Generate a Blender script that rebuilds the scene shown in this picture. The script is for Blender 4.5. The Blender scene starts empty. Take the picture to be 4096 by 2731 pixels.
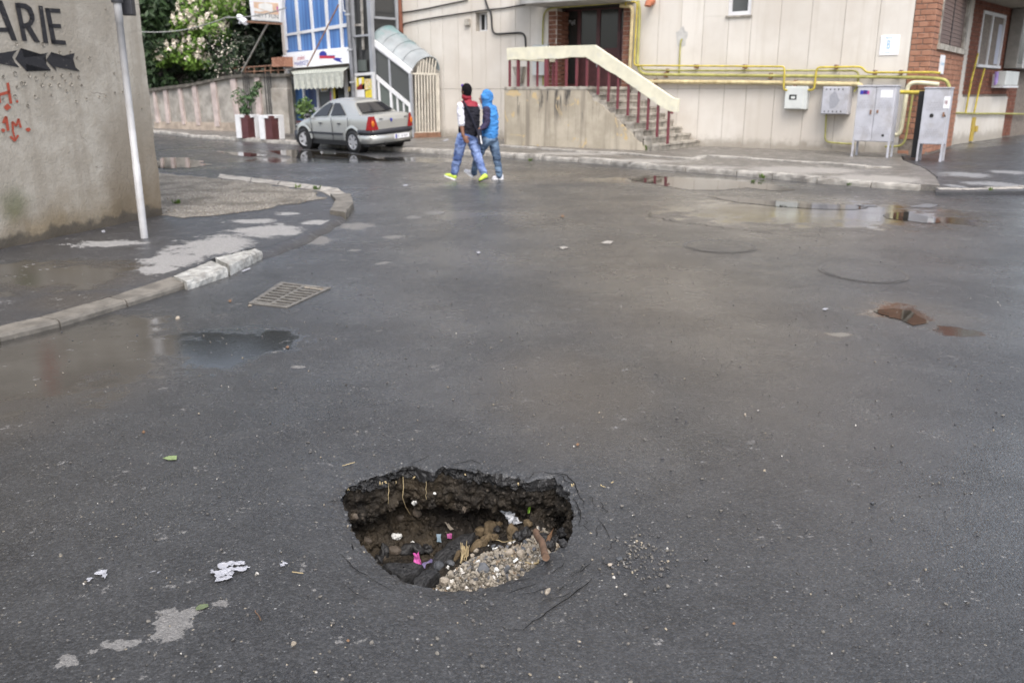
import bpy, bmesh, math, random
import numpy as np
from mathutils import Vector, Matrix, noise as mn

random.seed(7)
rng = np.random.default_rng(7)
SC = bpy.context.scene
COL = SC.collection
R = math.radians
V = Vector

# ------------------------------------------------------------------ camera, sky, sun, exposure
FPX, CX, CY, YH, HC = 3413.0, 2048.0, 1365.5, 366.0, 1.6      # photograph measures (4096 wide), eye height
TH = math.atan((CY - YH) / FPX)
cam_d = bpy.data.cameras.new('camera')
cam = bpy.data.objects.new('camera', cam_d)
COL.objects.link(cam)
cam.location = (0, 0, HC)
cam.rotation_euler = (math.pi / 2 - TH, 0, 0)
cam_d.sensor_width = 36.0
cam_d.lens = FPX / 4096 * 36.0
cam_d.clip_start = 0.05
cam_d.clip_end = 2000
cam_d.dof.use_dof = True
cam_d.dof.focus_distance = 3.3
cam_d.dof.aperture_fstop = 4.0
SC.camera = cam

SUN_EL, SUN_AZ = R(56), R(172)       # azimuth clockwise from +Y: behind the camera
world = bpy.data.worlds.new('World')
SC.world = world
world.use_nodes = True
wn, wl = world.node_tree.nodes, world.node_tree.links
wn.clear()
w_out = wn.new('ShaderNodeOutputWorld')
w_bg = wn.new('ShaderNodeBackground')
w_sky = wn.new('ShaderNodeTexSky')
w_sky.sky_type = 'NISHITA'
w_sky.sun_disc = False
w_sky.sun_elevation = SUN_EL
w_sky.sun_rotation = SUN_AZ
w_sky.air_density = 1.0
w_sky.dust_density = 4.0
w_sky.ozone_density = 1.0
w_hs = wn.new('ShaderNodeHueSaturation')
w_hs.inputs['Saturation'].default_value = 0.55
w_hs.inputs['Value'].default_value = 1.0
wl.new(w_sky.outputs[0], w_hs.inputs['Color'])
wl.new(w_hs.outputs[0], w_bg.inputs['Color'])
w_bg.inputs['Strength'].default_value = 0.15
wl.new(w_bg.outputs[0], w_out.inputs['Surface'])

sun_d = bpy.data.lights.new('sun', 'SUN')
sun_d.energy = 0.6
sun_d.angle = R(35)
sun_d.color = (1.0, 0.96, 0.9)
sun = bpy.data.objects.new('sun', sun_d)
COL.objects.link(sun)
sun.rotation_euler = (math.pi / 2 - SUN_EL, 0, -SUN_AZ + math.pi)
SC.view_settings.view_transform = 'Standard'
SC.view_settings.look = 'None'
SC.view_settings.exposure = 1.18
SC.view_settings.gamma = 1.0
SC.view_settings.use_curve_mapping = False

# ------------------------------------------------------------------ measuring the place from the photograph
def ray(px, py):
    a = (px - CX) / FPX; b = (CY - py) / FPX
    return V((a, math.cos(TH) + b * math.sin(TH), -math.sin(TH) + b * math.cos(TH)))
def G(px, py, z=0.0):                      # where the level z is met
    r = ray(px, py); t = (z - HC) / r.z
    return V((0, 0, HC)) + r * t
def PL(px, py, p0, n):                     # where an upright plane is met
    r = ray(px, py); o = V((0, 0, HC))
    return o + r * ((p0 - o).dot(n) / r.dot(n))
UP = V((0, 0, 1))
ZS, ZL = 0.10, 0.05                        # far pavement and near pavement levels
FA, FB = G(1771, 547, ZS), G(3295, 603, ZS)
FD = (FB - FA).normalized()                # along the apartment facade, towards the right
FN = V((-abs(FD.y), -abs(FD.x), 0)).normalized()   # out of the facade, towards the street
FA0 = V((FA.x, FA.y, 0))
def FP(px, py, off=0.0):
    return PL(px, py, FA + FN * off, FN)
def FU(px, py, off=0.0):
    p = FP(px, py, off)
    return (p - FA).dot(FD), p.z
def FW(u, z, off=0.0):
    p = FA0 + FD * u + FN * off
    return V((p.x, p.y, z))

# ------------------------------------------------------------------ object helpers
class MB:
    def __init__(s):
        s.v, s.f, s.m, s.sm = [], [], [], []
    def add(s, vs, fs, m=0, smooth=False):
        b = len(s.v)
        s.v += [tuple(p) for p in vs]
        s.f += [tuple(b + i for i in f) for f in fs]
        s.m += [m] * len(fs); s.sm += [smooth] * len(fs)
    def hexa(s, p, m=0):                  # p: 4 bottom then 4 top corners
        s.add(p, [(3, 2, 1, 0), (4, 5, 6, 7), (0, 1, 5, 4), (1, 2, 6, 5), (2, 3, 7, 6), (3, 0, 4, 7)], m)
    def box(s, c, size, X=V((1, 0, 0)), Y=V((0, 1, 0)), Z=UP, m=0):
        c = V(c); x, y, z = X * size[0] / 2, Y * size[1] / 2, Z * size[2] / 2
        s.hexa([c - x - y - z, c + x - y - z, c + x + y - z, c - x + y - z, c - x - y + z, c + x - y + z, c + x + y + z, c - x + y + z], m)
    def fbox(s, u0, u1, z0, z1, o0, o1, m=0):   # box in facade coordinates
        s.hexa([FW(u0, z0, o0), FW(u1, z0, o0), FW(u1, z0, o1), FW(u0, z0, o1), FW(u0, z1, o0), FW(u1, z1, o0), FW(u1, z1, o1), FW(u0, z1, o1)], m)
    def prism(s, poly, vec, m=0):
        n = len(poly); vec = V(vec)
        a = [V(p) for p in poly]; b = [p + vec for p in a]
        s.add(a + b, [tuple(range(n - 1, -1, -1)), tuple(range(n, 2 * n))] + [(i, (i + 1) % n, n + (i + 1) % n, n + i) for i in range(n)], m)
    def poly(s, pts, m=0):
        s.add(pts, [tuple(range(len(pts)))], m)
    def beam(s, a, b, w, h, up=UP, m=0):
        a, b = V(a), V(b); d = (b - a)
        L = d.length; d.normalize()
        y = up.cross(d)
        if y.length < 1e-4: y = V((1, 0, 0)).cross(d)
        y.normalize(); z = d.cross(y)
        s.box((a + b) / 2, (L, w, h), d, y, z, m)
    def tube(s, pts, r, n=8, m=0, cap=True, smooth=True):
        pts = [V(p) for p in pts]; k = len(pts)
        rr = r if isinstance(r, (list, tuple)) else [r] * k
        vs, fs = [], []
        prev = None
        for i, p in enumerate(pts):
            t = (pts[min(i + 1, k - 1)] - pts[max(i - 1, 0)]).normalized()
            if prev is None:
                ref = UP if abs(t.z) < .9 else V((1, 0, 0))
                x = ref.cross(t).normalized()
            else:
                x = (prev - t * prev.dot(t)).normalized()
            prev = x; y = t.cross(x)
            for j in range(n):
                a = 2 * math.pi * j / n
                vs.append(p + (x * math.cos(a) + y * math.sin(a)) * rr[i])
        for i in range(k - 1):
            for j in range(n):
                fs.append((i * n + j, i * n + (j + 1) % n, (i + 1) * n + (j + 1) % n, (i + 1) * n + j))
        s.add(vs, fs, m, smooth)
        if cap:
            s.add([vs[j] for j in range(n)], [tuple(range(n - 1, -1, -1))], m)
            s.add([vs[(k - 1) * n + j] for j in range(n)], [tuple(range(n))], m)
    def loft(s, secs, n=12, m=0):         # secs: centre, X axis, Y axis (both scaled); closed smooth body
        vs, fs = [], []
        for c, x, y in secs:
            for j in range(n):
                a = 2 * math.pi * j / n
                vs.append(V(c) + V(x) * math.cos(a) + V(y) * math.sin(a))
        for i in range(len(secs) - 1):
            for j in range(n):
                fs.append((i * n + j, i * n + (j + 1) % n, (i + 1) * n + (j + 1) % n, (i + 1) * n + j))
        b = len(vs)
        vs += [V(secs[0][0]), V(secs[-1][0])]
        for j in range(n):
            fs.append((b, (j + 1) % n, j))
            fs.append((b + 1, (len(secs) - 1) * n + j, (len(secs) - 1) * n + (j + 1) % n))
        s.add(vs, fs, m, True)
    def ell(s, c, rx, ry, rz, X=V((1, 0, 0)), Y=V((0, 1, 0)), Z=UP, n=12, k=8, m=0):
        secs = []
        for i in range(1, k):
            a = math.pi * i / k
            secs.append((V(c) - V(Z) * rz * math.cos(a), V(X) * rx * math.sin(a), V(Y) * ry * math.sin(a)))
        s.loft([(V(c) - V(Z) * rz * .985, V(X) * rx * .17, V(Y) * ry * .17)] + secs + [(V(c) + V(Z) * rz * .985, V(X) * rx * .17, V(Y) * ry * .17)], n, m)
    def grid(s, P, m=0, wrap=False, smooth=True, flip=False):
        nr, nc = len(P), len(P[0]); b = [p for row in P for p in row]
        fs = []
        for i in range(nr - 1):
            for j in range(nc if wrap else nc - 1):
                q = (i * nc + j, i * nc + (j + 1) % nc, (i + 1) * nc + (j + 1) % nc, (i + 1) * nc + j)
                fs.append(q[::-1] if flip else q)
        s.add(b, fs, m, smooth)
    def mesh(s, name, mats):
        me = bpy.data.meshes.new(name)
        me.from_pydata(s.v, [], s.f)
        for mt in (mats if isinstance(mats, (list, tuple)) else [mats]):
            me.materials.append(mt)
        me.polygons.foreach_set('material_index', s.m)
        me.polygons.foreach_set('use_smooth', s.sm)
        me.update()
        return me
    def build(s, name, mats, parent=None, bevel=0.0, fix=True):
        me = s.mesh(name, mats)
        if fix and len(me.polygons) < 60000:
            bm = bmesh.new(); bm.from_mesh(me)
            bmesh.ops.recalc_face_normals(bm, faces=bm.faces)
            bm.to_mesh(me); bm.free()
        return link(name, me, parent, bevel)

def link(name, me, parent=None, bevel=0.0):
    o = bpy.data.objects.new(name, me)
    COL.objects.link(o)
    if parent is not None: attach(o, parent)
    if bevel:
        b = o.modifiers.new('bevel', 'BEVEL'); b.width = bevel; b.segments = 2; b.limit_method = 'ANGLE'; b.angle_limit = R(40)
    return o
WORLD = {}
def attach(o, parent):
    o.parent = parent
    o.matrix_parent_inverse = WORLD[parent.name].inverted() if parent.name in WORLD else Matrix.Identity(4)
def tag(o, label=None, cat=None, group=None, kind=None):
    if label: o['label'] = label
    if cat: o['category'] = cat
    if group: o['group'] = group
    if kind: o['kind'] = kind
    return o
def thing(name, label, cat, loc, group=None):
    o = bpy.data.objects.new(name, None)
    o.empty_display_size = .2
    COL.objects.link(o)
    o.location = loc
    WORLD[o.name] = Matrix.Translation(V(loc))
    return tag(o, label, cat, group)
def text_on(s, name, mt, parent, c, X, Z, width, height, off=V((0, 0, 0)), shear=0.0):
    cu = bpy.data.curves.new('lettering', 'FONT'); cu.body = s; cu.align_x = 'CENTER'; cu.align_y = 'CENTER'; cu.shear = shear
    cu.resolution_u = 3
    ob = bpy.data.objects.new('lettering', cu); COL.objects.link(ob)
    dg = bpy.context.evaluated_depsgraph_get()
    me = bpy.data.meshes.new_from_object(ob.evaluated_get(dg))
    bpy.data.objects.remove(ob)
    xs = [v.co.x for v in me.vertices]; ys = [v.co.y for v in me.vertices]
    cx, cy = (max(xs) + min(xs)) / 2, (max(ys) + min(ys)) / 2
    sx, sy = width / (max(xs) - min(xs)), height / (max(ys) - min(ys))
    for v in me.vertices:
        v.co = V(c) + X * (v.co.x - cx) * sx + Z * (v.co.y - cy) * sy + off
    me.materials.clear(); me.materials.append(mt)
    return link(name, me, parent)
def rect_minus(r, h):                     # rectangles (u0,u1,z0,z1): r without h
    u0, u1, z0, z1 = r; a, b, c, d = h
    if a >= u1 or b <= u0 or c >= z1 or d <= z0: return [r]
    out = []
    if c > z0: out.append((u0, u1, z0, c))
    if d < z1: out.append((u0, u1, d, z1))
    if a > u0: out.append((u0, a, max(z0, c), min(z1, d)))
    if b < u1: out.append((b, u1, max(z0, c), min(z1, d)))
    return out
def rough_line(pts, step, amp, closed=False, seed=0):   # a line with an uneven, broken course
    out = []; n = len(pts)
    for i in range(n if closed else n - 1):
        a, b = V(pts[i]), V(pts[(i + 1) % n]); L = (b - a).length; k = max(1, int(L / step))
        t = (b - a).normalized(); s = V((-t.y, t.x, 0))
        for j in range(k):
            p = a.lerp(b, j / k)
            w = mn.fractal(V((p.x * .9 / step * .25 + seed * 7.1, p.y * .9 / step * .25, p.z + seed)), .8, 2.2, 4)
            out.append(p + s * amp * w)
    if not closed: out.append(V(pts[-1]))
    return out
def sheet(name, pts, mt, parent=None, thick=0.0, kind=None):
    me = bpy.data.meshes.new(name); bm = bmesh.new()
    vs = [bm.verts.new(p) for p in pts]
    f = bm.faces.new(vs)
    if f.normal.z < 0: f.normal_flip()
    bm.normal_update()
    if f.normal.z < 0: f.normal_flip()
    if thick:
        ret = bmesh.ops.extrude_face_region(bm, geom=[f])
        for v in [g for g in ret['geom'] if isinstance(g, bmesh.types.BMVert)]: v.co.z += 0
        for v in vs: v.co.z -= thick
    bmesh.ops.triangulate(bm, faces=[q for q in bm.faces if len(q.verts) > 4])
    bmesh.ops.recalc_face_normals(bm, faces=bm.faces)
    if not thick:
        for q in bm.faces:
            if q.normal.z < 0: q.normal_flip()
    bm.to_mesh(me); bm.free()
    me.materials.append(mt)
    o = link(name, me, parent)
    if kind: o['kind'] = kind
    return o
# ------------------------------------------------------------------ materials
class NT:
    def __init__(s, name):
        s.mat = bpy.data.materials.new(name); s.mat.use_nodes = True
        s.t = s.mat.node_tree; s.t.nodes.clear()
        s.out = s.t.nodes.new('ShaderNodeOutputMaterial')
        s.b = s.t.nodes.new('ShaderNodeBsdfPrincipled')
        s.t.links.new(s.b.outputs[0], s.out.inputs[0])
        s.geo = s.t.nodes.new('ShaderNodeNewGeometry')
        s.pos = s.geo.outputs['Position']
    def new(s, k): return s.t.nodes.new(k)
    def put(s, sock, v):
        if isinstance(v, bpy.types.NodeSocket): s.t.links.new(v, sock)
        elif isinstance(v, (tuple, list)) and len(v) == 3 and sock.type == 'RGBA': sock.default_value = (*v, 1)
        else: sock.default_value = v
    def set(s, **k):
        for a, v in k.items(): s.put(s.b.inputs[a.replace('_', ' ')], v)
    def noise(s, scale, detail=4, rough=.55, vec=None, dist=0.0):
        n = s.new('ShaderNodeTexNoise'); s.put(n.inputs['Vector'], vec or s.pos)
        n.inputs['Scale'].default_value = scale; n.inputs['Detail'].default_value = detail
        n.inputs['Roughness'].default_value = rough; n.inputs['Distortion'].default_value = dist
        return n.outputs[0]
    def noisec(s, scale, detail=3, vec=None):
        n = s.new('ShaderNodeTexNoise'); s.put(n.inputs['Vector'], vec or s.pos)
        n.inputs['Scale'].default_value = scale; n.inputs['Detail'].default_value = detail
        return n.outputs[1]
    def voro(s, scale, vec=None, feat='F1', rnd=1.0):
        n = s.new('ShaderNodeTexVoronoi'); n.feature = feat; s.put(n.inputs['Vector'], vec or s.pos)
        n.inputs['Scale'].default_value = scale; n.inputs['Randomness'].default_value = rnd
        return n.outputs
    def scale(s, v, vec=None):
        n = s.new('ShaderNodeMapping'); s.put(n.inputs['Vector'], vec or s.pos); n.inputs['Scale'].default_value = v
        return n.outputs[0]
    def ramp(s, f, stops, interp='LINEAR'):
        n = s.new('ShaderNodeValToRGB'); s.put(n.inputs[0], f); r = n.color_ramp; r.interpolation = interp
        while len(r.elements) < len(stops): r.elements.new(.5)
        for e, (p, c) in zip(r.elements, stops):
            e.position = p; e.color = (*c, 1) if isinstance(c, (tuple, list)) else (c, c, c, 1)
        return n.outputs[0]
    def mix(s, f, a, b, mode='MIX'):
        n = s.new('ShaderNodeMix'); n.data_type = 'RGBA'; n.blend_type = mode
        s.put(n.inputs[0], f); s.put(n.inputs[6], a); s.put(n.inputs[7], b)
        return n.outputs[2]
    def mixf(s, f, a, b):
        n = s.new('ShaderNodeMix'); n.data_type = 'FLOAT'
        s.put(n.inputs[0], f); s.put(n.inputs[2], a); s.put(n.inputs[3], b)
        return n.outputs[0]
    def math(s, op, a, b=0.0, clamp=False):
        n = s.new('ShaderNodeMath'); n.operation = op; n.use_clamp = clamp
        s.put(n.inputs[0], a); s.put(n.inputs[1], b)
        return n.outputs[0]
    def step(s, f, lo, hi):
        n = s.new('ShaderNodeMapRange'); n.interpolation_type = 'SMOOTHSTEP'
        s.put(n.inputs[0], f); n.inputs[1].default_value = lo; n.inputs[2].default_value = hi
        return n.outputs[0]
    def bump(s, h, strength=.5, dist=.01, normal=None):
        n = s.new('ShaderNodeBump'); s.put(n.inputs['Height'], h)
        s.put(n.inputs['Strength'], strength); n.inputs['Distance'].default_value = dist
        if normal is not None: s.put(n.inputs['Normal'], normal)
        return n.outputs[0]
    def sep(s):
        n = s.new('ShaderNodeSeparateXYZ'); s.put(n.inputs[0], s.pos); return n.outputs
    def blobs(s, lst, vec):               # lst: (x, y, rx, ry, angle): 1 in the middle, 0 at the rim
        acc = None
        for x, y, rx, ry, a in lst:
            m = s.new('ShaderNodeMapping'); m.vector_type = 'TEXTURE'; s.put(m.inputs['Vector'], vec)
            m.inputs['Location'].default_value = (x, y, 0); m.inputs['Rotation'].default_value = (0, 0, a)
            m.inputs['Scale'].default_value = (rx, ry, 50)
            g = s.new('ShaderNodeTexGradient'); g.gradient_type = 'SPHERICAL'; s.put(g.inputs[0], m.outputs[0])
            acc = g.outputs[1] if acc is None else s.math('MAXIMUM', acc, g.outputs[1])
        return acc
    def warp(s, scale, amt, detail=4):
        c = s.noisec(scale, detail)
        n = s.new('ShaderNodeVectorMath'); n.operation = 'SUBTRACT'; s.put(n.inputs[0], c); n.inputs[1].default_value = (.5, .5, .5)
        k = s.new('ShaderNodeVectorMath'); k.operation = 'SCALE'; s.put(k.inputs[0], n.outputs[0]); k.inputs['Scale'].default_value = amt
        a = s.new('ShaderNodeVectorMath'); a.operation = 'ADD'; s.put(a.inputs[0], s.pos); s.put(a.inputs[1], k.outputs[0])
        return a.outputs[0]
def blobpx(lst, z=0.0):
    out = []
    for cx, cy, hw, hh, *rot in lst:
        c = G(cx, cy, z); rx = (G(cx + hw, cy, z) - c).length; ry = (G(cx, cy - hh, z) - G(cx, cy + hh, z)).length / 2
        out.append((c.x, c.y, rx, ry, R(rot[0]) if rot else 0.0))
    return out

def simple(name, col, rough=.6, var=.25, vscale=6.0, bump=0.0, bscale=60.0, metal=0.0, spec=.5, dirt=0.0, dirtcol=(.12, .1, .08)):
    t = NT(name)
    n = t.noise(vscale, 5)
    c = t.mix(t.step(n, .3, .7), tuple(x * (1 - var) for x in col), tuple(min(1, x * (1 + var)) for x in col))
    if dirt:
        d = t.step(t.noise(vscale * .6, 6, .7), .62 - dirt * .3, .75)
        c = t.mix(t.math('MULTIPLY', d, .8), c, dirtcol)
    t.set(Base_Color=c, Roughness=rough, Metallic=metal, Specular_IOR_Level=spec)
    if bump: t.set(Normal=t.bump(t.noise(bscale, 4), .6, bump))
    return t.mat

def asphalt_mat(name, dark, light, dry=None, wet=None, silt=None, z=0.0, drycol=(.17, .165, .16), rough0=.34, speck=1.0, film_w=.95):
    t = NT(name)
    big = t.noise(.5, 5, .6)
    mid = t.noise(4.0, 5, .6)
    col = t.mix(t.step(mid, .3, .75), dark, light)
    col = t.mix(t.math('MULTIPLY', t.step(big, .45, .7), .35), col, tuple(x * 1.5 for x in light))
    v1 = t.voro(120.0); v2 = t.voro(52.0); v3 = t.voro(260.0)
    s1 = t.new('ShaderNodeSeparateColor'); t.put(s1.inputs[0], v1[1])
    col = t.mix(t.math('MULTIPLY', t.step(s1.outputs[0], .3, .95), .5), col, tuple(x * 2.2 for x in light))
    col = t.mix(t.math('MULTIPLY', t.step(s1.outputs[2], .55, .95), .32), col, tuple(x * .5 for x in dark))
    sp = t.math('MULTIPLY', t.step(s1.outputs[1], .93, .97), t.math('LESS_THAN', v1[0], .42))
    col = t.mix(t.math('MULTIPLY', sp, .38 * speck), col, t.mix(s1.outputs[2], (.30, .27, .22), (.24, .25, .26)))
    s2 = t.new('ShaderNodeSeparateColor'); t.put(s2.inputs[0], v2[1])
    sp2 = t.math('MULTIPLY', t.step(s2.outputs[1], .955, .975), t.math('LESS_THAN', v2[0], .24))
    col = t.mix(t.math('MULTIPLY', sp2, .5 * speck), col, t.mix(s2.outputs[2], (.42, .36, .27), (.38, .39, .40)))
    rough = t.mixf(t.step(big, .35, .65), rough0 - .10, rough0 + .12)
    bstr = .5
    fine = t.warp(9.0, .05); wide = t.warp(2.2, .35, 6)
    if silt:
        m = t.math('MULTIPLY', t.step(t.math('ADD', t.blobs(silt, wide), t.math('MULTIPLY', t.math('SUBTRACT', big, .5), .8)), .1, .8), .55)
        col = t.mix(m, col, t.mix(mid, (.050, .041, .031), (.075, .062, .048)))
    if wet:
        w = t.step(t.math('ADD', t.blobs(wet, wide), t.math('MULTIPLY', t.math('SUBTRACT', t.noise(2.4, 8, .72), .5), 1.9)), .24, .58)
        col = t.mix(w, col, t.mix(.5, col, (.018, .016, .013)))
        rough = t.mixf(w, rough, .10)
        bstr = t.mixf(w, .5, .035)
    if dry:
        a = t.math('ADD', t.blobs(dry, t.warp(5.0, .25, 8)), t.math('ADD', t.math('MULTIPLY', t.math('SUBTRACT', t.noise(5.0, 8, .75), .5), 1.9), t.math('MULTIPLY', t.math('SUBTRACT', t.noise(24.0, 6, .7), .5), 1.2)))
        d = t.step(a, .28, .36)
        col = t.mix(t.math('MULTIPLY', d, .85), col, t.mix(s1.outputs[0], tuple(x * .8 for x in drycol), tuple(x * 1.2 for x in drycol)))
        rough = t.mixf(d, rough, .8)
    h = t.math('ADD', t.math('MULTIPLY', v1[0], -1.0), t.math('ADD', t.math('MULTIPLY', v3[0], -.5), t.math('MULTIPLY', t.noise(30.0, 3), .8)))
    h = t.math('ADD', h, t.math('MULTIPLY', t.noise(75.0, 2), 1.5))
    film = t.mixf(t.step(t.noise(.8, 6, .62), .36, .62), .3, film_w)
    cb, cr = t.mixf(t.step(big, .35, .65), .25, .6), t.mixf(mid, .18, .34)
    if wet: cb, cr = t.mixf(w, cb, .02), t.mixf(w, cr, .05)
    if dry: film = t.mixf(d, film, 0.0)
    t.set(Coat_Weight=film, Coat_Roughness=cr, Coat_IOR=1.33, Coat_Normal=t.bump(h, cb, .006),
          Base_Color=col, Roughness=rough, Specular_IOR_Level=.5, Normal=t.bump(h, bstr, .006))
    return t.mat

# plaster of the near left building: grey-beige roughcast, warmer and darker damp foot, moss, stains
def plaster_mat():
    t = NT('old_plaster')
    x, y, z = t.sep()
    n1 = t.noise(1.3, 6, .65); n2 = t.noise(9.0, 6, .65); n3 = t.noise(38.0, 4)
    col = t.mix(t.step(n1, .35, .68), (.33, .30, .255), (.45, .42, .37))
    col = t.mix(t.math('MULTIPLY', t.step(n2, .46, .68), .6), col, (.33, .30, .25))
    st = t.noise(1.0, 5, .6, vec=t.scale((3.5, 3.5, .35)))
    col = t.mix(t.math('MULTIPLY', t.step(st, .48, .66), .6), col, (.29, .26, .215))
    damp = t.step(t.math('ADD', z, t.math('MULTIPLY', t.noise(1.6, 5, .6), -1.1)), .15, -.55)
    col = t.mix(t.math('MULTIPLY', damp, .9), col, (.21, .165, .105))
    corner = t.blobs([(WL1.x - .12, WL1.y - .35, .75, .75, 0)], t.warp(2.0, .35))
    lowm = t.step(z, 1.9, .3)
    col = t.mix(t.math('MULTIPLY', t.math('MULTIPLY', t.step(corner, .0, .5), lowm), .7), col, (.15, .115, .075))
    moss = t.new('ShaderNodeVectorMath'); moss.operation = 'DISTANCE'; t.put(moss.inputs[0], t.warp(4.0, .25)); moss.inputs[1].default_value = tuple(PL(60, 815, WL0, WLN))
    col = t.mix(t.math('MULTIPLY', t.step(moss.outputs['Value'], .28, .05), .6), col, (.07, .085, .025))
    foot = t.step(t.math('ADD', z, t.math('MULTIPLY', t.noise(5.0, 5), -.3)), .06, -.02)
    col = t.mix(t.math('MULTIPLY', foot, .75), col, (.06, .055, .05))
    vc = t.voro(1.1, vec=t.warp(3.0, .35), feat='DISTANCE_TO_EDGE')
    crack = t.math('MULTIPLY', t.step(vc[0], .006, .0), t.step(n1, .5, .6))
    col = t.mix(t.math('MULTIPLY', crack, .6), col, (.08, .07, .06))
    h = t.math('ADD', t.math('MULTIPLY', n3, .6), t.math('ADD', t.math('MULTIPLY', t.noise(160.0, 3), .3), t.math('MULTIPLY', n2, 1.2)))
    t.set(Base_Color=col, Roughness=.85, Specular_IOR_Level=.25, Normal=t.bump(h, .55, .018))
    return t.mat
def wall_paint(name, col, wear=.35):
    t = NT(name)
    w = t.step(t.noise(24.0, 6, .75), .58, .72)
    t.set(Base_Color=t.mix(t.math('MULTIPLY', w, wear), col, (.28, .26, .23)), Roughness=.75, Specular_IOR_Level=.3)
    return t.mat
def facade_mat():
    t = NT('facade_concrete')
    x, y, z = t.sep()
    n1 = t.noise(.5, 5, .6); n2 = t.noise(5.0, 6, .65)
    col = t.mix(t.step(n1, .35, .68), (.565, .52, .46), (.68, .645, .59))
    st = t.noise(1.0, 5, .6, vec=t.scale((5, 5, .35)))
    col = t.mix(t.math('MULTIPLY', t.step(st, .5, .75), .35), col, (.46, .41, .34))
    col = t.mix(t.math('MULTIPLY', t.step(n2, .55, .85), .3), col, (.48, .45, .41))
    low = t.step(t.math('ADD', z, t.math('MULTIPLY', n2, -.5)), .2, -.12)
    col = t.mix(t.math('MULTIPLY', low, .7), col, (.20, .17, .13))
    band = t.math('MULTIPLY', t.step(z, 1.2, 1.6), t.step(z, 2.0, 1.75))
    col = t.mix(t.math('MULTIPLY', t.math('MULTIPLY', band, t.step(n1, .3, .6)), .25), col, (.40, .37, .34))
    oi = t.new('ShaderNodeObjectInfo')
    col = t.mix(t.math('MULTIPLY', oi.outputs['Random'], .28), col, (.50, .465, .415))
    t.set(Base_Color=col, Roughness=.85, Specular_IOR_Level=.25, Normal=t.bump(t.noise(45.0, 4), .4, .008))
    return t.mat
def stair_plaster_mat():
    t = NT('stained_plaster')
    x, y, z = t.sep()
    n2 = t.noise(6.0, 6, .65)
    col = t.mix(t.step(t.noise(1.3, 5, .6), .35, .65), (.34, .30, .235), (.46, .41, .33))
    st = t.noise(1.0, 5, .6, vec=t.scale((4.5, 4.5, .3)))
    col = t.mix(t.step(st, .50, .70), col, (.235, .205, .165))
    st2 = t.noise(2.2, 5, .65, vec=t.scale((2.2, 2.2, .2)))
    col = t.mix(t.math('MULTIPLY', t.step(st2, .55, .62), t.step(z, .5, 1.5)), col, (.07, .065, .06))
    pl = t.noise(1.6, 5, .6, dist=1.0)
    col = t.mix(t.step(pl, .60, .64), col, (.50, .385, .22))
    top = t.step(t.math('ADD', z, t.math('MULTIPLY', n2, .15)), 1.66, 1.78)
    col = t.mix(t.math('MULTIPLY', top, .6), col, (.25, .23, .21))
    t.set(Base_Color=col, Roughness=.85, Specular_IOR_Level=.25, Normal=t.bump(n2, .5, .02))
    return t.mat
def brick_mat(name, a, b):
    t = NT(name)
    oi = t.new('ShaderNodeObjectInfo')
    rnd = t.math('FRACT', t.math('ADD', oi.outputs['Random'], t.math('MULTIPLY', t.noise(3.5, 2), 2.0)))
    col = t.mix(rnd, a, b)
    col = t.mix(t.math('MULTIPLY', t.step(t.noise(40.0, 5, .7), .5, .8), .4), col, tuple(x * .6 for x in a))
    t.set(Base_Color=col, Roughness=.85, Specular_IOR_Level=.25, Normal=t.bump(t.noise(80.0, 4), .5, .006))
    return t.mat
def glass_mat(name, col, rough=.04):
    t = NT(name)
    t.set(Base_Color=col, Roughness=rough, Specular_IOR_Level=.6)
    return t.mat
def curtain_mat(name, a, b, sx):
    t = NT(name)
    n = t.noise(1.0, 3, .5, vec=t.scale((sx, sx, .15)))
    t.set(Base_Color=t.mix(t.step(n, .35, .65), a, b), Roughness=.35, Specular_IOR_Level=.5)
    return t.mat
def leaf_mat(name, a, b, rough=.5):
    t = NT(name)
    n = t.math('ADD', t.math('MULTIPLY', t.noise(.9, 3), .6), t.math('MULTIPLY', t.noise(9.0, 2), .4))
    t.set(Base_Color=t.mix(t.step(n, .35, .65), a, b), Roughness=rough, Specular_IOR_Level=.35)
    t.b.inputs['Subsurface Weight'].default_value = 0.0
    return t.mat
def soil_mat():
    t = NT('dark_soil')
    n = t.noise(14.0, 6, .65); n2 = t.noise(3.5, 4)
    v = t.voro(55.0); s1 = t.new('ShaderNodeSeparateColor'); t.put(s1.inputs[0], v[1])
    col = t.mix(t.step(n, .35, .7), (.011, .0088, .0066), (.027, .0215, .016))
    col = t.mix(t.math('MULTIPLY', t.step(n2, .45, .7), .5), col, (.062, .046, .027))
    col = t.mix(t.math('MULTIPLY', t.math('MULTIPLY', t.step(s1.outputs[0], .85, .95), t.math('LESS_THAN', v[0], .4)), .6), col, (.12, .10, .08))
    h = t.math('ADD', n, t.math('MULTIPLY', v[0], -.6))
    t.set(Base_Color=col, Roughness=.75, Specular_IOR_Level=.3, Normal=t.bump(h, .9, .015))
    return t.mat
def gravel_mat(name, a, b, scale=70.0, patch=0.0):
    t = NT(name)
    v = t.voro(scale); s1 = t.new('ShaderNodeSeparateColor'); t.put(s1.inputs[0], v[1])
    col = t.mix(s1.outputs[0], a, b)
    col = t.mix(t.step(v[0], .35, .7), col, tuple(x * .45 for x in a))
    col = t.mix(t.step(s1.outputs[1], .92, .96), col, (.5, .48, .45))
    col = t.mix(t.math('MULTIPLY', t.step(t.noise(1.4, 6, .65), .45, .62), patch), col, tuple(x * .45 for x in a))
    t.set(Base_Color=col, Roughness=.8, Specular_IOR_Level=.3, Normal=t.bump(t.math('MULTIPLY', v[0], -1.0), .8, .6 / scale))
    return t.mat
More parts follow.
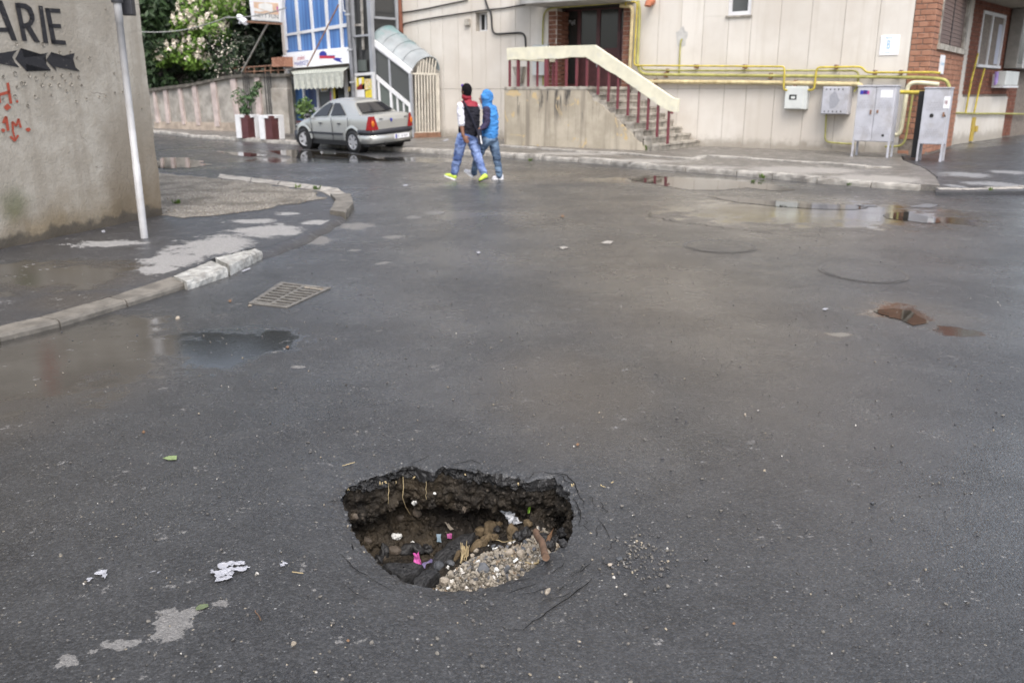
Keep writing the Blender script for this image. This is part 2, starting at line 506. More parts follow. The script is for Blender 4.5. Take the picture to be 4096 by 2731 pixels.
def stone_mat(name, a, b):
    t = NT(name)
    oi = t.new('ShaderNodeObjectInfo')
    c = t.mix(oi.outputs['Random'], a, b)
    c = t.mix(t.math('MULTIPLY', t.step(t.noise(90.0, 5), .45, .7), .5), c, tuple(x * .6 for x in a))
    t.set(Base_Color=c, Roughness=.7, Specular_IOR_Level=.4, Normal=t.bump(t.noise(150.0, 4), .5, .003))
    return t.mat
def grain_mix(name, stops):               # many little stones in one mesh: colour picked per place
    t = NT(name)
    v = t.voro(60.0); s1 = t.new('ShaderNodeSeparateColor'); t.put(s1.inputs[0], v[1])
    t.set(Base_Color=t.ramp(s1.outputs[0], stops, 'CONSTANT'), Roughness=.75, Specular_IOR_Level=.35)
    return t.mat

# near left building base line (needed by its plaster)
WL0, WL1 = G(0, 998, ZL), G(653, 861, ZL)
WLD = (WL1 - WL0).normalized()
WLN = V((WLD.y, -WLD.x, 0))
if WLN.dot(V((0, 0, HC)) - WL0) < 0: WLN = -WLN

M = {}
M['road'] = asphalt_mat('wet_asphalt', (.0185, .019, .0203), (.0335, .0342, .036),
    dry=blobpx([(690, 2500, 120, 66, 15), (480, 2590, 110, 30, 20), (270, 2655, 66, 34, 20), (860, 2430, 80, 20, 15), (1275, 960, 70, 26, 15), (1420, 905, 110, 18), (1570, 948, 60, 8), (1650, 870, 50, 7), (1740, 850, 60, 8), (1530, 1052, 40, 8), (1190, 1472, 45, 9, 5), (1415, 1000, 40, 6)]),
    wet=blobpx([(250, 1420, 780, 230), (900, 1390, 420, 150), (3250, 850, 900, 80), (3600, 1250, 200, 60), (3860, 1330, 140, 32), (3750, 880, 350, 25), (1400, 640, 700, 20), (2700, 720, 600, 25), (3350, 1335, 120, 20)]),
    silt=blobpx([(150, 1500, 700, 330), (2700, 1150, 700, 420), (2900, 850, 1200, 160), (2300, 1550, 600, 300), (3650, 1250, 350, 90), (3300, 1340, 160, 40), (1000, 620, 500, 40), (2200, 700, 900, 50)]))
M['new_asphalt'] = asphalt_mat('dark_asphalt', (.022, .022, .025), (.036, .036, .039), dry=blobpx([(3860, 700, 130, 14), (4000, 740, 120, 16), (3900, 735, 60, 10), (4040, 690, 90, 10), (3820, 745, 40, 10)], .05), drycol=(.22, .22, .225), rough0=.42, film_w=.4)
M['left_pavement'] = asphalt_mat('patched_asphalt', (.026, .026, .029), (.042, .042, .045),
    dry=blobpx([(850, 985, 210, 58, 12), (1080, 922, 190, 36, 12), (700, 1040, 160, 42, 10), (640, 1075, 110, 28), (430, 975, 200, 18, 8), (1010, 885, 120, 12), (1290, 890, 90, 14), (1150, 855, 70, 8)], ZL),
    wet=blobpx([(250, 1100, 420, 90, 10), (60, 1080, 350, 60)], ZL), silt=blobpx([(300, 1100, 480, 90), (350, 1200, 380, 50, 12)], ZL), z=ZL, drycol=(.30, .295, .29), rough0=.45, film_w=.4)
M['far_pavement'] = asphalt_mat('old_pavement', (.050, .046, .042), (.15, .138, .122), dry=blobpx([(2400, 645, 500, 12), (3200, 680, 300, 20), (3500, 715, 250, 22), (2300, 615, 300, 8), (2800, 670, 250, 10)], ZS), drycol=(.30, .28, .255), rough0=.5, speck=.5, film_w=.3)
M['facade'] = facade_mat()
M['plaster'] = plaster_mat()
M['black_paint'] = wall_paint('black_wall_paint', (.026, .026, .030), .7)
M['red_paint'] = wall_paint('red_wall_paint', (.36, .075, .045), .75)
M['stair_plaster'] = stair_plaster_mat()
M['concrete'] = simple('grey_concrete', (.33, .305, .265), .85, .35, 5, .01, 40, spec=.25, dirt=.55, dirtcol=(.09, .08, .07))
M['kerb'] = simple('kerb_concrete', (.15, .138, .12), .7, .3, 6, .008, 50, dirt=.4, dirtcol=(.08, .07, .06))
M['kerb_pale'] = simple('pale_kerb_concrete', (.33, .31, .28), .8, .35, 5, .01, 40, dirt=.6, dirtcol=(.16, .14, .12))
M['kerb_white'] = simple('white_kerb_paint', (.44, .44, .42), .75, .3, 14, .012, 40, dirt=1.05, dirtcol=(.15, .14, .125))
M['fence_concrete'] = simple('fence_concrete', (.31, .29, .26), .9, .25, 2.5, .01, 30, spec=.2, dirt=.5, dirtcol=(.2, .175, .145))
M['fence_pink'] = simple('pink_fence_post', (.44, .37, .345), .9, .18, 3, 0, spec=.2, dirt=.3, dirtcol=(.35, .28, .24))
M['brick'] = brick_mat('orange_brick', (.255, .122, .078), (.37, .195, .130))
M['brick_dark'] = brick_mat('dark_brick', (.15, .06, .04), (.24, .10, .065))  # side wall brick, with the overhang's shade put into its colour
M['brick_old'] = brick_mat('old_brick', (.17, .075, .05), (.26, .13, .09))
M['joint'] = simple('joint_filler', (.42, .385, .34), .9, .15, 6, spec=.2)
M['mortar'] = simple('mortar', (.20, .17, .145), .9, .25, 12, .01, 60, spec=.2)
M['white_metal'] = simple('white_frame', (.66, .66, .67), .4, .07, 3, dirt=.3, dirtcol=(.5, .48, .45))
M['grey_metal'] = simple('grey_metal_frame', (.30, .31, .33), .45, .1, 3)
M['cab_grey'] = simple('grey_cabinet_paint', (.45, .455, .495), .55, .1, 3, .002, 30, dirt=.6, dirtcol=(.3, .28, .27))
M['cab_pale'] = simple('pale_meter_paint', (.56, .58, .56), .5, .06, 2, dirt=.15, dirtcol=(.4, .38, .35))
M['pole'] = simple('pole_paint', (.42, .42, .43), .45, .1, 5, dirt=.4, dirtcol=(.33, .31, .28))
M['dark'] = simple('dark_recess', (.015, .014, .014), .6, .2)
M['black'] = simple('black_rubber', (.012, .012, .013), .6, .2)
M['yellow'] = simple('yellow_pipe_paint', (.50, .40, .065), .65, .2, 6, spec=.3, dirt=.45, dirtcol=(.3, .22, .06))
M['yellow_green'] = simple('yellow_green_pipe_paint', (.38, .36, .12), .65, .2, 6, spec=.3, dirt=.5, dirtcol=(.25, .22, .09))
M['cream_pipe'] = simple('cream_pipe_paint', (.56, .47, .27), .65, .2, 6, spec=.3, dirt=.5, dirtcol=(.35, .25, .12))
M['cream_white_pipe'] = simple('pale_cream_pipe_paint', (.66, .62, .44), .5, .12, 6, dirt=.2, dirtcol=(.4, .3, .15))
M['cream'] = simple('cream_wall_paint', (.66, .63, .49), .75, .08, 4, .008, 25, dirt=.5, dirtcol=(.52, .52, .48))
M['maroon'] = simple('maroon_paint', (.085, .027, .028), .45, .2, 5, dirt=.2, dirtcol=(.06, .02, .02))
M['maroon_post'] = simple('maroon_railing_paint', (.15, .035, .045), .4, .15, 8)
M['glass_dark'] = glass_mat('dark_glass', (.020, .022, .023))
M['glass_grey'] = glass_mat('grey_glass', (.075, .08, .08), .08)
M['glass_green'] = glass_mat('dusty_green_glass', (.10, .115, .105), .2)
M['curtain'] = curtain_mat('blue_curtain_glass', (.045, .12, .32), (.10, .23, .50), 9)
M['curtain_dark'] = curtain_mat('dark_blue_curtain_glass', (.018, .03, .085), (.05, .09, .22), 12)
M['white_curtain'] = curtain_mat('white_curtain_glass', (.40, .42, .38), (.60, .62, .58), 10)
M['sign_white'] = simple('white_sign', (.80, .80, .82), .35, .03, 2)
M['blue_print'] = simple('blue_print', (.03, .04, .30), .5, .1)
M['pale_blue_print'] = simple('faded_blue_print', (.16, .42, .66), .5, .1)
M['red_print'] = simple('red_print', (.48, .03, .06), .5, .1)
M['yellow_print'] = simple('yellow_print', (.72, .58, .06), .5, .15)
M['maroon_print'] = simple('maroon_print', (.22, .02, .03), .5, .1)
M['mixed_print'] = grain_mix('mixed_print', [(0, (.7, .6, .1)), (.3, (.75, .75, .7)), (.5, (.2, .35, .1)), (.65, (.5, .2, .1)), (.8, (.8, .5, .2))])
M['peach_print'] = simple('faded_orange_print', (.58, .40, .28), .6, .12, 5)
M['pale_print'] = simple('faded_white_print', (.64, .63, .60), .6, .06, 5)
M['grey_print'] = simple('dark_grey_print', (.10, .11, .13), .6, .2, 8)
M['awning'] = simple('striped_awning_cloth', (.42, .43, .38), .8, .15, 12, dirt=.3, dirtcol=(.36, .35, .28))
M['vault'] = simple('weathered_translucent_sheet', (.25, .27, .28), .5, .25, 1.6, .01, 8, dirt=.55, dirtcol=(.11, .23, .23))
M['gate'] = simple('cream_gate_paint', (.58, .54, .46), .55, .12, 4, dirt=.3, dirtcol=(.33, .25, .18))
M['rust'] = simple('rusty_steel', (.22, .12, .075), .75, .3, 9)
M['car_paint'] = simple('silver_car_paint', (.50, .50, .475), .24, .02, 2, metal=.6, spec=.5)
M['car_plastic'] = simple('dark_car_plastic', (.03, .031, .038), .5, .1)
M['car_glass'] = glass_mat('tinted_car_glass', (.018, .018, .02), .06)
M['rim'] = simple('grey_wheel_cover', (.48, .48, .50), .35, .08, 8, metal=.4)
M['tail_red'] = simple('red_lamp', (.26, .008, .010), .2, .1, 20)
M['tail_amber'] = simple('amber_lamp', (.55, .15, .015), .2, .1, 20)
M['tree_dark'] = leaf_mat('dark_foliage', (.012, .020, .011), (.030, .046, .022))
M['tree_mid'] = leaf_mat('mid_foliage', (.014, .028, .011), (.032, .06, .02))
M['chestnut'] = leaf_mat('bright_foliage', (.075, .15, .02), (.19, .32, .055))
M['blossom'] = simple('white_blossom', (.78, .70, .60), .7, .2, 8)
M['bark'] = simple('dark_bark', (.035, .028, .022), .9, .3, 8, .02, 20)
M['shrub'] = leaf_mat('shrub_leaves', (.03, .065, .025), (.075, .14, .05))
M['shrub_bright'] = leaf_mat('bright_shrub_leaves', (.06, .11, .03), (.13, .20, .06))
M['weed'] = leaf_mat('weed_leaves', (.05, .10, .02), (.14, .20, .05))
M['soil'] = soil_mat()
M['raw_asphalt'] = simple('broken_asphalt', (.018, .0175, .018), .55, .45, 40, .012, 90, spec=.5)
M['slab_asphalt'] = simple('fallen_asphalt', (.018, .018, .019), .7, .5, 60, .02, 70, spec=.5)
M['sand'] = gravel_mat('sandy_gravel', (.15, .132, .105), (.27, .24, .195), 95.0)
M['gravel_path'] = gravel_mat('worn_gravel', (.20, .18, .15), (.36, .33, .285), 60.0, .75)
M['clod'] = simple('brown_clay', (.105, .078, .047), .8, .3, 25, .012, 60, spec=.2)
M['stone_grey'] = stone_mat('grey_stone', (.055, .06, .068), (.12, .125, .135))
M['stone_tan'] = stone_mat('tan_stone', (.22, .19, .15), (.38, .33, .27))
M['soil_stone'] = stone_mat('earthy_stone', (.07, .055, .042), (.13, .105, .08))
M['grains'] = grain_mix('mixed_small_stones', [(0, (.19, .168, .135)), (.25, (.24, .213, .175)), (.52, (.085, .085, .088)), (.64, (.27, .24, .195)), (.82, (.19, .145, .10)), (.92, (.13, .127, .125)), (.97, (.5, .48, .44))])
M['grit'] = grain_mix('road_grit', [(0, (.09, .085, .08)), (.40, (.14, .13, .115)), (.7, (.07, .07, .075)), (.90, (.28, .24, .18)), (.97, (.42, .40, .37))])
M['foam'] = simple('white_foam', (.58, .58, .56), .8, .06, 40, .004, 120)
M['paper'] = simple('wet_white_paper', (.31, .315, .345), .6, .12, 40, .004, 60, dirt=.2, dirtcol=(.3, .29, .28))
M['straw'] = simple('dry_straw', (.36, .285, .16), .7, .3, 30)
M['wood'] = simple('old_branch', (.12, .07, .042), .75, .3, 30, .004, 60)
M['pink'] = simple('pink_wrapper', (.40, .075, .25), .45, .5, 45)
M['leaf_green'] = simple('fallen_leaf_green', (.19, .25, .11), .5, .2, 40)
M['leaf_olive'] = simple('fallen_leaf_olive', (.10, .125, .065), .5, .2, 40)
M['leaf_brown'] = simple('fallen_leaf_brown', (.17, .095, .05), .6, .3, 40)
M['crack'] = simple('crack_filling', (.012, .012, .012), .9, .2, spec=.1)
M['iron'] = simple('cast_iron', (.165, .155, .14), .6, .3, 14, .004, 60, metal=.3, dirt=.4, dirtcol=(.15, .13, .11))
def puddle_mat():
    t = NT('puddle_water')
    t.set(Base_Color=t.mix(t.step(t.noise(3.0, 5), .4, .65), (.018, .016, .013), (.040, .034, .026)), Roughness=.02, IOR=1.33, Specular_IOR_Level=.5,
          Normal=t.bump(t.noise(6.0, 2), .05, .004))
    return t.mat
M['rim_iron'] = simple('worn_rim_iron', (.075, .072, .068), .5, .4, 20)
M['puddle'] = puddle_mat()
M['skin'] = simple('brown_skin', (.22, .105, .065), .55, .1, 10)
M['skin_pale'] = simple('tan_skin', (.30, .16, .11), .55, .1, 10)
M['hair'] = simple('black_hair', (.010, .009, .011), .95, .3, 40, .004, 120, spec=.1)
M['purple'] = simple('purple_knit', (.10, .05, .30), .8, .2, 20)
M['vest_dark'] = simple('dark_grey_cloth', (.019, .019, .026), .9, .3, 12, .03, 16, spec=.15)
M['vest_red'] = simple('red_cloth', (.26, .012, .028), .7, .15, 12, .004, 30)
M['white_cloth'] = simple('white_cloth', (.68, .68, .74), .85, .08, 10, .03, 16)
def denim(name, a, b):
    t = NT(name)
    n = t.noise(4.0, 5, .6)
    t.set(Base_Color=t.mix(t.step(n, .38, .66), a, b), Roughness=.85, Specular_IOR_Level=.2, Normal=t.bump(t.noise(13.0, 4, .6, dist=.6), .9, .04))
    return t.mat
M['denim'] = denim('blue_denim', (.075, .12, .28), (.24, .32, .56))
M['denim_dark'] = denim('faded_dark_denim', (.055, .085, .14), (.17, .25, .36))
M['hoodie'] = simple('bright_blue_cloth', (.045, .21, .52), .85, .25, 9, .03, 14)
M['navy'] = simple('navy_cloth', (.028, .022, .06), .85, .2, 9, .03, 14)
M['neon'] = simple('neon_shoe', (.48, .62, .07), .6, .1, 20)
M['shoe_white'] = simple('white_shoe', (.70, .70, .74), .6, .08, 20)
M['bag'] = simple('navy_bag_cloth', (.014, .015, .03), .7, .2, 20)
# ------------------------------------------------------------------ road with the collapsed hole
def cpx(l): return [(1250 + x * .5102, 1750 + y * .5102) for x, y in l]
EDGE_PX = cpx([(230, 460), (290, 390), (400, 330), (520, 290), (640, 262), (715, 222), (770, 212), (850, 240), (930, 265), (1010, 240), (1100, 240), (1200, 255), (1330, 265), (1440, 300), (1500, 303), (1560, 290), (1620, 320), (1700, 348), (1760, 328), (1860, 318), (1940, 345), (1970, 400), (2010, 430), (2030, 490), (2037, 560), (2037, 680), (2030, 780), (1960, 850), (1850, 920), (1750, 1010), (1640, 1080), (1520, 1130), (1400, 1170), (1280, 1190), (1150, 1205), (1000, 1200), (880, 1180), (760, 1140), (650, 1085), (540, 1010), (470, 930), (400, 850), (330, 770), (300, 690), (280, 600), (245, 530)])
def near(a): return .5 - .5 * math.sin(a)
def sag(a, s):
    k = near(a)
    return -(.010 + .042 * k) * math.exp(-s / (.05 + .11 * k)) - .008 * k * math.exp(-((s - .16) / .05) ** 2)
edge = [G(*p) for p in EDGE_PX]
HOLE = V((sum(p.x for p in edge) / len(edge), sum(p.y for p in edge) / len(edge), 0))
edge = [G(q[0], q[1], sag(math.atan2(p.y - HOLE.y, p.x - HOLE.x), 0)) for q, p in zip(EDGE_PX, edge)]
pol = sorted((math.atan2(p.y - HOLE.y, p.x - HOLE.x), (V((p.x, p.y, 0)) - HOLE).length) for p in edge)
pa = np.array([a for a, r in pol]); pr = np.array([r for a, r in pol])
NA = 560
ANG = np.linspace(-math.pi, math.pi, NA, endpoint=False)
def edge_r(a):
    return float(np.interp(a, np.concatenate([pa - 2 * math.pi, pa, pa + 2 * math.pi]), np.concatenate([pr, pr, pr])))
ER = []
for a in ANG:
    far = .5 + .5 * math.sin(a)             # the far rim is torn, the near rim is a smooth slump
    w = mn.fractal(V((math.cos(a) * 9, math.sin(a) * 9, 3.1)), .7, 2.1, 5)
    ER.append(edge_r(a) + w * (.006 + .016 * far))
def road_z(x, y):
    d = V((x - HOLE.x, y - HOLE.y, 0)); a = math.atan2(d.y, d.x)
    return sag(a, max(0, d.length - edge_r(a)))
rings = [0, .004, .009, .016, .025, .036, .05, .066, .085, .105, .13, .16, .195, .235, .28, .34, .42, .52, .65, .82, 1.05, 1.35, 1.8, 2.4, 3.2, 4.3, 6, 8.5, 12, 18, 28, 45, 80, 160, 320]
mb = MB(); P = []
for s in rings:
    row = []
    for i, a in enumerate(ANG):
        if s < 1: r = ER[i] + s
        else: r = ER[i] * max(0, 1 - (s - 1) / 2) + s + .4 * min(1, (s - 1) / 2)
        x, y = HOLE.x + math.cos(a) * r, HOLE.y + math.sin(a) * r
        z = sag(a, s)
        if s < .5:
            z += .006 * mn.fractal(V((x * 22, y * 22, 0)), .8, 2, 4) * math.exp(-s / .12)
            if s < .03: z += .010 * (mn.noise(V((x * 45, y * 45, 5))) - .25) * (1 - s / .03) * (1 - .6 * near(a))
        row.append(V((x, y, z)))
    P.append(row)
mb.grid(P, wrap=True, flip=True)
road = tag(mb.build('road', M['road'], fix=False), kind='structure')

# the pit: torn edge of the asphalt layer, undercut earth wall, floor with a heap
pit = tag(bpy.data.objects.new('collapsed_pit', None), kind='structure'); COL.objects.link(pit); WORLD['collapsed_pit'] = Matrix.Identity(4)
mb = MB(); P2 = []
NT_ = 12
for k in range(NT_):
    t = k / (NT_ - 1); row = []
    for i, a in enumerate(ANG):
        p0 = P[0][i]; far = .35 + .65 * (.5 + .5 * math.sin(a))
        th_ = .050 + .022 * mn.noise(V((math.cos(a) * 5, math.sin(a) * 5, 1)))
        x, y = p0.x, p0.y; z = p0.z - th_ * t
        lump = mn.fractal(V((x * 26, y * 26, z * 30)), .7, 2.1, 5)
        lump += 1.6 * mn.noise(V((x * 8, y * 8, z * 12 + 3)))
        cell = mn.voronoi(V((x * 30, y * 30, z * 34)))[0][0]
        env = min(1, t * 5)
        rr = ER[i] + env * (.012 * t + (.016 * lump + .020 * (cell - .35)) * far)
        row.append(V((HOLE.x + math.cos(a) * rr, HOLE.y + math.sin(a) * rr, z + env * .006 * lump)))
    P2.append(row)
PV, PF = [], []
def keep_pit(m): PF.extend([tuple(i + len(PV) for i in f) for f in m.f]); PV.extend(m.v)
mb.grid(P2, wrap=True, flip=True, smooth=False); keep_pit(mb)
mb.build('asphalt_edge', M['raw_asphalt'], pit, fix=False)

def floor_z(x, y):
    z = -.44
    z += .19 * math.exp(-(((x + .02) / .30) ** 2 + ((y - 2.98) / .27) ** 2) ** 1.5)
    z += .21 * math.exp(-(((x - .10) / .24) ** 2 + ((y - 3.38) / .13) ** 2))
    z += .12 * math.exp(-(((x - .24) / .14) ** 2 + ((y - 3.10) / .16) ** 2))
    z += .12 * math.exp(-(((x + .62) / .16) ** 2 + ((y - 3.10) / .25) ** 2))
    z += .05 * math.exp(-(((x + .38) / .16) ** 2 + ((y - 2.85) / .2) ** 2))
    return z
def floor_full(x, y):
    z = floor_z(x, y)
    g = math.exp(-(((x + .02) / .30) ** 2 + ((y - 2.98) / .27) ** 2) ** 2)
    z += .028 * mn.fractal(V((x * 7, y * 7, 2)), .8, 2.1, 5) * (1 - .6 * g) + .012 * (.5 - mn.voronoi(V((x * 26, y * 26, 0)))[0][0]) * (1 - .5 * g)
    return z
mb = MB(); P3 = []
NW = 44
prof_t = [0, .12, .25, .36, .44, .52, .62, .75, .88, 1.0]
prof_r = [.008, .012, .026, .020, .035, .105, .130, .115, .08, .03]
for k in range(NW):
    t = k / (NW - 1); row = []
    for i, a in enumerate(ANG):
        p0 = P2[-1][i]
        sb = max(0, math.sin(a)); back = min(1, sb * 1.6)
        back = back * (.25 + .75 * math.exp(-((a - 1.75) / .62) ** 2))
        und = float(np.interp(t + .07 * mn.noise(V((math.cos(a) * 3, math.sin(a) * 3, 9))), prof_t, prof_r)) * (.35 + .65 * back)
        ca, sa = math.cos(a), math.sin(a)
        x, y = HOLE.x + ca * (ER[i] + und), HOLE.y + sa * (ER[i] + und)
        zb = floor_full(x, y); z = p0.z + (zb - p0.z) * t
        q = V((x * 11, y * 11, z * 16))
        l1 = mn.fractal(q, .75, 2.1, 5) + 1.2 * mn.noise(V((x * 4, y * 4, z * 5)))
        c1 = .45 - mn.voronoi(V((x * 17, y * 17, z * 20)))[0][0]
        env = min(1, t * 6)
        rr = ER[i] + .012 * (1 - env) + und - env * (.022 * l1 + .040 * c1) * (1 if t < .97 else .5)
        row.append(V((HOLE.x + ca * rr, HOLE.y + sa * rr, z)))
    P3.append(row)
mb.grid(P3, wrap=True, flip=True)
NF = 46
P4 = []
for k in range(NF):
    t = k / (NF - 1); row = []
    for i in range(NA):
        b = P3[-1][i]
        c = V((HOLE.x, HOLE.y, 0)); x = b.x + (c.x - b.x) * t * .995; y = b.y + (c.y - b.y) * t * .995
        z = floor_full(x, y)
        row.append(V((x, y, z if k else b.z)))
    P4.append(row)
mb.grid(P4, wrap=True, flip=True); keep_pit(mb)
mb.build('earth_wall', M['soil'], pit, fix=False)

# sandy heap on the floor: only the pale patch, resting on the earth
def heap_c(a):
    return 1.0 + .22 * mn.fractal(V((math.cos(a) * 1.6, math.sin(a) * 1.6, 4)), .8, 2, 4)
HX, HY, HRX, HRY, HK = -.06, 3.02, .345, .31, .10
def heap_xy(a, q): 
    y = HY + math.sin(a) * q * HRY
    return HX + math.cos(a) * q * HRX + HK * (y - HY), y
def heap_h(x, y, t): return floor_z(x, y) + .065 * (1 - t ** 2) - .02 * t ** 4 + .10 * max(0, x - HX)
def heap_z(x, y):
    b = (y - HY) / HRY; c = (x - HX - HK * (y - HY)) / HRX; a = math.atan2(b, c); t = math.hypot(b, c) / heap_c(a)
    return heap_h(x, y, t) if t < 1 else -9
def ground_pit(x, y): return max(floor_full(x, y), heap_z(x, y))
mb = MB(); Pm = []
for k in range(40):
    row = []
    for i in range(160):
        a = 2 * math.pi * i / 160; t = k / 39; x, y = heap_xy(a, t * heap_c(a))
        row.append(V((x, y, heap_h(x, y, t) + .010 * mn.fractal(V((x * 20, y * 20, 1)), .8, 2, 5))))
    Pm.append(row)
mb.grid(Pm, wrap=True); keep_pit(mb)
from mathutils.bvhtree import BVHTree
PIT = BVHTree.FromPolygons([V(p) for p in PV], PF)
mb.build('sandy_heap', M['sand'], pit)

def rock(mb, c, r, seed, flat=.75, m=0, sub=1, amp=.35):
    bm = bmesh.new(); bmesh.ops.create_icosphere(bm, subdivisions=sub, radius=1)
    rot = Matrix.Rotation(seed * 1.7, 3, V((math.sin(seed), math.cos(seed * 1.3), .7)).normalized())
    sx, sy = .8 + .5 * abs(math.sin(seed * 3.1)), .75 + .4 * abs(math.cos(seed * 2.3))
    vs = []
    for v in bm.verts:
        d = v.co * (1 + amp * mn.noise(v.co * 1.1 + V((seed * 5.3, seed, 0))))
        d = rot @ V((d.x * sx, d.y * sy, d.z * flat))
        vs.append(V(c) + d * r)
    mb.add(vs, [tuple(v.index for v in f.verts) for f in bm.faces], m, False)
    bm.free()
# uncountable small stones of the heap
mb = MB()
for i in range(3000):
    a = random.uniform(0, 2 * math.pi); t = math.sqrt(random.random()) * 1.06; x, y = heap_xy(a, t * heap_c(a))
    r = random.choice([.002, .003, .003, .004, .004, .005, .006, .008, .012])
    rock(mb, (x, y, (heap_h(x, y, t) if t < 1 else floor_full(x, y)) + .004), r, random.uniform(0, 50), sub=1)
st = mb.build('small_stones', M['grains'], pit, fix=False); st['kind'] = 'stuff'
# earth crumbs sticking to wall and floor
mb = MB()
for i in range(1500):
    k = random.randrange(6, NW); i2 = random.randrange(NA); p = P3[k][i2]
    rock(mb, p, random.choice([.004, .006, .008, .012, .016]), random.uniform(0, 50))
for i in range(900):
    k = random.randrange(0, NF - 4); i2 = random.randrange(NA); p = P4[k][i2]
    rock(mb, p, random.choice([.004, .006, .009, .013]), random.uniform(0, 50))
st = mb.build('earth_crumbs', M['soil'], pit, fix=False); st['kind'] = 'stuff'
# black crumbs hanging at the torn far edge
mb = MB()
for i in range(800):
    i2 = random.randrange(NA); a = ANG[i2]
    if mn.noise(V((math.cos(a) * 4, math.sin(a) * 4, 7))) < -.05: continue
    if near(a) > .72 and random.random() < .8: continue
    p = P2[random.randrange(0, NT_)][i2]
    rock(mb, p + V((0, 0, -.004)), random.choice([.003, .004, .006, .008, .010]), random.uniform(0, 50))
st = mb.build('asphalt_crumbs', M['raw_asphalt'], pit, fix=False); st['kind'] = 'stuff'

# cracks in the road round the hole and along an old patch
def crack(pts, w, name='crack', raw=False, jag=.010):
    pw = [G(*p) for p in pts] if not raw else pts
    ln = rough_line(pw, .018 if not raw else .03, jag, seed=len(pts) + pw[0].x)
    n = len(ln); mb = MB(); L, Rr = [], []
    for i, p in enumerate(ln):
        t = (ln[min(i + 1, n - 1)] - ln[max(i - 1, 0)]).normalized(); s = V((-t.y, t.x, 0))
        ww = w * (.25 + .75 * math.sin(math.pi * (i + .3) / (n + .3))) * (.55 + .9 * abs(mn.noise(V((p.x * 30, p.y * 30, 2)))))
        for lst, sg in ((L, 1), (Rr, -1)):
            q = p + s * ww * sg; lst.append(V((q.x, q.y, road_z(q.x, q.y) + .004)))
    mb.grid([L, Rr], smooth=False)
    return mb.build(name, M['crack'], road)
for pts, w in [([(1050, 215), (1130, 195), (1190, 190), (1250, 180), (1320, 207)], .005), ([(1650, 295), (1700, 300), (1735, 268), (1800, 262), (1870, 270), (1930, 268), (1985, 285), (2050, 345), (2100, 430), (2125, 520)], .005),
               ([(1505, 1500), (1650, 1500), (1720, 1420), (1800, 1385), (1870, 1330), (1930, 1290), (2040, 1220), (2140, 1150), (2190, 1090)], .006), ([(215, 870), (260, 920), (300, 960), (370, 1005), (440, 1040)], .004), ([(400, 330), (470, 302), (570, 270), (680, 235)], .005),
               ([(120, 485), (200, 462)], .005), ([(300, 780), (318, 830)], .006), ([(2030, 430), (2070, 480), (2095, 560), (2090, 650)], .004), ([(2230, 610), (2290, 690), (2330, 760)], .003), ([(2270, 960), (2300, 990), (2350, 1010)], .006), ([(450, 1040), (560, 1110), (640, 1150)], .003),
               ([(780, 190), (850, 175), (910, 145)], .003), ([(600, 250), (650, 235)], .003), ([(1200, 225), (1290, 240), (1400, 262)], .003), ([(255, 1120), (330, 1180), (440, 1230)], .0025)]:
    crack(cpx(pts), w * .62)
for i in range(16):                           # fine cracks spreading from the right and front rim
    a = random.uniform(-1.5, .75); d0 = random.uniform(.02, .22); r0 = edge_r(a) + d0; pts = []
    for k in range(5): pts.append(HOLE + V((math.cos(a + k * .045), math.sin(a + k * .045), 0)) * (r0 + random.uniform(-.012, .012)))
    crack(pts, random.uniform(.0012, .0025), raw=True)
crack([(2590, 845), (2610, 870), (2700, 887), (2800, 900), (2900, 912), (3010, 925), (3130, 940), (3260, 945)], .009, jag=.06)

# manhole outlines sunk in the asphalt
def manhole(pts_c, rx_px, ry_px, label, rim, cover, tilt=0):
    c = G(*pts_c); rx = (G(pts_c[0] + rx_px, pts_c[1]) - c).length; ry = (G(pts_c[0], pts_c[1] - ry_px) - G(pts_c[0], pts_c[1] + ry_px)).length / 2
    r = min(rx, ry * 1.0) if tilt == 0 else rx
    o = thing('manhole', label, 'manhole', c)
    mb = MB(); A, B = [], []
    for i in range(72):
        a = 2 * math.pi * i / 72; w = 1 + .012 * mn.noise(V((math.cos(a) * 3, math.sin(a) * 3, rx_px)))
        A.append(c + V((math.cos(a) * rx * w, math.sin(a) * ry * w, .003))); B.append(c + V((math.cos(a) * (rx - .022) * w, math.sin(a) * (ry - .022) * w, .0045)))
    mb.grid([A, B, [p * 1.0 + (c - p) * .03 + V((0, 0, -.004)) for p in B]], wrap=True)
    mb.build('ring', rim, o)
    mb = MB(); mb.poly([c + V((math.cos(2 * math.pi * i / 72) * (rx - .04), math.sin(2 * math.pi * i / 72) * (ry - .04), .003)) for i in range(72)])
    mb.build('cover', cover, o)
manhole((2880, 985), 145, 26, 'worn round manhole with a thin rim farthest to the left in the road', M['rim_iron'], M['road'])
manhole((3450, 1088), 165, 40, 'tarred over round manhole with a thin crescent rim in mid road', M['rim_iron'], M['road'])

# storm drain grate
gcx = [(1000 + 0, 0)]
def g6(x, y): return G(900 + x * .2126, 1080 + y * .2126)
dr = thing('storm_drain_grate', 'cast iron storm drain grate with slots sunk in the road', 'drain grate', g6(1200, 480))
c0, c1, c2, c3 = g6(440, 640), g6(1060, 240), g6(2000, 350), g6(1180, 720)
mb = MB()
O = c0; E1 = c1 - c0; E2 = c3 - c0
def gq(a, b, z=.006): return O + E1 * a + E2 * b + V((0, 0, z))
def gpx(a, b):                                    # bilinear between the four seen corners
    return (c0 * (1 - a) * (1 - b) + c1 * a * (1 - b) + c3 * (1 - a) * b + c2 * a * b)
def strip(mb, a0, a1, b0, b1, z0=-.004, z1=.008):
    q = [gpx(a0, b0), gpx(a1, b0), gpx(a1, b1), gpx(a0, b1)]
    mb.hexa([p + V((0, 0, z0)) for p in q] + [p + V((0, 0, z1)) for p in q])
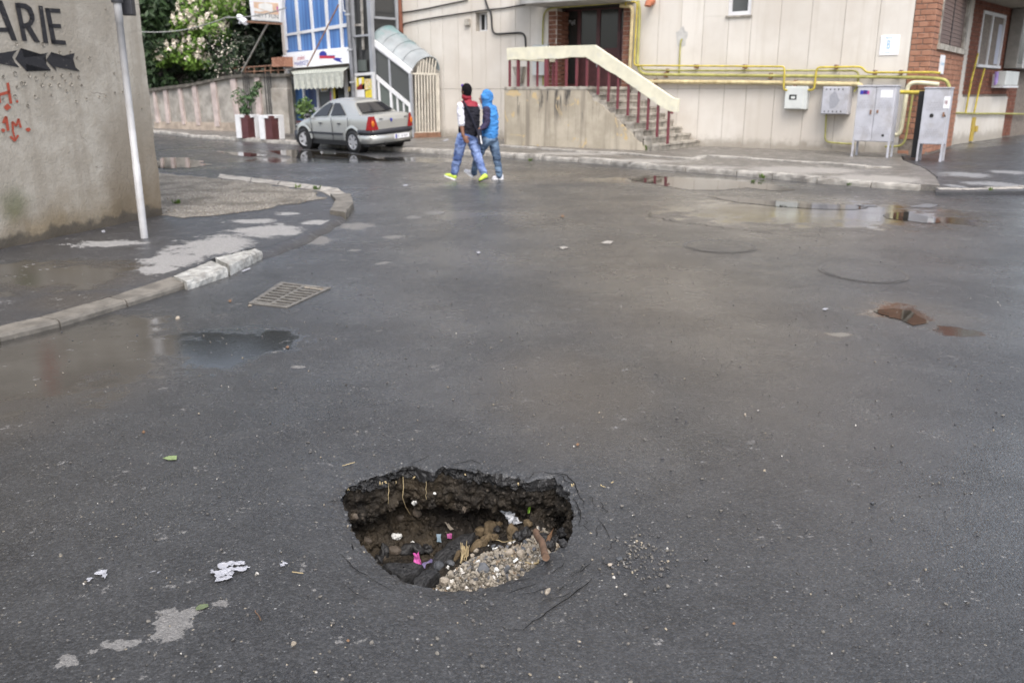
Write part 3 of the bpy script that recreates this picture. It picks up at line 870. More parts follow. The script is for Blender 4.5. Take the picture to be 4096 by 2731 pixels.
mb = MB(); strip(mb, .002, .998, .002, .998, .001, .0025); mb.build('sump', M['crack'], dr)
mb = MB()
strip(mb, 0, 1, 0, .09, .001, .010); strip(mb, 0, 1, .93, 1, .001, .010); strip(mb, 0, .05, .09, .93, .001, .010); strip(mb, .93, 1, .09, .93, .001, .010)
strip(mb, .05, .93, .47, .53, .001, .010)
mb.build('frame', M['iron'], dr)
for k in range(8):
    a = .05 + (k + .5) / 8 * .88
    mb = MB(); strip(mb, a - .050, a - .004, .09, .47, .001, .012); mb.build('slat', M['iron'], dr)
    if k < 7:
        mb = MB(); strip(mb, a - .025, a + .021, .53, .93, .001, .012); mb.build('slat', M['iron'], dr)
mb = MB(); strip(mb, .86, .93, .53, .93, .0035, .006); mb.build('silt', M['grains'], dr)

# ------------------------------------------------------------------ near left pavement, kerbs, gravel corner
def gl(l, z=0.0): return [G(x, y, z) for x, y in l]
KO = [(-900, 1560), (-420, 1462), (0, 1368), (242, 1308), (510, 1228), (743, 1155)]     # foot of the kerb
KI = [(-900, 1470), (-420, 1388), (0, 1305), (159, 1270), (420, 1195), (600, 1140)]
lp_in = gl([(-900, 1470), (-420, 1388), (0, 1305), (159, 1270), (587, 1142), (689, 1108), (800, 1062), (860, 1030), (960, 1004), (1020, 990)], ZL)
TB_I = [(1026, 1002), (1085, 984), (1175, 951), (1265, 911), (1328, 880), (1352, 866)]
TB_O = [(1056, 1038), (1122, 1020), (1204, 986), (1292, 941), (1354, 905), (1388, 884)]
lp_edge = gl(TB_I, ZL)
lp_far = gl([(1326, 855), (1352, 810), (1300, 768), (1122, 737), (900, 712), (638, 689), (200, 660)], ZL)
lp_back = [V((-9, 14, ZL)), V((-12, 9, ZL)), V((-8, 3.5, ZL))]
pavement = sheet('pavement', lp_in + lp_edge + lp_far + lp_back, M['left_pavement'], thick=.09, kind='structure')
WORLD['pavement'] = Matrix.Identity(4)
def kerb_stone(parent, a0, a1, b0, b1, z, mt, label=None, rough=.004, zb=-.03, z1=None, bevel=.012):
    """a0-a1 foot on the road side, b0-b1 inner top edge; one stone with a slightly uneven face"""
    n = 10; z1 = z if z1 is None else z1
    mb = MB(); rows = []
    for i in range(n + 1):
        t = i / n; a = a0.lerp(a1, t); b = b0.lerp(b1, t); zz = z + (z1 - z) * t
        d = (V((b.x, b.y, 0)) - V((a.x, a.y, 0))).normalized(); w = (V((b.x, b.y, 0)) - V((a.x, a.y, 0))).length
        j = lambda k: rough * mn.fractal(V((a.x * 9 + k * 3.3, a.y * 9, k)), .8, 2, 4)
        A = V((a.x, a.y, 0))
        rows.append([A + V((0, 0, zb)), A + d * j(1) + V((0, 0, zz * .55)), A + d * (.012 + j(2)) + V((0, 0, zz * .93 + j(5))), A + d * (.03 + j(3)) + V((0, 0, zz + j(3))), A + d * w * .6 + V((0, 0, zz + j(4) * 1.2)), A + d * w + V((0, 0, zz + .002 + j(6) * .6)), A + d * w + V((0, 0, zb))])
    mb.grid(rows, smooth=False)
    mb.add(rows[0], [tuple(range(7))]); mb.add(rows[-1], [tuple(range(6, -1, -1))])
    o = mb.build('kerb_stone', mt, parent)
    if label: o['label'] = label
    return o
kp = [(-900, 1560), (-560, 1493), (-220, 1419), (0, 1368), (242, 1308), (510, 1228), (743, 1155)]
kq = [(-900, 1470), (-600, 1422), (-300, 1364), (-70, 1322), (159, 1270), (440, 1190), (689, 1108)]
for i in range(len(kp) - 1):
    a0, a1, b0, b1 = G(*kp[i]), G(*kp[i + 1]), G(*kq[i], ZL), G(*kq[i + 1], ZL)
    g = (a1 - a0).normalized() * .006
    kerb_stone(pavement, a0 + g, a1 - g, b0 + g, b1 - g, ZL + .003, M['kerb'])
kerb_stone(pavement, G(752, 1161), G(914, 1106), G(694, 1107, .07), G(845, 1043, .085), .075, M['kerb_white'], 'long kerb stone with peeling white paint', .012, z1=.085)
kerb_stone(pavement, G(922, 1103), G(1052, 1034), G(862, 1036, .09), G(1018, 988, .10), .10, M['kerb_white'], 'thickly whitewashed chipped kerb stone beside the drain', .014, z1=.08)
kc_o = [(1384, 881), (1416, 838), (1405, 800), (1352, 766), (1245, 752), (1122, 737), (1010, 724), (880, 708)]
kc_i = [(1320, 858), (1345, 812), (1322, 787), (1285, 768), (1215, 757), (1110, 742), (1000, 729), (870, 713)]
for i in range(len(kc_o) - 1):
    a0, a1, b0, b1 = G(*kc_o[i]), G(*kc_o[i + 1]), G(*kc_i[i], ZL), G(*kc_i[i + 1], ZL)
    g = (a1 - a0).normalized() * .01
    kerb_stone(pavement, a0 + g, a1 - g, b0 + g, b1 - g, .10 if i < 2 else .06, M['kerb'] if i < 2 else M['kerb_pale'], 'kerb stone at the rounded corner, broken end' if i == 0 else None, .01)
gp = rough_line(gl([(640, 862), (740, 872), (957, 852), (1122, 822), (1300, 792), (1262, 768), (1110, 743), (870, 715), (640, 693), (560, 690)], ZL + .006), .07, .12, True, 3)
tag(sheet('gravel_patch', gp, M['gravel_path']), kind='structure')
mb = MB()
for i in range(1100):
    p = G(random.uniform(655, 1290), random.uniform(700, 862), ZL + .008)
    if p.y < 11: continue
    q = (p.x, p.y)
    ins = False; n = len(gp)
    for k in range(n):
        a, b = gp[k], gp[(k + 1) % n]
        if (a.y > q[1]) != (b.y > q[1]) and q[0] < (b.x - a.x) * (q[1] - a.y) / (b.y - a.y) + a.x: ins = not ins
    if ins: rock(mb, p, random.uniform(.004, .012), random.uniform(0, 50), .6)
tag(mb.build('gravel', M['grains'], fix=False), kind='stuff')
# low torn bank of tar where the kerb is missing
ti = rough_line(gl(TB_I, ZL), .08, .012, seed=4); to_ = rough_line(gl(TB_O), .08, .03, seed=6)
def resample(l, n):
    d_ = [0]
    for i in range(1, len(l)): d_.append(d_[-1] + (l[i] - l[i - 1]).length)
    out = []
    for k in range(n):
        q = d_[-1] * k / (n - 1); i = 1
        while i < len(l) - 1 and d_[i] < q: i += 1
        out.append(l[i - 1].lerp(l[i], (q - d_[i - 1]) / max(1e-6, d_[i] - d_[i - 1])))
    return out
ti, to_ = resample(ti, 60), resample(to_, 60); rows = []
for k in range(8):
    t = k / 7; rows.append([a.lerp(b, t) + UP * (.007 * (1 - t) + .014 * math.sin(math.pi * t) + .006 * mn.noise(V((a.x * 14, a.y * 14, t * 4)))) for a, b in zip(ti, to_)])
mb = MB(); mb.grid([[p - UP * .05 for p in rows[0]]] + rows + [[p - UP * .03 for p in rows[-1]]]); mb.build('tar_bank', M['new_asphalt'], pavement)
# ------------------------------------------------------------------ far pavement along the buildings
FO = [(560, 528), (700, 541), (764, 551), (880, 559), (1000, 567), (1196, 580), (1380, 593), (1538, 603), (1750, 617), (1928, 624), (2017, 631), (2200, 643), (2414, 657), (2555, 673), (2775, 691), (3000, 708), (3110, 718), (3280, 735), (3443, 748), (3600, 760), (3750, 769)]
fo = gl(FO)
inn = gl([(3742, 706), (3697, 673), (3613, 641), (3600, 618)], ZS)
far_back = [FA0 + FD * 15.2 - FN * 1.0 + V((0, 0, ZS)), FA0 - FN * 1.0 - FD * 3 + V((0, 0, ZS)), V((-8, 42, ZS)), V((-24, 46, ZS)), V((-30, 44, ZS)), V((-26, 37, ZS))]
fo_in = []
for i, p in enumerate(fo):
    t = (fo[min(i + 1, len(fo) - 1)] - fo[max(i - 1, 0)]).normalized(); s = V((-t.y, t.x, 0))
    if s.y < 0: s = -s
    fo_in.append(p + s * .14)
far_pav = sheet('far_pavement', [p + V((0, 0, ZS)) for p in fo_in] + inn + far_back, M['far_pavement'], thick=.12, kind='structure')
WORLD['far_pavement'] = Matrix.Identity(4)
# outer kerb stones
Ls = [0]
for i in range(1, len(fo)): Ls.append(Ls[-1] + (fo[i] - fo[i - 1]).length)
def along(lst, d):
    for i in range(1, len(lst)):
        if d <= Ls[i] or i == len(lst) - 1:
            t = (d - Ls[i - 1]) / max(1e-6, Ls[i] - Ls[i - 1]); return lst[i - 1].lerp(lst[i], t)
d = 0.0; k = 0
while d < Ls[-1] - .3:
    e = min(Ls[-1], d + random.choice([.8, 1.0, 1.0, 1.2]))
    a0, a1, b0, b1 = along(fo, d + .012), along(fo, e - .012), along(fo_in, d + .012), along(fo_in, e - .012)
    kerb_stone(far_pav, a0, a1, b0 + (b0 - a0) * .5, b1 + (b1 - a1) * .5, ZS + .012 + random.uniform(-.02, .012), M['kerb_pale'], None, .016, -.03)
    d = e; k += 1
# inner, older kerb line set in the pavement
ki = gl([(1940, 583), (1989, 587), (2297, 608), (2531, 620), (2686, 634), (2788, 641), (2830, 628), (3000, 638), (3277, 657), (3464, 673), (3570, 674)], ZS)
for i in range(len(ki) - 1):
    a, b = ki[i], ki[i + 1]; n = max(1, int((b - a).length / 1.1)); t = (b - a).normalized(); s = V((-t.y, t.x, 0))
    if s.y < 0: s = -s
    for j in range(n):
        p, q = a.lerp(b, j / n) + t * .01, a.lerp(b, (j + 1) / n) - t * .01
        mb = MB(); h = ZS + random.uniform(.03, .055)
        n2 = 6; rows = []
        for m_ in range(n2 + 1):
            c = p.lerp(q, m_ / n2); w = .02 * mn.noise(V((c.x * 3, c.y * 3, 1)))
            c = V((c.x, c.y, 0)); rows.append([c + V((0, 0, .05)), c + s * w + V((0, 0, h - .01)), c + s * (.02 + w) + V((0, 0, h)), c + s * .16 + V((0, 0, h + w * .4)), c + s * .18 + V((0, 0, .05))])
        mb.grid(rows, smooth=False); mb.add(rows[0], [tuple(range(5))]); mb.add(rows[-1], [tuple(range(4, -1, -1))])
        mb.build('kerb_stone', M['kerb_pale'], far_pav)
# yard of newer dark asphalt on the right
ya = gl([(3742, 768), (3750, 708), (3704, 674), (3620, 641), (3604, 616)], .055)
yb = [FA0 + FD * 15.1 + V((0, 0, .055)), FA0 + FD * 17 - FN * 9 + V((0, 0, .055)), V((30, 45, .055)), V((34, 16, .055))]
yc = gl([(4400, 757), (4096, 764), (3900, 768)], .055)
yard = sheet('yard', ya + yb + yc, M['new_asphalt'], thick=.09, kind='structure')
WORLD['yard'] = Matrix.Identity(4)
yk = gl([(3752, 772), (3850, 773), (3960, 771), (4096, 767), (4400, 760)])
for i in range(len(yk) - 1):
    a, b = yk[i], yk[i + 1]; t = (b - a).normalized(); s = V((-t.y, t.x, 0)); s = s if s.y > 0 else -s
    n = max(1, round((b - a).length / 1.0))
    for j in range(n):
        p, q = a.lerp(b, j / n) + t * .012, a.lerp(b, (j + 1) / n) - t * .012
        kerb_stone(yard, p, q, p + s * .16, q + s * .16, .075 + random.uniform(-.02, .01), M['kerb_pale'], None, .014)

# ------------------------------------------------------------------ puddles
def puddle(pts, label, step=.10, amp=.05, seed=0, z=.004):
    ln = rough_line(gl(pts), step, amp, True, seed)
    o = sheet('puddle', [V((p.x, p.y, z)) for p in ln], M['puddle'])
    return tag(o, kind='structure')
puddle([(1080, 604), (1180, 600), (1300, 607), (1420, 618), (1540, 640), (1555, 648), (1400, 634), (1320, 640), (1260, 632), (1200, 634), (1130, 620)], 'x', .25, .10, 1)
puddle([(650, 632), (720, 632), (800, 640), (830, 660), (760, 672), (660, 676), (600, 670)], 'x', .16, .22, 2)
puddle([(860, 606), (1000, 612), (1080, 622), (1000, 628), (930, 620)], 'x', .2, .1, 12)
puddle([(2500, 713), (2600, 702), (2760, 718), (2900, 722), (3020, 728), (3080, 738), (3190, 760), (3120, 766), (2990, 752), (2900, 762), (2760, 762), (2640, 742)], 'x', .16, .09, 3)
puddle([(2830, 784), (2960, 791), (3120, 806), (3260, 822), (3420, 821), (3480, 832), (3420, 840), (3280, 837), (3120, 828), (2960, 812)], 'x', .16, .07, 11)
puddle([(3520, 862), (3540, 853), (3640, 848), (3720, 868), (3770, 888), (3700, 892), (3640, 884), (3560, 874)], 'x', .12, .10, 4)
puddle([(3420, 820), (3500, 820), (3510, 828), (3440, 828)], 'x', .1, .03, 5)
puddle([(3630, 828), (3700, 815), (3760, 820), (3720, 832)], 'x', .1, .03, 6)
puddle([(3510, 1248), (3560, 1236), (3630, 1246), (3690, 1268), (3700, 1290), (3650, 1304), (3600, 1284), (3545, 1272)], 'x', .04, .06, 7)
# ------------------------------------------------------------------ near left building
lb = thing('plastered_building', 'grey plastered building corner with black lettering and painted arrows', 'building', (WL1.x, WL1.y, ZL))
def WP(px, py, off=0.0): return PL(px, py, WL0 + WLN * off, WLN)
back = -WLN
mb = MB()
q0, q1 = WL0 - WLD * 7, WL1
q0, q1 = V((q0.x, q0.y, -.02)), V((q1.x, q1.y, -.02))
nx = 90; nz = 46; rows = []
L = (q1 - q0).length
for k in range(nz + 1):
    z = -.02 + (8.5 * (k / nz) ** 1.6)
    row = []
    for i in range(nx + 1):
        s = L * (i / nx); p = q0 + WLD * s
        w = .005 * mn.fractal(V((s * 1.1, z * 1.1, 3)), .9, 2.1, 4) - .004
        chip = 0
        if z < .35: chip = -.05 * max(0, mn.noise(V((s * 2.6, z * 3, 8))) + .15 - z)
        e = .02 * mn.fractal(V((z * 2.5, 4, 1)), .8, 2, 4) if i == nx else 0
        row.append(p + WLN * (w + chip) + WLD * e + V((0, 0, z + .02)))
    rows.append(row)
mb.grid(rows)
e = [r[-1] for r in rows]
mb.grid([e, [p + back * 6 for p in e]][::-1])
mb.build('wall', M['plaster'], lb)
def k1(x, y): return (x * .4677, y * .4677)
def paint(name, polys, mt, off=.004, label=None, parent=lb):
    mb = MB()
    for pl in polys:
        pts = [WP(*k1(*p), off) for p in pl]
        # cut long edges so the paint follows
        bm = bmesh.new(); vs = [bm.verts.new(p) for p in pts]
        f = bm.faces.new(vs); tri = bmesh.ops.triangulate(bm, faces=[f])
        b = len(mb.v); bm.verts.index_update()
        mb.add([v.co.copy() for v in bm.verts], [tuple(v.index for v in q.verts) for q in bm.faces]); bm.free()
    o = mb.build(name, mt, parent)
    if label: o['label'] = label
    return o
def stroke(pts, w):
    out = []
    for i in range(len(pts) - 1):
        a, b = V((*pts[i], 0)), V((*pts[i + 1], 0)); t = (b - a).normalized(); s = V((-t.y, t.x, 0)) * w / 2
        e = t * w * .12
        out.append([tuple((a + s - e)[:2]), tuple((b + s + e)[:2]), tuple((b - s + e)[:2]), tuple((a - s - e)[:2])])
    return out
BP = M['black_paint']
paint('letter', [[(-42, 0), (18, 5), (148, 350), (100, 346)], [(-42, 0), (18, 5), (-130, 340), (-178, 335)], [(-70, 238), (78, 238), (90, 275), (-84, 274)]], BP, label='letter A painted in black')
paint('letter', [[(126, 27), (168, 30), (232, 353), (192, 350)]] + stroke([(150, 46), (215, 54), (252, 80), (272, 130), (276, 168), (258, 205), (222, 222), (190, 224)], 42) + [[(216, 232), (262, 225), (344, 364), (296, 360)]], BP, label='letter R painted in black')
paint('letter', [[(328, 50), (364, 54), (414, 373), (372, 369)]], BP, label='letter I painted in black')
paint('letter', [[(383, 70), (424, 73), (484, 378), (442, 376)], [(384, 70), (514, 78), (519, 113), (391, 106)], [(414, 204), (520, 209), (526, 243), (420, 239)], [(436, 342), (560, 349), (568, 386), (444, 378)]], BP, label='letter E painted in black')
paint('painted_arrow', [[(640, 456), (625, 505), (630, 545), (648, 580), (686, 613), (474, 573), (484, 612), (396, 516), (438, 446), (452, 498)]], BP)
paint('painted_arrow', [[(414, 451), (392, 478), (372, 506), (398, 552), (437, 604), (220, 548), (230, 612), (131, 506), (179, 412), (204, 492)]], BP)
paint('painted_arrow', [[(150, 431), (122, 460), (105, 490), (128, 535), (167, 578), (0, 546), (-42, 535), (-30, 610), (-150, 490), (-72, 400), (-50, 465), (0, 456)]], BP)
RP = M['red_paint']
def disc(cx, cy, r): return [(cx + r * math.cos(a * .7854) * (1 + .2 * math.sin(a * 3 + cx)), cy + r * math.sin(a * .7854) * (1 + .2 * math.cos(a * 2 + cy))) for a in range(8)]
paint('red_letter', stroke([(66, 712), (94, 885)], 24) + stroke([(-10, 812), (84, 788)], 26) + stroke([(-30, 720), (-2, 880)], 24) + [disc(65, 918, 28), disc(148, 868, 12)], RP, label='red letter H and dots')
paint('red_letter', stroke([(28, 1052), (52, 1000), (70, 1118)], 24) + stroke([(112, 1108), (106, 1042), (140, 1078), (158, 1018), (178, 1092)], 18) + [disc(28, 1115, 18), disc(240, 1110, 20)], RP, label='red figure 1M and dots')
paint('red_arrow', stroke([(108, 1108), (128, 1190)], 15) + stroke([(90, 1168), (126, 1206), (156, 1158)], 18), RP)
mb = MB()
for x, y, r in [(30, 660, 11), (132, 632, 15), (255, 648, 13), (308, 672, 14), (388, 640, 13), (452, 668, 12), (532, 648, 12), (606, 638, 10), (676, 660, 12), (188, 716, 14), (214, 716, 12), (362, 726, 13), (430, 728, 10), (508, 730, 13), (612, 724, 13), (148, 745, 10), (570, 778, 10), (302, 830, 13), (132, 826, 13), (742, 848, 10), (850, 830, 9), (906, 826, 9), (980, 632, 10), (985, 795, 10), (1050, 790, 9), (440, 815, 8), (654, 870, 9), (30, 850, 10), (664, 498, 11), (768, 498, 10), (1190, 815, 8), (514, 450, 11), (604, 448, 10), (370, 378, 12), (140, 380, 10), (240, 905, 10), (908, 80, 8), (1215, 930, 7), (560, 690, 7), (700, 730, 8)]:
    c = WP(*k1(x, y), .006); rr = r * .4677 / 330
    rim = [c + (WLD * math.cos(a * .628) * (1 + .3 * math.sin(a * 2.1 + x)) + UP * math.sin(a * .628) * 1.1) * rr for a in range(10)]
    mid = c - WLN * .03
    mb.add(rim + [mid], [(i, (i + 1) % 10, 10) for i in range(10)])
pt = mb.build('pit', M['concrete'], lb); pt['kind'] = 'stuff'
# moss is in the plaster; pole in front of it
pole_b = G(578, 952, ZL)
po = thing('street_pole', 'slim white steel pole with a dark collar in front of the grey wall', 'pole', pole_b)
ptop = PL(469, 12, pole_b, V((0, -1, 0)))
PD = V((0, 0, 1)) * 1
h = ptop.z
mb = MB(); base = pole_b + V((0, 0, -.02))
lean = (ptop - pole_b); mb.tube([base, pole_b + lean * .33, pole_b + lean * .331, pole_b + lean * .92, pole_b + lean * .921, ptop], [.040, .0395, .036, .036, .040, .040], 14)
mb.build('shaft', M['pole'], po)
mb = MB(); mb.tube([ptop, ptop + lean.normalized() * .12], .058, 14); mb.tube([ptop + lean.normalized() * .12, ptop + lean.normalized() * 1.6], .035, 12); mb.build('collar', M['car_plastic'], po)
mb = MB(); c = PL(497, 20, pole_b + V((0, .1, 0)), V((0, -1, 0))); mb.box(c + V((.01, .05, .10)), (.13, .10, .40)); mb.build('control_box', M['car_plastic'], po, .01)

# ------------------------------------------------------------------ apartment building
ab = thing('apartment_building', 'cream concrete panel apartment building with a brick corner and yellow gas pipes', 'building', FA0 + FD * 8)
TOPZ = 27.0
uL = FU(1604, 300)[0]; uBr = FU(3640, 190)[0]
uC = (G(3672, 617, ZS) - FA).dot(FD)
wA = FU(1903, 49); wB = FU(1949, 125)
winA = (FU(1903, 90)[0], FU(1949, 90)[0], wB[1], FU(1930, 50)[1])
winB = (FU(2912, 40)[0], FU(3004, 40)[0], FU(2955, 62)[1], FU(2955, 62)[1] + 1.25)
dL, dR = FU(2226, 200)[0], FU(2490, 200)[0]
doorhole = (dL, dR, 1.6, FU(2200, 33)[1])
xs = [1604, 1678, 1726, 1774, 1835, 1889, 1944, 2003, 2061, 2120, 2192, 2360, 2527, 2625, 2714, 2801, 2901, 2990, 3104, 3225, 3356, 3492, 3640]
us = [FU(x, 300)[0] for x in xs]; us[-1] = uBr
ZJ = FU(1900, 357)[1]
holes = [winA, winB, doorhole]
upw = []
for fl in range(7):
    for j in range(6):
        u0 = uL + 1.2 + j * 2.95; z0 = 5.9 + fl * 2.9
        upw.append((u0, u0 + 1.4, z0, z0 + 1.4))
def panel(u0, u1, z0, z1):
    rs = [(u0, u1, z0, z1)]
    for hh in holes + upw:
        rs = [q for r in rs for q in rect_minus(r, hh)]
    if not rs: return
    mb = MB()
    for r in rs:
        if r[1] - r[0] > .02 and r[3] - r[2] > .02: mb.fbox(r[0], r[1], r[2], r[3], -.0155, 0)
    if mb.v: mb.build('wall_panel', M['facade'], ab, .006)
g = .006
for i in range(len(us) - 1):
    panel(us[i] + g, us[i + 1] - g, .0, ZJ - g)
    panel(us[i] + g, us[i + 1] - g, ZJ + g, 4.75)
for i in range(0, len(us) - 1, 2):
    a, b = us[i], us[min(i + 2, len(us) - 1)]
    for fl in range(8): panel(a + g, b - g, 4.77 + fl * 2.9, 4.77 + fl * 2.9 + 2.88)
mb = MB()
rs = [(uL, uBr, 0, TOPZ + 1.3)]
for hh in holes + upw: rs = [q for r in rs for q in rect_minus(r, hh)]
for r in rs: mb.fbox(r[0], r[1], r[2], r[3], -.30, -.016)
mb.build('wall', M['joint'], ab)
mb = MB(); mb.fbox(uL, uC - .1, 0, TOPZ + 1.3, -9, -.9); mb.fbox(uL, uC - .1, TOPZ + 1.3, TOPZ + 1.6, -9, .1)
mb.build('core', M['facade'], ab)
def window(u0, u1, z0, z1, dep=-.14, mull=1, frame=None, glass=None, sill=True, fw=.07):
    mb = MB(); fr = frame or M['white_metal']
    for r in [(u0, u1, z0, z0 + fw), (u0, u1, z1 - fw, z1), (u0, u0 + fw, z0 + fw, z1 - fw), (u1 - fw, u1, z0 + fw, z1 - fw)]: mb.fbox(*r, dep - .06, dep)
    for k in range(1, mull + 1):
        m_ = u0 + (u1 - u0) * k / (mull + 1); mb.fbox(m_ - .03, m_ + .03, z0 + fw, z1 - fw, dep - .06, dep - .004)
    w = mb.build('window', fr, ab)
    WORLD[w.name] = Matrix.Identity(4)
    mb = MB(); mb.fbox(u0 + fw, u1 - fw, z0 + fw, z1 - fw, dep - .04, dep - .03); p = mb.build('pane', glass or M['glass_dark'], None); p.parent = w
    if sill:
        mb = MB(); mb.fbox(u0 - .04, u1 + .04, z0 - .05, z0 - .002, -.12, .05); p = mb.build('sill', M['concrete'], None); p.parent = w
    return w
def sub(o, parent):
    o.parent = parent
    return o
for r in upw: window(*r)
window(*winA, dep=-.22, mull=1, sill=False, fw=.05)
window(*winB, dep=-.03, mull=0, fw=.10, glass=M['glass_grey'])
# brick: the facade's own right end and the return side
SE = G(3806, 582, .06)
sdir = V((SE.x, SE.y, 0)) - (FA0 + FD * uC); sL = sdir.length; sdir.normalize()
sn = V((sdir.y, -sdir.x, 0)); sn = sn if sn.dot(V((0, 0, 0)) - SE) > 0 else -sn
cor = FA0 + FD * uC
BH = .132
mats_b = M['brick']
brk_me = {}
def brick_mesh(L, mt):
    k = (round(L, 3), mt.name)
    if k not in brk_me:
        mb = MB(); mb.box((0, 0, 0), (L, .11, BH - .016))
        me = mb.mesh('brick', mt); brk_me[k] = me
        bm = bmesh.new(); bm.from_mesh(me); bmesh.ops.bevel(bm, geom=list(bm.edges), offset=.008, segments=1, affect='EDGES'); bm.to_mesh(me); bm.free()
    return brk_me[k]
wcol = []
def courses(o, X, N, length, z0, z1, holes=(), Lb=.262, off=0.0):
    out = []; k = 0; z = z0
    while z + BH <= z1 + .001:
        s = -Lb / 2 if k % 2 else 0.0
        while s < length - .02:
            a, b = max(0, s), min(length, s + Lb)
            if b - a > .05:
                ok = True
                for h0, h1, h2, h3 in holes:
                    if b > h0 + .01 and a < h1 - .01 and z + BH > h2 + .01 and z < h3 - .01:
                        if a < h0 - .05: b = h0
                        elif b > h1 + .05: a = h1
                        else: ok = False
                if ok and b - a > .04: out.append((a, b, z))
            s += Lb
        z += BH; k += 1
    return [(o + X * ((a + b) / 2) + UP * (z + BH / 2), b - a - .014, X, N) for a, b, z in out]
def lay(bricks, parent, mt, proud=.0):
    for c, L, X, N in bricks:
        o = bpy.data.objects.new('brick', brick_mesh(L, mt)); COL.objects.link(o)
        c = c - N * (.055 - proud + random.uniform(-.004, .006))
        m = Matrix((( X.x, N.x, 0, c.x), (X.y, N.y, 0, c.y), (0, 0, 1, c.z), (0, 0, 0, 1))) @ Matrix.Rotation(random.uniform(-.012, .012), 4, 'Y')
        o.parent = parent; o.matrix_parent_inverse = WORLD[parent.name].inverted(); o.matrix_basis = m
def join_bricks(bricks, parent, mt, name='brickwork', proud=0.0):
    mb = MB()
    for c, L, X, N in bricks: mb.box(c - N * (.055 - proud + random.uniform(-.004, .006)), (L, .11, BH - .016), X, N)
    o = mb.build(name, mt, parent, fix=False); o['kind'] = 'stuff'
    return o
front = courses(FA0 + FD * (uBr + .005), FD, FN, uC - uBr - .005, .05, 4.6)
keep = []
for b in front:                                    # broken foot of the brick end
    p = b[0]
    if p.z < .5 and random.random() < .35: continue
    keep.append(b)
sw0 = PL(3748, 186, cor, sn); sw1 = PL(3856, 212, cor, sn)     # side window foot corners
wu0, wu1 = (sw0 - cor).dot(sdir), (sw1 - cor).dot(sdir)
wz0 = min(sw0.z, sw1.z) + .08; wz1 = wz0 + 1.75
wu0, wu1 = wu0 + .08, wu1 - .05
sideb = courses(cor, sdir, sn, sL, .05, 4.6, [(wu0, wu1, wz0, wz1)])
sideb.sort(key=lambda b: (b[0] - V((0, 0, 1.6))).length)
n_one = 290 - len(keep)
lay(keep, ab, M['brick']); lay(sideb[:n_one], ab, M['brick']); join_bricks(sideb[n_one:], ab, M['brick'])
mb = MB()
for o_, X, N, ln in ((FA0 + FD * (uBr + .004), FD, FN, uC - uBr - .03),):
    a = o_ - N * .018; b = o_ + X * ln - N * .018
    mb.hexa([a, b, b - N * .25, a - N * .25] + [p + UP * 4.62 for p in (a, b, b - N * .25, a - N * .25)])
for (s0, s1, z0, z1) in rect_minus((.03, sL, 0, 4.62), (wu0, wu1, wz0, wz1)):
    a = cor + sdir * s0 - sn * .018; b = cor + sdir * s1 - sn * .018
    q = [a, b, b - sn * .25, a - sn * .25]
    mb.hexa([p + UP * z0 for p in q] + [p + UP * z1 for p in q])
mb.build('mortar_bed', M['mortar'], ab)
mb = MB(); q = [FA0 + FD * (uBr + .002) - FN * .01, cor - FN * .01 - FD * .01, cor + sdir * sL - sn * .01, cor + sdir * sL - sn * 3]
mb.hexa([p + UP * 4.63 for p in q] + [p + UP * (TOPZ + 1.3) for p in q]); mb.build('upper_brickwork', M['brick'], ab)
# shuttered side window
def SB(mb, s0, s1, z0, z1, o0, o1, m=0):
    a, b = cor + sdir * s0, cor + sdir * s1
    q = [a + sn * o0, b + sn * o0, b + sn * o1, a + sn * o1]
    mb.hexa([p + UP * z0 for p in q] + [p + UP * z1 for p in q], m)
mb = MB()
SB(mb, wu0, wu0 + .1, wz0, wz1, -.12, .02); SB(mb, wu1 - .28, wu1, wz0, wz1, -.12, .02); SB(mb, wu0 - .06, wu1 + .06, wz0 - .14, wz0 - .001, -.12, .06); SB(mb, wu0 + .1, wu1 - .28, wz1 - .1, wz1, -.12, .02)
w = mb.build('window', M['concrete'], ab); w['label'] = 'window with closed brown roller shutters'; WORLD[w.name] = Matrix.Identity(4)
z = wz0; mid = (wu0 + .1 + wu1 - .28) / 2
mb = MB()
mb2 = MB(); SB(mb2, wu0 + .1, wu1 - .28, wz0, wz1 - .1, -.12, -.10); sub(mb2.build('backing', M['dark'], None), w)
for a, b in ((wu0 + .1, mid - .03), (mid + .03, wu1 - .28)):
    k = 0; z = wz0 + .01
    while z < wz1 - .14:
        SB(mb, a, b, z, z + .042, -.09, -.06 + .008 * (k % 2)); z += .05; k += 1
sub(mb.build('shutter_slats', simple('brown_shutter', (.14, .09, .075), .5, .1), None), w)
mb = MB(); SB(mb, mid - .03, mid + .03, wz0, wz1 - .1, -.09, -.04); sub(mb.build('mullion', M['dark'], None), w)
# recessed dark side wall further right with plinth, windows, air conditioner, balcony above
r0 = cor + sdir * sL
rdir = (V((*G(4080, 542, .06)[:2], 0)) - r0).normalized()
rn = V((rdir.y, -rdir.x, 0)); rn = rn if rn.dot(-r0) > 0 else -rn
RO = r0 - rn * .35 - rdir * .8
def RPt(px, py, off=0.0): return PL(px, py, RO + rn * off, rn)
def RS(px, py, off=0.0):
    p = RPt(px, py, off); return (p - RO).dot(rdir), p.z
def RB(mb, s0, s1, z0, z1, o0, o1, m=0):
    a, b = RO + rdir * s0, RO + rdir * s1
    q = [a + rn * o0, b + rn * o0, b + rn * o1, a + rn * o1]
    mb.hexa([p + UP * z0 for p in q] + [p + UP * z1 for p in q], m)
pz = RS(3930, 388)[1]; ps1 = RS(4015, 470)[0]
rb = courses(RO, rdir, rn, 9.0, .05, 4.9, [(-1, ps1, -1, pz), (RS(3912, 200)[0], RS(4003, 200)[0], RS(3950, 262)[1], RS(3990, 55)[1])])
join_bricks(rb, ab, M['brick_dark'])
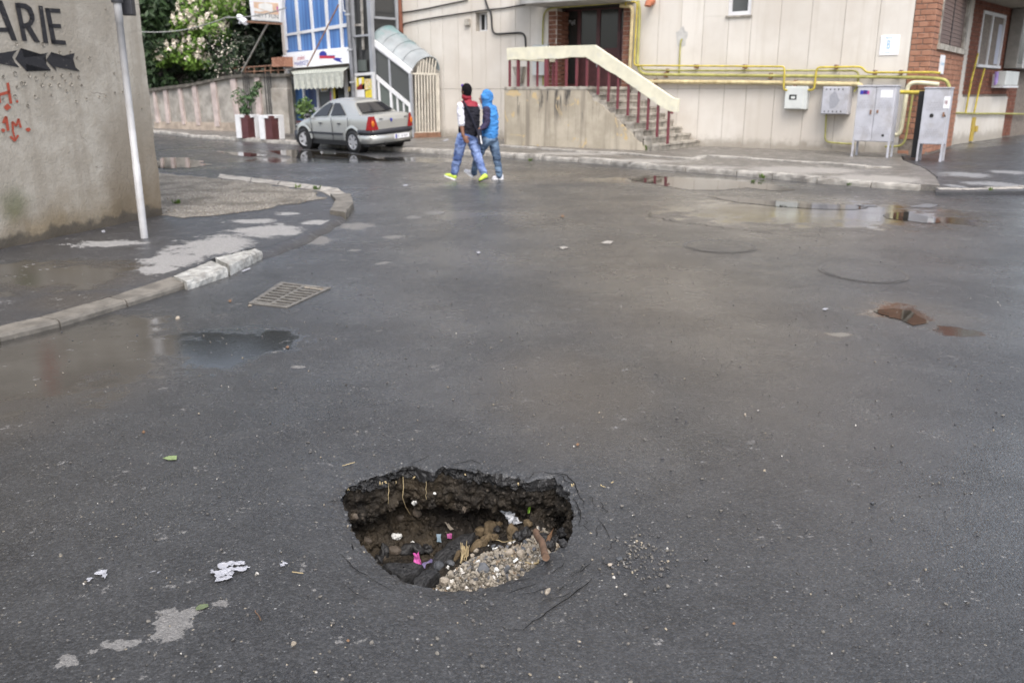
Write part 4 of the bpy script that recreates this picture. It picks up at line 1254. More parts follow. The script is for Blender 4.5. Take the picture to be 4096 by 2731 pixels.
mb = MB(); RB(mb, -.5, 12, 0, 5, -.4, -.025); mb.build('mortar_bed', M['mortar'], ab)
mb = MB(); RB(mb, -.5, ps1, 0, pz, -.02, .03); mb.build('plinth', M['facade'], ab, .01)
s0, s1 = RS(3912, 200)[0], RS(4003, 200)[0]; z0, z1 = RS(3950, 262)[1], RS(3990, 55)[1]
mb = MB(); RB(mb, s0, s1, z0 - .08, z0, -.1, .08); RB(mb, s0, s0 + .08, z0, z1, -.1, .03); RB(mb, s1 - .08, s1, z0, z1, -.1, .03); RB(mb, s0 + .08, s1 - .08, z1 - .1, z1, -.1, .03)
sm = s0 + (s1 - s0) * .45; RB(mb, sm - .05, sm + .05, z0, z1 - .1, -.1, .02)
w = mb.build('window', M['white_metal'], ab); w['label'] = 'white framed window on the dark side wall'; WORLD[w.name] = Matrix.Identity(4)
mb = MB(); RB(mb, s0 + .08, sm - .05, z0, z1 - .1, -.06, -.04); sub(mb.build('pane', simple('pale_blind', (.42, .43, .50), .5, .05), None), w)
mb = MB(); RB(mb, sm + .05, s1 - .08, z0, z1 - .1, -.06, -.04); sub(mb.build('pane', M['glass_dark'], None), w)
mb = MB(); RB(mb, s1 - .55, s1 - .1, z0 + .05, z1 - .3, -.04, -.02); sub(mb.build('blind', simple('pale_blind_cloth', (.42, .43, .50), .5, .05), None), w)
# bay window standing out further right
t0, t1 = RS(4020, 200)[0], RS(4120, 200)[0]; bz0, bz1 = RS(4045, 277)[1], RS(4060, 105)[1]
mb = MB(); RB(mb, t0, t1 + 1, bz0, bz1 + .5, .03, .42); w = mb.build('bay_window', simple('grey_bay_boarding', (.22, .21, .19), .7, .12), ab, .02); WORLD[w.name] = Matrix.Identity(4)
mb = MB(); RB(mb, t0 + .12, t0 + .7, bz0 + .15, bz1 + .2, .42, .425); sub(mb.build('pane', M['glass_grey'], None), w)
mb = MB(); RB(mb, t0 + .75, t0 + .82, bz0 + .02, bz1 + .4, .42, .45); sub(mb.build('post', M['white_metal'], None), w)
mb = MB(); so0 = RS(3940, 0)[1] * 0 + RS(4040, 66)[1] + .25
RB(mb, -.6, 12, so0, so0 + .22, -.3, 1.7); mb.build('balcony_slab', simple('balcony_soffit', (.33, .30, .24), .9, .15, 3), ab)
mb = MB(); RB(mb, -.5, 12, so0 + .23, 14, -.4, -.03); mb.build('upper_wing', M['brick_dark'], ab)
mb = MB(); RB(mb, -.6, 12, so0 + .221, so0 + 1.2, 1.62, 1.7); mb.build('balcony_front', simple('teal_balcony_edge', (.22, .32, .30), .6, .1), ab)
mb = MB(); dz = RS(3885, 470)[1]; d0, d1 = RS(3876, 530)[0], RS(3892, 530)[0]
RB(mb, d0, d0 + .32, .05, dz, .032, .07); RB(mb, d0 + .32, d0 + .6, dz * .42, dz * .42 + .18, .032, .10); mb.build('gas_duct', simple('mustard_paint', (.42, .30, .05), .6, .1), ab)
# door bay
mb = MB(); mb.fbox(dL - .02, dR + .02, 0, 1.62, -1.2, -.31); mb.build('threshold', M['concrete'], ab)
DO = -.72
du = lambda x: FU(x, 200, DO)[0]
ztop = FU(2260, 30, DO)[1] + .08
ztr = FU(2350, 47, DO)[1] * 0 + FU(2450, 36, DO)[1]
zb_ = FU(2450, 193, DO)[1]
dd = MB(); MR = M['maroon']
z0 = 1.62
door = None
def dbox(mb, x0, x1, z0, z1, o0=-.06, o1=0): mb.fbox(du(x0), du(x1), z0, z1, DO + o0, DO + o1)
mb = MB()
for a, b in ((2258, 2269), (2308, 2321), (2384, 2398), (2468, 2480), (2496, 2506)): dbox(mb, a, b, z0, ztop)
dbox(mb, 2258, 2506, ztr, ztop, -.062, .004); dbox(mb, 2321, 2384, zb_ - .12, zb_, -.058, -.003); dbox(mb, 2398, 2468, zb_ - .12, zb_, -.058, -.003)
dbox(mb, 2480, 2496, zb_ + .42, zb_ + .52, -.058, -.003)
door = mb.build('door', MR, ab); WORLD[door.name] = Matrix.Identity(4); door['label'] = 'maroon double door with dark panes'
for a, b, zz in ((2269, 2308, z0 + .2), (2321, 2384, zb_), (2398, 2468, zb_), (2480, 2496, zb_ + .52)):
    mb = MB(); dbox(mb, a, b, zz, ztr, -.04, -.03); sub(mb.build('pane', glass_mat('sooty_glass', (.028, .029, .028), .12), None), door)
for a, b, zz in ((2321, 2384, zb_ - .12), (2398, 2468, zb_ - .12), (2480, 2496, zb_ + .42)):
    mb = MB(); dbox(mb, a, b, z0, zz, -.05, -.02); dbox(mb, a + 4, b - 4, z0 + .25, z0 + .30, -.02, -.008); dbox(mb, a + 4, b - 4, zz - .1, zz - .07, -.02, -.008)
    sub(mb.build('leaf_panel', MR, None), door)
mb = MB(); dbox(mb, 2269, 2308, z0, z0 + .2, -.05, -.02); sub(mb.build('leaf_panel', MR, None), door)
mb = MB(); dbox(mb, 2272, 2306, FU(2290, 72, DO)[1], ztr - .01, -.028, -.015)
sub(mb.build('transom', M['dark'], None), door)
mb = MB()
for x0, y0, x1, y1 in [(2278, 82, 2277, 95), (2277, 88, 2284, 84), (2284, 84, 2284, 96), (2288, 90, 2289, 102), (2299, 80, 2298, 99), (2292, 84, 2293, 98)]:
    a, b = FP(x0, y0, DO - .012), FP(x1, y1, DO - .012); mb.beam(a, b, .02, .02)
sub(mb.build('chalk_marks', M['paper'], None), door)
mb = MB(); c = FP(2387, 250, DO + .03); mb.beam(c - UP * .15, c + UP * .15, .03, .03); sub(mb.build('handle', M['grey_metal'], None), door)
# brick piers either side of the door (joined courses), reveal
pz1 = FU(2200, 34)[1]
bl = courses(FW(FU(2192, 200)[0] + .02, 0), FD, FN, dL - FU(2192, 200)[0] - .02, 1.7, pz1 - .05)
join_bricks(bl, ab, M['brick_old'], proud=.02)
bl = courses(FW(dR + .01, 0), FD, FN, FU(2527, 200)[0] - dR - .05, 1.7, pz1 - .05)
join_bricks(bl, ab, M['brick_old'], proud=.02)
bl = courses(FW(dL, 0), -FN, FD, .70, 1.7, pz1 - .05)
join_bricks(bl, ab, M['brick_old'], proud=.012)
bl = courses(FW(dR, 0, -.70), FN, -FD, .70, 1.7, pz1 - .05)
join_bricks(bl, ab, M['brick_old'], proud=.012)
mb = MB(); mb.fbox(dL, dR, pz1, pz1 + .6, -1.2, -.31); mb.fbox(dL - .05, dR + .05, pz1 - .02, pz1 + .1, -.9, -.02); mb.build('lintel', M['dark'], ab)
mb = MB(); mb.fbox(FU(2192, 30)[0] - .1, FU(2540, 20)[0], pz1 + .02, pz1 + .24, .012, 1.35); mb.build('canopy', simple('canopy_concrete', (.33, .325, .315), .85, .2, 3), ab, .01)
mb = MB(); mb.fbox(FU(2085, 5)[0], FU(2192, 30)[0] - .12, pz1 + .30, pz1 + .46, .012, 1.0); mb.build('canopy', M['concrete'], ab, .01)
# concrete patch, flue, vent box, sign plates
mb = MB(); c = FP(2611, 8, .0); mb.tube([c, c + FN * .28 - UP * .05, c + FN * .3 - UP * .14], [.09, .09, .10], 12); tag(mb.build('flue_pipe', simple('terracotta', (.36, .12, .06), .7, .2)), 'terracotta flue outlet on the cream wall right of the canopy', 'flue')
mb = MB(); a = FU(1864, 105); b = FU(1883, 76); mb.fbox(a[0], b[0], a[1], b[1], .002, .10); vb = mb.build('vent_box', M['concrete'], None, .02); tag(vb, 'small grey vent box beside the little window', 'vent')
sg = thing('number_plate', 'white enamel block plate with a blue letter B on the wall', 'sign', FP(3562, 180, 0))
a = FU(3516, 223); b = FU(3602, 141)
mb = MB(); mb.fbox(a[0], b[0], a[1], b[1], .002, .02); mb.build('plate', M['sign_white'], sg, .006)
c = FW((a[0] + b[0]) / 2 - .02, (a[1] + b[1]) / 2, .0215)
hgt = b[1] - a[1]; wid = b[0] - a[0]
text_on('BLOC', 'lettering', M['pale_blue_print'], sg, c + UP * hgt * .38, FD, UP, wid * .34, hgt * .10)
text_on('B', 'lettering', M['pale_blue_print'], sg, c + UP * hgt * .04, FD, UP, wid * .16, hgt * .42)
text_on('Str. George Nr. 2', 'lettering', M['pale_blue_print'], sg, c - UP * hgt * .37, FD, UP, wid * .68, hgt * .08)
sp = PL(3758, 258, cor, sn)
st = thing('street_name_plate', 'narrow white street plate with blue print on the brick corner', 'sign', sp)
s_, z_ = (sp - cor).dot(sdir), sp.z
mb = MB(); SB(mb, s_ - .05, s_ + .62, z_ - .23, z_ + .23, .002, .02); mb.build('plate', M['sign_white'], st)
text_on('Str. George', 'lettering', M['pale_blue_print'], st, cor + sdir * (s_ + .28) + sn * .022 + UP * (z_ + .02), sdir if sdir.cross(UP).dot(sn) > 0 else -sdir, UP, .5, .12)

# ------------------------------------------------------------------ entrance staircase
so = 2.6
es = thing('entrance_staircase', 'cracked concrete staircase with maroon bars and a cream parapet', 'staircase', FW(FU(2300, 346, so)[0], ZS, .9))
uA = FU(2019, 450, so)[0]; uT = FU(2352, 346, so)[0]; zT = FU(2200, 347, so)[1]
uE = FU(2642, 590, so)[0]
nst = 9; rise = (zT - ZS) / nst; go = (uE - uT) / (nst - 1)
def front_poly(px): return [FP(x, y, so) for x, y in px]
fp = front_poly([(2017, 566 + 8), (2017, 347), (2338, 349), (2352, 366), (2366, 402), (2396, 412), (2420, 436), (2440, 452), (2458, 468), (2480, 492), (2505, 518), (2532, 540), (2556, 568), (2580, 592), (2578, 602), (2300, 590)])
for i in (0, 14, 15): fp[i] = V((fp[i].x, fp[i].y, .0))
fp[13] = V((fp[13].x, fp[13].y, fp[13].z))
jag = []
for i in range(len(fp)):
    a, b = fp[i], fp[(i + 1) % len(fp)]
    jag.append(a)
    if 2 <= i <= 12:
        for t in (.33, .66):
            p = a.lerp(b, t); jag.append(p + FD * random.uniform(-.05, .05) + UP * random.uniform(-.04, .05))
mb = MB(); mb.prism(jag, -FN * .04); mb.build('plaster_face', M['stair_plaster'], es)
mb = MB(); mb.fbox(uA + .02, uT - .02, .0, zT - .09, .012, so - .045); mb.build('core', M['concrete'], es)
mb = MB(); mb.fbox(uA - .01, uT + .03, zT - .088, zT, .012, so + .012); mb.build('landing', M['concrete'], es, .015)
for k in range(1, nst):
    z = zT - rise * k; u0 = uT + go * (k - 1) + .035; u1 = uT + go * k
    near_ = so - .05 if k < 8 else so + .05
    mb = MB()
    rows = []
    n = 14
    for j in range(n + 1):                      # worn nosing
        o = .012 + (near_ - .012) * j / n; w = .018 * mn.fractal(V((o * 3, k * 1.7, 2)), .8, 2, 4) - .01
        A = [FW(u0 - .03, z, o), FW(u1 + .025 + w, z + w * .5, o), FW(u1 + .032 + w, z - .045 + w, o), FW(u1 + .002 + w * .5, z - .07, o), FW(u0 - .03, z - .07, o)]
        rows.append(A)
    mb.grid([r + [r[0]] for r in rows], smooth=False)
    mb.add(rows[0], [(0, 1, 2, 3, 4)]); mb.add(rows[-1], [(4, 3, 2, 1, 0)])
    mb.fbox(u0, u1, .0, z - .071, .012, near_ - .01)
    mb.build('step', M['concrete'], es)
bars = [(2039, 346), (2071, 346), (2186, 346), (2225, 346), (2265, 346), (2306, 346), (2347, 347), (2392, 376), (2433, 404), (2470, 434), (2511, 460), (2552, 489), (2590, 517), (2628, 545), (2670, 573)]
par_top = [(2026, 194), (2066, 191), (2200, 186), (2340, 182), (2377, 181), (2690, 392), (2712, 397)]
par_bot = [(2708, 449), (2676, 447), (2625, 416), (2461, 299), (2391, 259), (2342, 229), (2297, 229), (2190, 238), (2060, 240), (2028, 242)]
def pb_y(x):
    l = sorted(par_bot)
    for (x0, y0), (x1, y1) in zip(l, l[1:]):
        if x0 <= x <= x1: return y0 + (y1 - y0) * (x - x0) / (x1 - x0)
    return l[-1][1]
for i, (x, y) in enumerate(bars):
    a = FP(x, y, so - .06); b = FP(x - (0.13 * 0), pb_y(x) - 4, so - .06)
    u = (a - FA).dot(FD)
    mb = MB(); r = .028 if i != 2 else .05
    mb.fbox(u - r, u + r, a.z - .02, b.z + .03, so - .06 - r, so - .06 + r)
    mb.build('baluster', M['maroon_post'], es)
zpb = FP(2060, 240, so).z; zpt = FP(2066, 191, so).z
uR = FU(2036, 300, so)[0]
for o in (2.1, 1.6, 1.1, .65, .2):
    mb = MB(); mb.fbox(uR - .028, uR + .028, zT - .01, zpb + .03, o - .028, o + .028); mb.build('baluster', M['maroon_post'], es)
top = [FP(x, y, so) for x, y in par_top]; bot = [FP(x, y, so) for x, y in par_bot]
poly_ = []
ring = top + bot
for i in range(len(ring)):
    a, b = ring[i], ring[(i + 1) % len(ring)]; n = max(1, int((b - a).length / .14))
    for j in range(n):
        p = a.lerp(b, j / n)
        if i >= len(top): p = p + UP * (.022 * mn.fractal(V((p.x * 4, p.z * 4, p.y * 4)), .8, 2, 4))
        poly_.append(p)
mb = MB(); mb.prism(poly_, -FN * .13)
mb.fbox(FU(2028, 215, so)[0], FU(2028, 215, so)[0] + .13, zpb, zpt, .02, so - .132)
mb.build('parapet', M['cream'], es, .008)
mb = MB(); p0 = FP(2712, 400, .35); a = FP(2375, 300, .5); b = FP(2700, 440, .5)
mb.beam(FW(uT, zT + .42, .25), FW(uE - .75, ZS + rise * 2.6 + .42, .25), .05, .05); mb.build('wall_rail', M['maroon_post'], es)
mb = MB(); mb.fbox(FU(2140, 300, .0)[0], FU(2140, 300, 0)[0] + .55, zT + .35, zT + 1.25, .012, .16); tag(mb.build('letter_box', M['cab_pale'], None, .01), 'white metal cupboard on the wall behind the parapet bars', 'cupboard')
mb = MB(); c = FW(FU(2085, 310)[0], zT + .5, .012); mb.prism([c - FD * .2 + UP * .12, c + FD * .2 + UP * .12, c + FD * .1 - UP * .38, c - FD * .02 - UP * .38], FN * .2); tag(mb.build('waste_bin', M['concrete'], None), 'small tapered grey bin on the landing behind the bars', 'bin')

# ------------------------------------------------------------------ gas pipes and cables on the facade
def bend(pts, r=.08):
    out = [pts[0]]
    for i in range(1, len(pts) - 1):
        a, b, c = pts[i - 1], pts[i], pts[i + 1]
        ra = min(r, (a - b).length * .45); rc = min(r, (c - b).length * .45)
        p, q = b + (a - b).normalized() * ra, b + (c - b).normalized() * rc
        for k in range(5):
            t = k / 4; out.append(p * (1 - t) ** 2 + b * 2 * t * (1 - t) + q * t * t)
    return out + [pts[-1]]
PIPES = []
def pipe(px, off, r, mt, label, name='gas_pipe', cat='pipe', group='yellow gas pipes on the facade', brackets=(), rb=.1):
    pts = [FP(x, y, off) for x, y in px]
    t = thing(name, label, cat, pts[0], group)
    mb = MB(); mb.tube(bend(pts, rb), r, 8); mb.build('tube', mt, t)
    for x, y in brackets:
        c = FP(x, y, off); u = (c - FA).dot(FD)
        mb = MB(); mb.fbox(u - .03, u + .03, c.z - r - .025, c.z + r + .025, .005, off + r * .6); mb.build('bracket', M['rust'], t)
    return t
pipe([(2481, 24), (2531, 26), (2519, 290), (2517, 325), (2597, 327), (3000, 330), (3440, 337), (3448, 352)], .14, .055, M['cream_pipe'], 'thick cream gas pipe running low along the wall into the corner cabinet', brackets=[(2620, 328), (3180, 333)], rb=.15)
pipe([(2503, 24), (2503, 7), (2549, 9), (2536, 263), (3139, 267), (3134, 360), (3150, 362)], .22, .024, M['yellow'], 'bright yellow thin pipe from the door down to the small meter box', brackets=[(2780, 266), (2975, 267)])
pipe([(3232, 361), (3256, 361), (3267, 270), (3447, 268), (3464, 291), (3733, 290), (3762, 293)], .20, .026, M['yellow'], 'bright yellow pipe rising from the small meter box to the brick corner', brackets=[(3342, 268), (3497, 290), (3601, 290)])
pipe([(2552, 4), (2559, 40), (2549, 262), (2566, 297), (2620, 299), (3000, 303), (3557, 309), (3712, 311), (3786, 319), (3797, 350)], .16, .042, M['yellow_green'], 'thick yellow green gas pipe along the middle of the wall to the corner', brackets=[(2660, 300), (3080, 304)], rb=.2)
pipe([(2564, 262), (2573, 281), (2700, 283), (3424, 283), (3436, 300), (3427, 356), (3415, 368)], .10, .024, M['yellow_green'], 'thin dull yellow pipe between the two thick ones ending at the grey meter box', brackets=[(2668, 283)])
pipe([(3305, 455), (3300, 563), (3322, 571), (3420, 577)], .07, .022, M['yellow_green'], 'short thin pipe from the grey meter box down behind the big cabinet')
pipe([(2172, 342), (2170, 184), (2172, 80), (2178, 50), (2196, 34), (2350, 22), (2500, 10)], .05, .025, M['yellow_green'], 'thin yellow pipe up the left door pier and along the canopy', rb=.25)
pipe([(2716, 296), (2720, 200), (2723, 163), (2728, 157)], .05, .022, M['yellow_green'], 'short upright yellow stub pipe coming from a grey wall patch')
mb = MB(); c = FP(2727, 150, .004); mb.poly([c + (FD * math.cos(a * .4488) * .17 + UP * math.sin(a * .4488) * .26) * (1 + .2 * math.sin(a * 2.3)) for a in range(14)]); cp = mb.build('cement_patch', simple('pale_cement', (.47, .46, .44), .85, .15, 8), ab)
pipe([(3578, 540), (3600, 538), (3612, 470), (3630, 346), (3651, 330), (3700, 332), (3756, 339)], .22, .052, M['cream_white_pipe'], 'thick pale cream pipe looping between the two big grey cabinets', rb=.18)
pipe([(3600, 369), (3690, 371), (3745, 372)], .62, .045, M['yellow'], 'short straight yellow pipe joining the two grey cabinets', rb=.1)
pipe([(3540, 587), (3604, 586), (3622, 560), (3651, 379)], .30, .026, M['yellow_green'], 'thin yellow pipe looping low from the large cabinet up to its joint', rb=.2)
pipe([(1608, 51), (1650, 46), (1707, 36), (1800, 16), (1870, 2)], .04, .022, M['black'], 'upper black cable crossing the cream wall near the glass tower', 'wall_cable', 'cable', 'black cables on the cream wall')
pipe([(1611, 125), (1611, 100), (1620, 94), (1693, 79), (1800, 62), (1949, 40), (2008, 35), (2134, 14), (2200, 2)], .04, .022, M['black'], 'lower black cable bending down at the glass tower corner', 'wall_cable', 'cable', 'black cables on the cream wall')
pipe([(1938, -10), (1951, 33), (1965, 51), (1968, 122), (1980, 138), (2087, 131), (2101, 145), (2103, 190)], .05, .028, M['black'], 'thick black cable stepping down past the little window to the parapet', 'wall_cable', 'cable', 'black cables on the cream wall', rb=.2)
def rpipe(px, off, r, mt, label):
    pts = [RPt(x, y, off) for x, y in px]; t = thing('gas_pipe', label, 'pipe', pts[0], 'yellow gas pipes on the side wall')
    mb = MB(); mb.tube(bend(pts, .1), r, 8); mb.build('tube', mt, t)
rpipe([(3815, 452), (3850, 453), (3900, 455), (4000, 455), (4110, 457)], .10, .03, M['yellow_green'], 'level yellow pipe along the cream plinth of the side wall')
rpipe([(3862, 452), (3884, 330), (3912, 215)], .12, .03, M['yellow'], 'left of two slanting yellow risers on the dark side wall')
rpipe([(3896, 452), (3918, 350), (3938, 275)], .12, .03, M['yellow'], 'right of two slanting yellow risers on the dark side wall')
ac0 = RS(3965, 348); ac1 = RS(4040, 277)
aco = thing('air_conditioner', 'grey air conditioner on a white bracket under the side window', 'air conditioner', RPt(4000, 340))
mb = MB(); RB(mb, ac0[0] + .25, ac1[0] - .1, ac0[1] + .05, ac1[1] - .1, .05, .34); mb.build('case', M['cab_pale'], aco, .02)
mb = MB(); RB(mb, ac0[0], ac1[0] - .05, ac0[1] - .03, ac0[1] + .04, .0, .36); RB(mb, ac0[0], ac0[0] + .06, ac0[1] + .05, ac1[1] - .2, .0, .06); mb.build('bracket', M['white_metal'], aco)
mb = MB(); c = RPt(3984, 288, .15); mb.prism([c + rdir * -.12, c + rdir * .12, c + rdir * .16 - UP * .35, c - rdir * .06 - UP * .42], rn * .06); tag(mb.build('hanging_cloth', simple('lilac_cloth', (.35, .25, .55), .8, .2)), 'small lilac cloth hung under the side window', 'cloth')

# ------------------------------------------------------------------ meter boxes and cabinets
def meter(x0, x1, yt, yb, off, dep, mt, label, kind):
    u0, _ = FU(x0, (yt + yb) / 2, off); u1, _ = FU(x1, (yt + yb) / 2, off); z1 = FU((x0 + x1) / 2, yt, off)[1]; z0 = FU((x0 + x1) / 2, yb, off)[1]
    o = thing('meter_box', label, 'meter box', FW((u0 + u1) / 2, z0, 0), 'meter boxes on the wall')
    mb = MB(); mb.fbox(u0, u1, z0, z1, .003, off - .03); mb.build('case', mt, o, .01)
    mb = MB(); mb.fbox(u0 + .015, u1 - (.10 if kind == 1 else .02), z0 + .015, z1 - .015, off - .029, off); mb.build('lid', mt, o, .008)
    n = 6 if kind == 1 else 5
    for k in range(n):
        for zz in (z0 + (z1 - z0) * .1, z0 + (z1 - z0) * .9):
            mb = MB(); u = u0 + (u1 - u0) * (.15 + .62 * k / (n - 1)); mb.fbox(u - .014, u + .014, zz - (.02 if kind == 2 else .012), zz + (.02 if kind == 2 else .012), off - .004, off + .002); mb.build('vent_hole', M['cab_pale'] if kind == 1 else M['dark'], o)
    if kind == 1:
        mb = MB(); mb.fbox(u0 + (u1 - u0) * .22, u0 + (u1 - u0) * .54, z0 + (z1 - z0) * .42, z0 + (z1 - z0) * .64, off - .002, off + .006); mb.build('viewing_window', M['glass_dark'], o)
        mb = MB(); mb.fbox(u0 + (u1 - u0) * .30, u0 + (u1 - u0) * .48, z0 + (z1 - z0) * .46, z0 + (z1 - z0) * .57, off + .0065, off + .009); mb.build('meter_dial', M['cab_pale'], o)
    else:
        c = FW((u0 + u1) / 2 - .02, (z0 + z1) / 2, off + .003); mb = MB(); ww, hh = (u1 - u0) * .22, (z1 - z0) * .30
        mb.poly([c + FD * ww * math.cos(a * .5236) * (1 + .25 * math.sin(a * 5)) + UP * hh * math.sin(a * .5236) * (1 + .2 * math.cos(a * 4)) for a in range(12)]); mb.build('poster_remains', M['paper'], o)
    return o
meter(3137, 3228, 346, 438, .22, .2, M['cab_pale'], 'small pale meter box with a dark viewing window', 1)
meter(3286, 3392, 347, 458, .42, .4, M['cab_grey'], 'larger grey meter box with torn poster remains', 2)
def cabinet(lx, ly, rx, ty, by, depth, label, doors, papers, holes_, wscale=1.0):
    base = G(lx, ly, ZS); o_ = (base - FA).dot(FN); u0 = (base - FA).dot(FD)
    u1 = FU(rx, (ty + by) / 2, o_)[0]; ul = FU(lx + (ly - (ty + by) / 2) * .125, (ty + by) / 2, o_)[0]
    u0 = ul; z1 = FU(lx + 70, ty, o_)[1]; z0 = FU(lx + 40, by, o_)[1]
    t = thing('gas_cabinet', label, 'cabinet', FW((u0 + u1) / 2, ZS, o_ - depth / 2), 'grey gas cabinets on legs')
    mb = MB(); mb.fbox(u0, u1, z0, z1, o_ - depth, o_ - .022); mb.fbox(u0 - .015, u1 + .015, z1, z1 + .03, o_ - depth - .02, o_ + .015); mb.build('case', M['cab_grey'], t, .006)
    for k in range(doors):
        a, b = u0 + (u1 - u0) * k / doors + .006, u0 + (u1 - u0) * (k + 1) / doors - .006
        mb = MB(); mb.fbox(a, b, z0 + .012, z1 - .012, o_ - .0215, o_)
        d_ = mb.build('door', M['cab_grey'], t, .006); WORLD[d_.name] = Matrix.Identity(4)
        mb = MB(); hx = b - .07 if k == 0 else a + .07
        mb.fbox(hx - .018, hx + .018, (z0 + z1) / 2 + (.0 if k == 0 else .03), (z0 + z1) / 2 + .10, o_, o_ + .02); sub(mb.build('handle', M['rust'], None), d_)
        mb = MB()
        for rr in range(2):
            zz = z0 + (z1 - z0) * (.14 if rr else .62)
            for row in range(4):
                for q in range(7 - row):
                    u = (a + b) / 2 + (q - (6 - row) / 2) * .055; mb.fbox(u - .008, u + .008, zz + row * .05, zz + row * .05 + .02, o_, o_ + .004)
        sub(mb.build('louvres', simple('louvre_shadow_grey', (.30, .30, .34), .5, .05), None), d_)
    for (fu, fz, w_, h_, mt) in papers:
        mb = MB(); uu = u0 + (u1 - u0) * fu; zz = z0 + (z1 - z0) * fz; mb.fbox(uu, uu + w_, zz, zz + h_, o_ + .001, o_ + .005); mb.build('sticker', mt, t)
    for (fu, fz, r_) in holes_:
        mb = MB(); c = FW(u0 + (u1 - u0) * fu, z0 + (z1 - z0) * fz, o_ + .002); mb.tube([c, c + FN * .006], r_, 12); mb.build('hole', M['dark'], t)
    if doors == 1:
        mb = MB(); mb.fbox(u0 - .17, u0 - .02, ZS, z1 - .05, o_ - depth - .3, o_ - depth + .12); mb.build('shade_board', M['dark'], t)  # added black board standing in for the deep shadow beside the narrow case
    for (u, o) in ((u0 + .02, o_ - .03), (u1 - .02, o_ - .03), (u0 + .02, o_ - depth + .03), (u1 - .02, o_ - depth + .03)):
        mb = MB(); mb.fbox(u - .022, u + .022, ZS - .05, z0 + .1, o - .02, o + .028 if o > o_ - .1 else o + .02); mb.build('leg', M['cab_grey'], t)
    return t
cabinet(3400, 626, 3572, 347, 566, .5, 'large grey two door gas cabinet beside the brick corner', 2, [(.07, .86, .16, .09, M['blue_print']), (.16, .86, .13, .08, M['pink']), (.62, .80, .26, .17, M['sign_white'])], [(.80, .12, .03)])
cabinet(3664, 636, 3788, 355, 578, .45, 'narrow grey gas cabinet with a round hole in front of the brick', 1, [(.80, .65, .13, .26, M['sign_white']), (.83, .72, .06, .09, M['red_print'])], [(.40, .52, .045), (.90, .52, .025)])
# ------------------------------------------------------------------ shop front and glass stair tower
S0, S1 = G(1165, 529, ZS), G(1490, 548, ZS)
SD = (S1 - S0).normalized(); SN = V((SD.y, -SD.x, 0)); SN = SN if SN.dot(-S0) > 0 else -SN
def SP(px, py, off=0.0): return PL(px, py, S0 + SN * off, SN)
def quad(mb, px, off, thick=.05, m=0):
    mb.prism([SP(x, y, off) for x, y in px], -SN * thick, m)
def z1c(x, y): return (1120 + x * .2807, y * .2806)
shop = thing('corner_shop', 'small shop with white window frames, blue curtains and a white market sign', 'shop', (S0 + S1) / 2)
SC_ = lambda l: [z1c(*p) for p in l]
mb = MB()
b0, b1 = SP(1127, 300), SP(1408, 300)
q = [V((b0.x, b0.y, 0)), V((b1.x, b1.y, 0))]; q += [q[1] - SN * 5, q[0] - SN * 5]
mb.hexa([p - SN * .12 for p in q] + [p - SN * .12 + UP * 7.5 for p in q]); mb.build('wall', simple('pale_shop_wall', (.48, .43, .38), .85, .12, 3), shop)
mb = MB()
for l in ([(15, -80), (50, -80), (100, 760), (70, 800), (60, 760)],): quad(mb, SC_(l), .02, .1)
mb.build('corner_post', simple('pale_shop_post', (.55, .47, .42), .8, .1), shop)
# upper storey: frame bars and panes
vt = [(28, 60), (225, 250), (430, 462), (645, 672), (852, 868), (960, 965)]
cols_t = [(20, 45), (205, 235), (410, 440), (630, 662), (832, 868)]
cols_m = [(55, 80), (235, 265), (442, 470), (655, 685), (850, 885)]
cols_b = [(78, 102), (262, 290), (468, 495), (678, 705), (872, 900)]
mb = MB()
for (a, b), (c, d), (e, f) in zip(cols_t, cols_m, cols_b):
    quad(mb, SC_([(a - 12, -130), (b - 12, -130), (b, 0), (d, 400), (f, 720), (e, 720), (c, 400), (a, 0)]), .05, .07)
quad(mb, SC_([(60, 490), (955, 332), (958, 385), (68, 520)]), .052, .07)
quad(mb, SC_([(85, 755), (975, 672), (982, 705), (88, 790)]), .06, .08)
mb.build('window_frame', M['white_metal'], shop)
def yrow(x, l0, l1): return l0[1] + (l1[1] - l0[1]) * (x - l0[0]) / (l1[0] - l0[0])
tb = ((60, 480), (955, 345)); bb = ((85, 775), (975, 690))
cl = [30, 220, 428, 648, 855, 962]; cm = [62, 250, 456, 670, 866, 965]; cb = [88, 276, 482, 690, 886, 978]
for k in range(5):
    mb = MB(); quad(mb, SC_([(cl[k] - 10, -130), (cl[k + 1] - 10, -130), (cm[k + 1], yrow(cm[k + 1], *tb)), (cm[k], yrow(cm[k], *tb))]), 0, .02); mb.build('pane', M['curtain'], shop)
    mb = MB(); quad(mb, SC_([(cm[k], yrow(cm[k], *tb)), (cm[k + 1], yrow(cm[k + 1], *tb)), (cb[k + 1], yrow(cb[k + 1], *bb)), (cb[k], yrow(cb[k], *bb))]), 0, .02); mb.build('pane', M['curtain'], shop)
mb = MB(); quad(mb, SC_([(880, -60), (960, -60), (972, 195), (900, 165)]), .16, .05); o = mb.build('open_casement', M['white_metal'], shop); WORLD[o.name] = Matrix.Identity(4)
mb = MB(); quad(mb, SC_([(896, -50), (940, -50), (950, 165), (912, 145)]), .164, .012); sub(mb.build('pane', M['curtain_dark'], None), o)
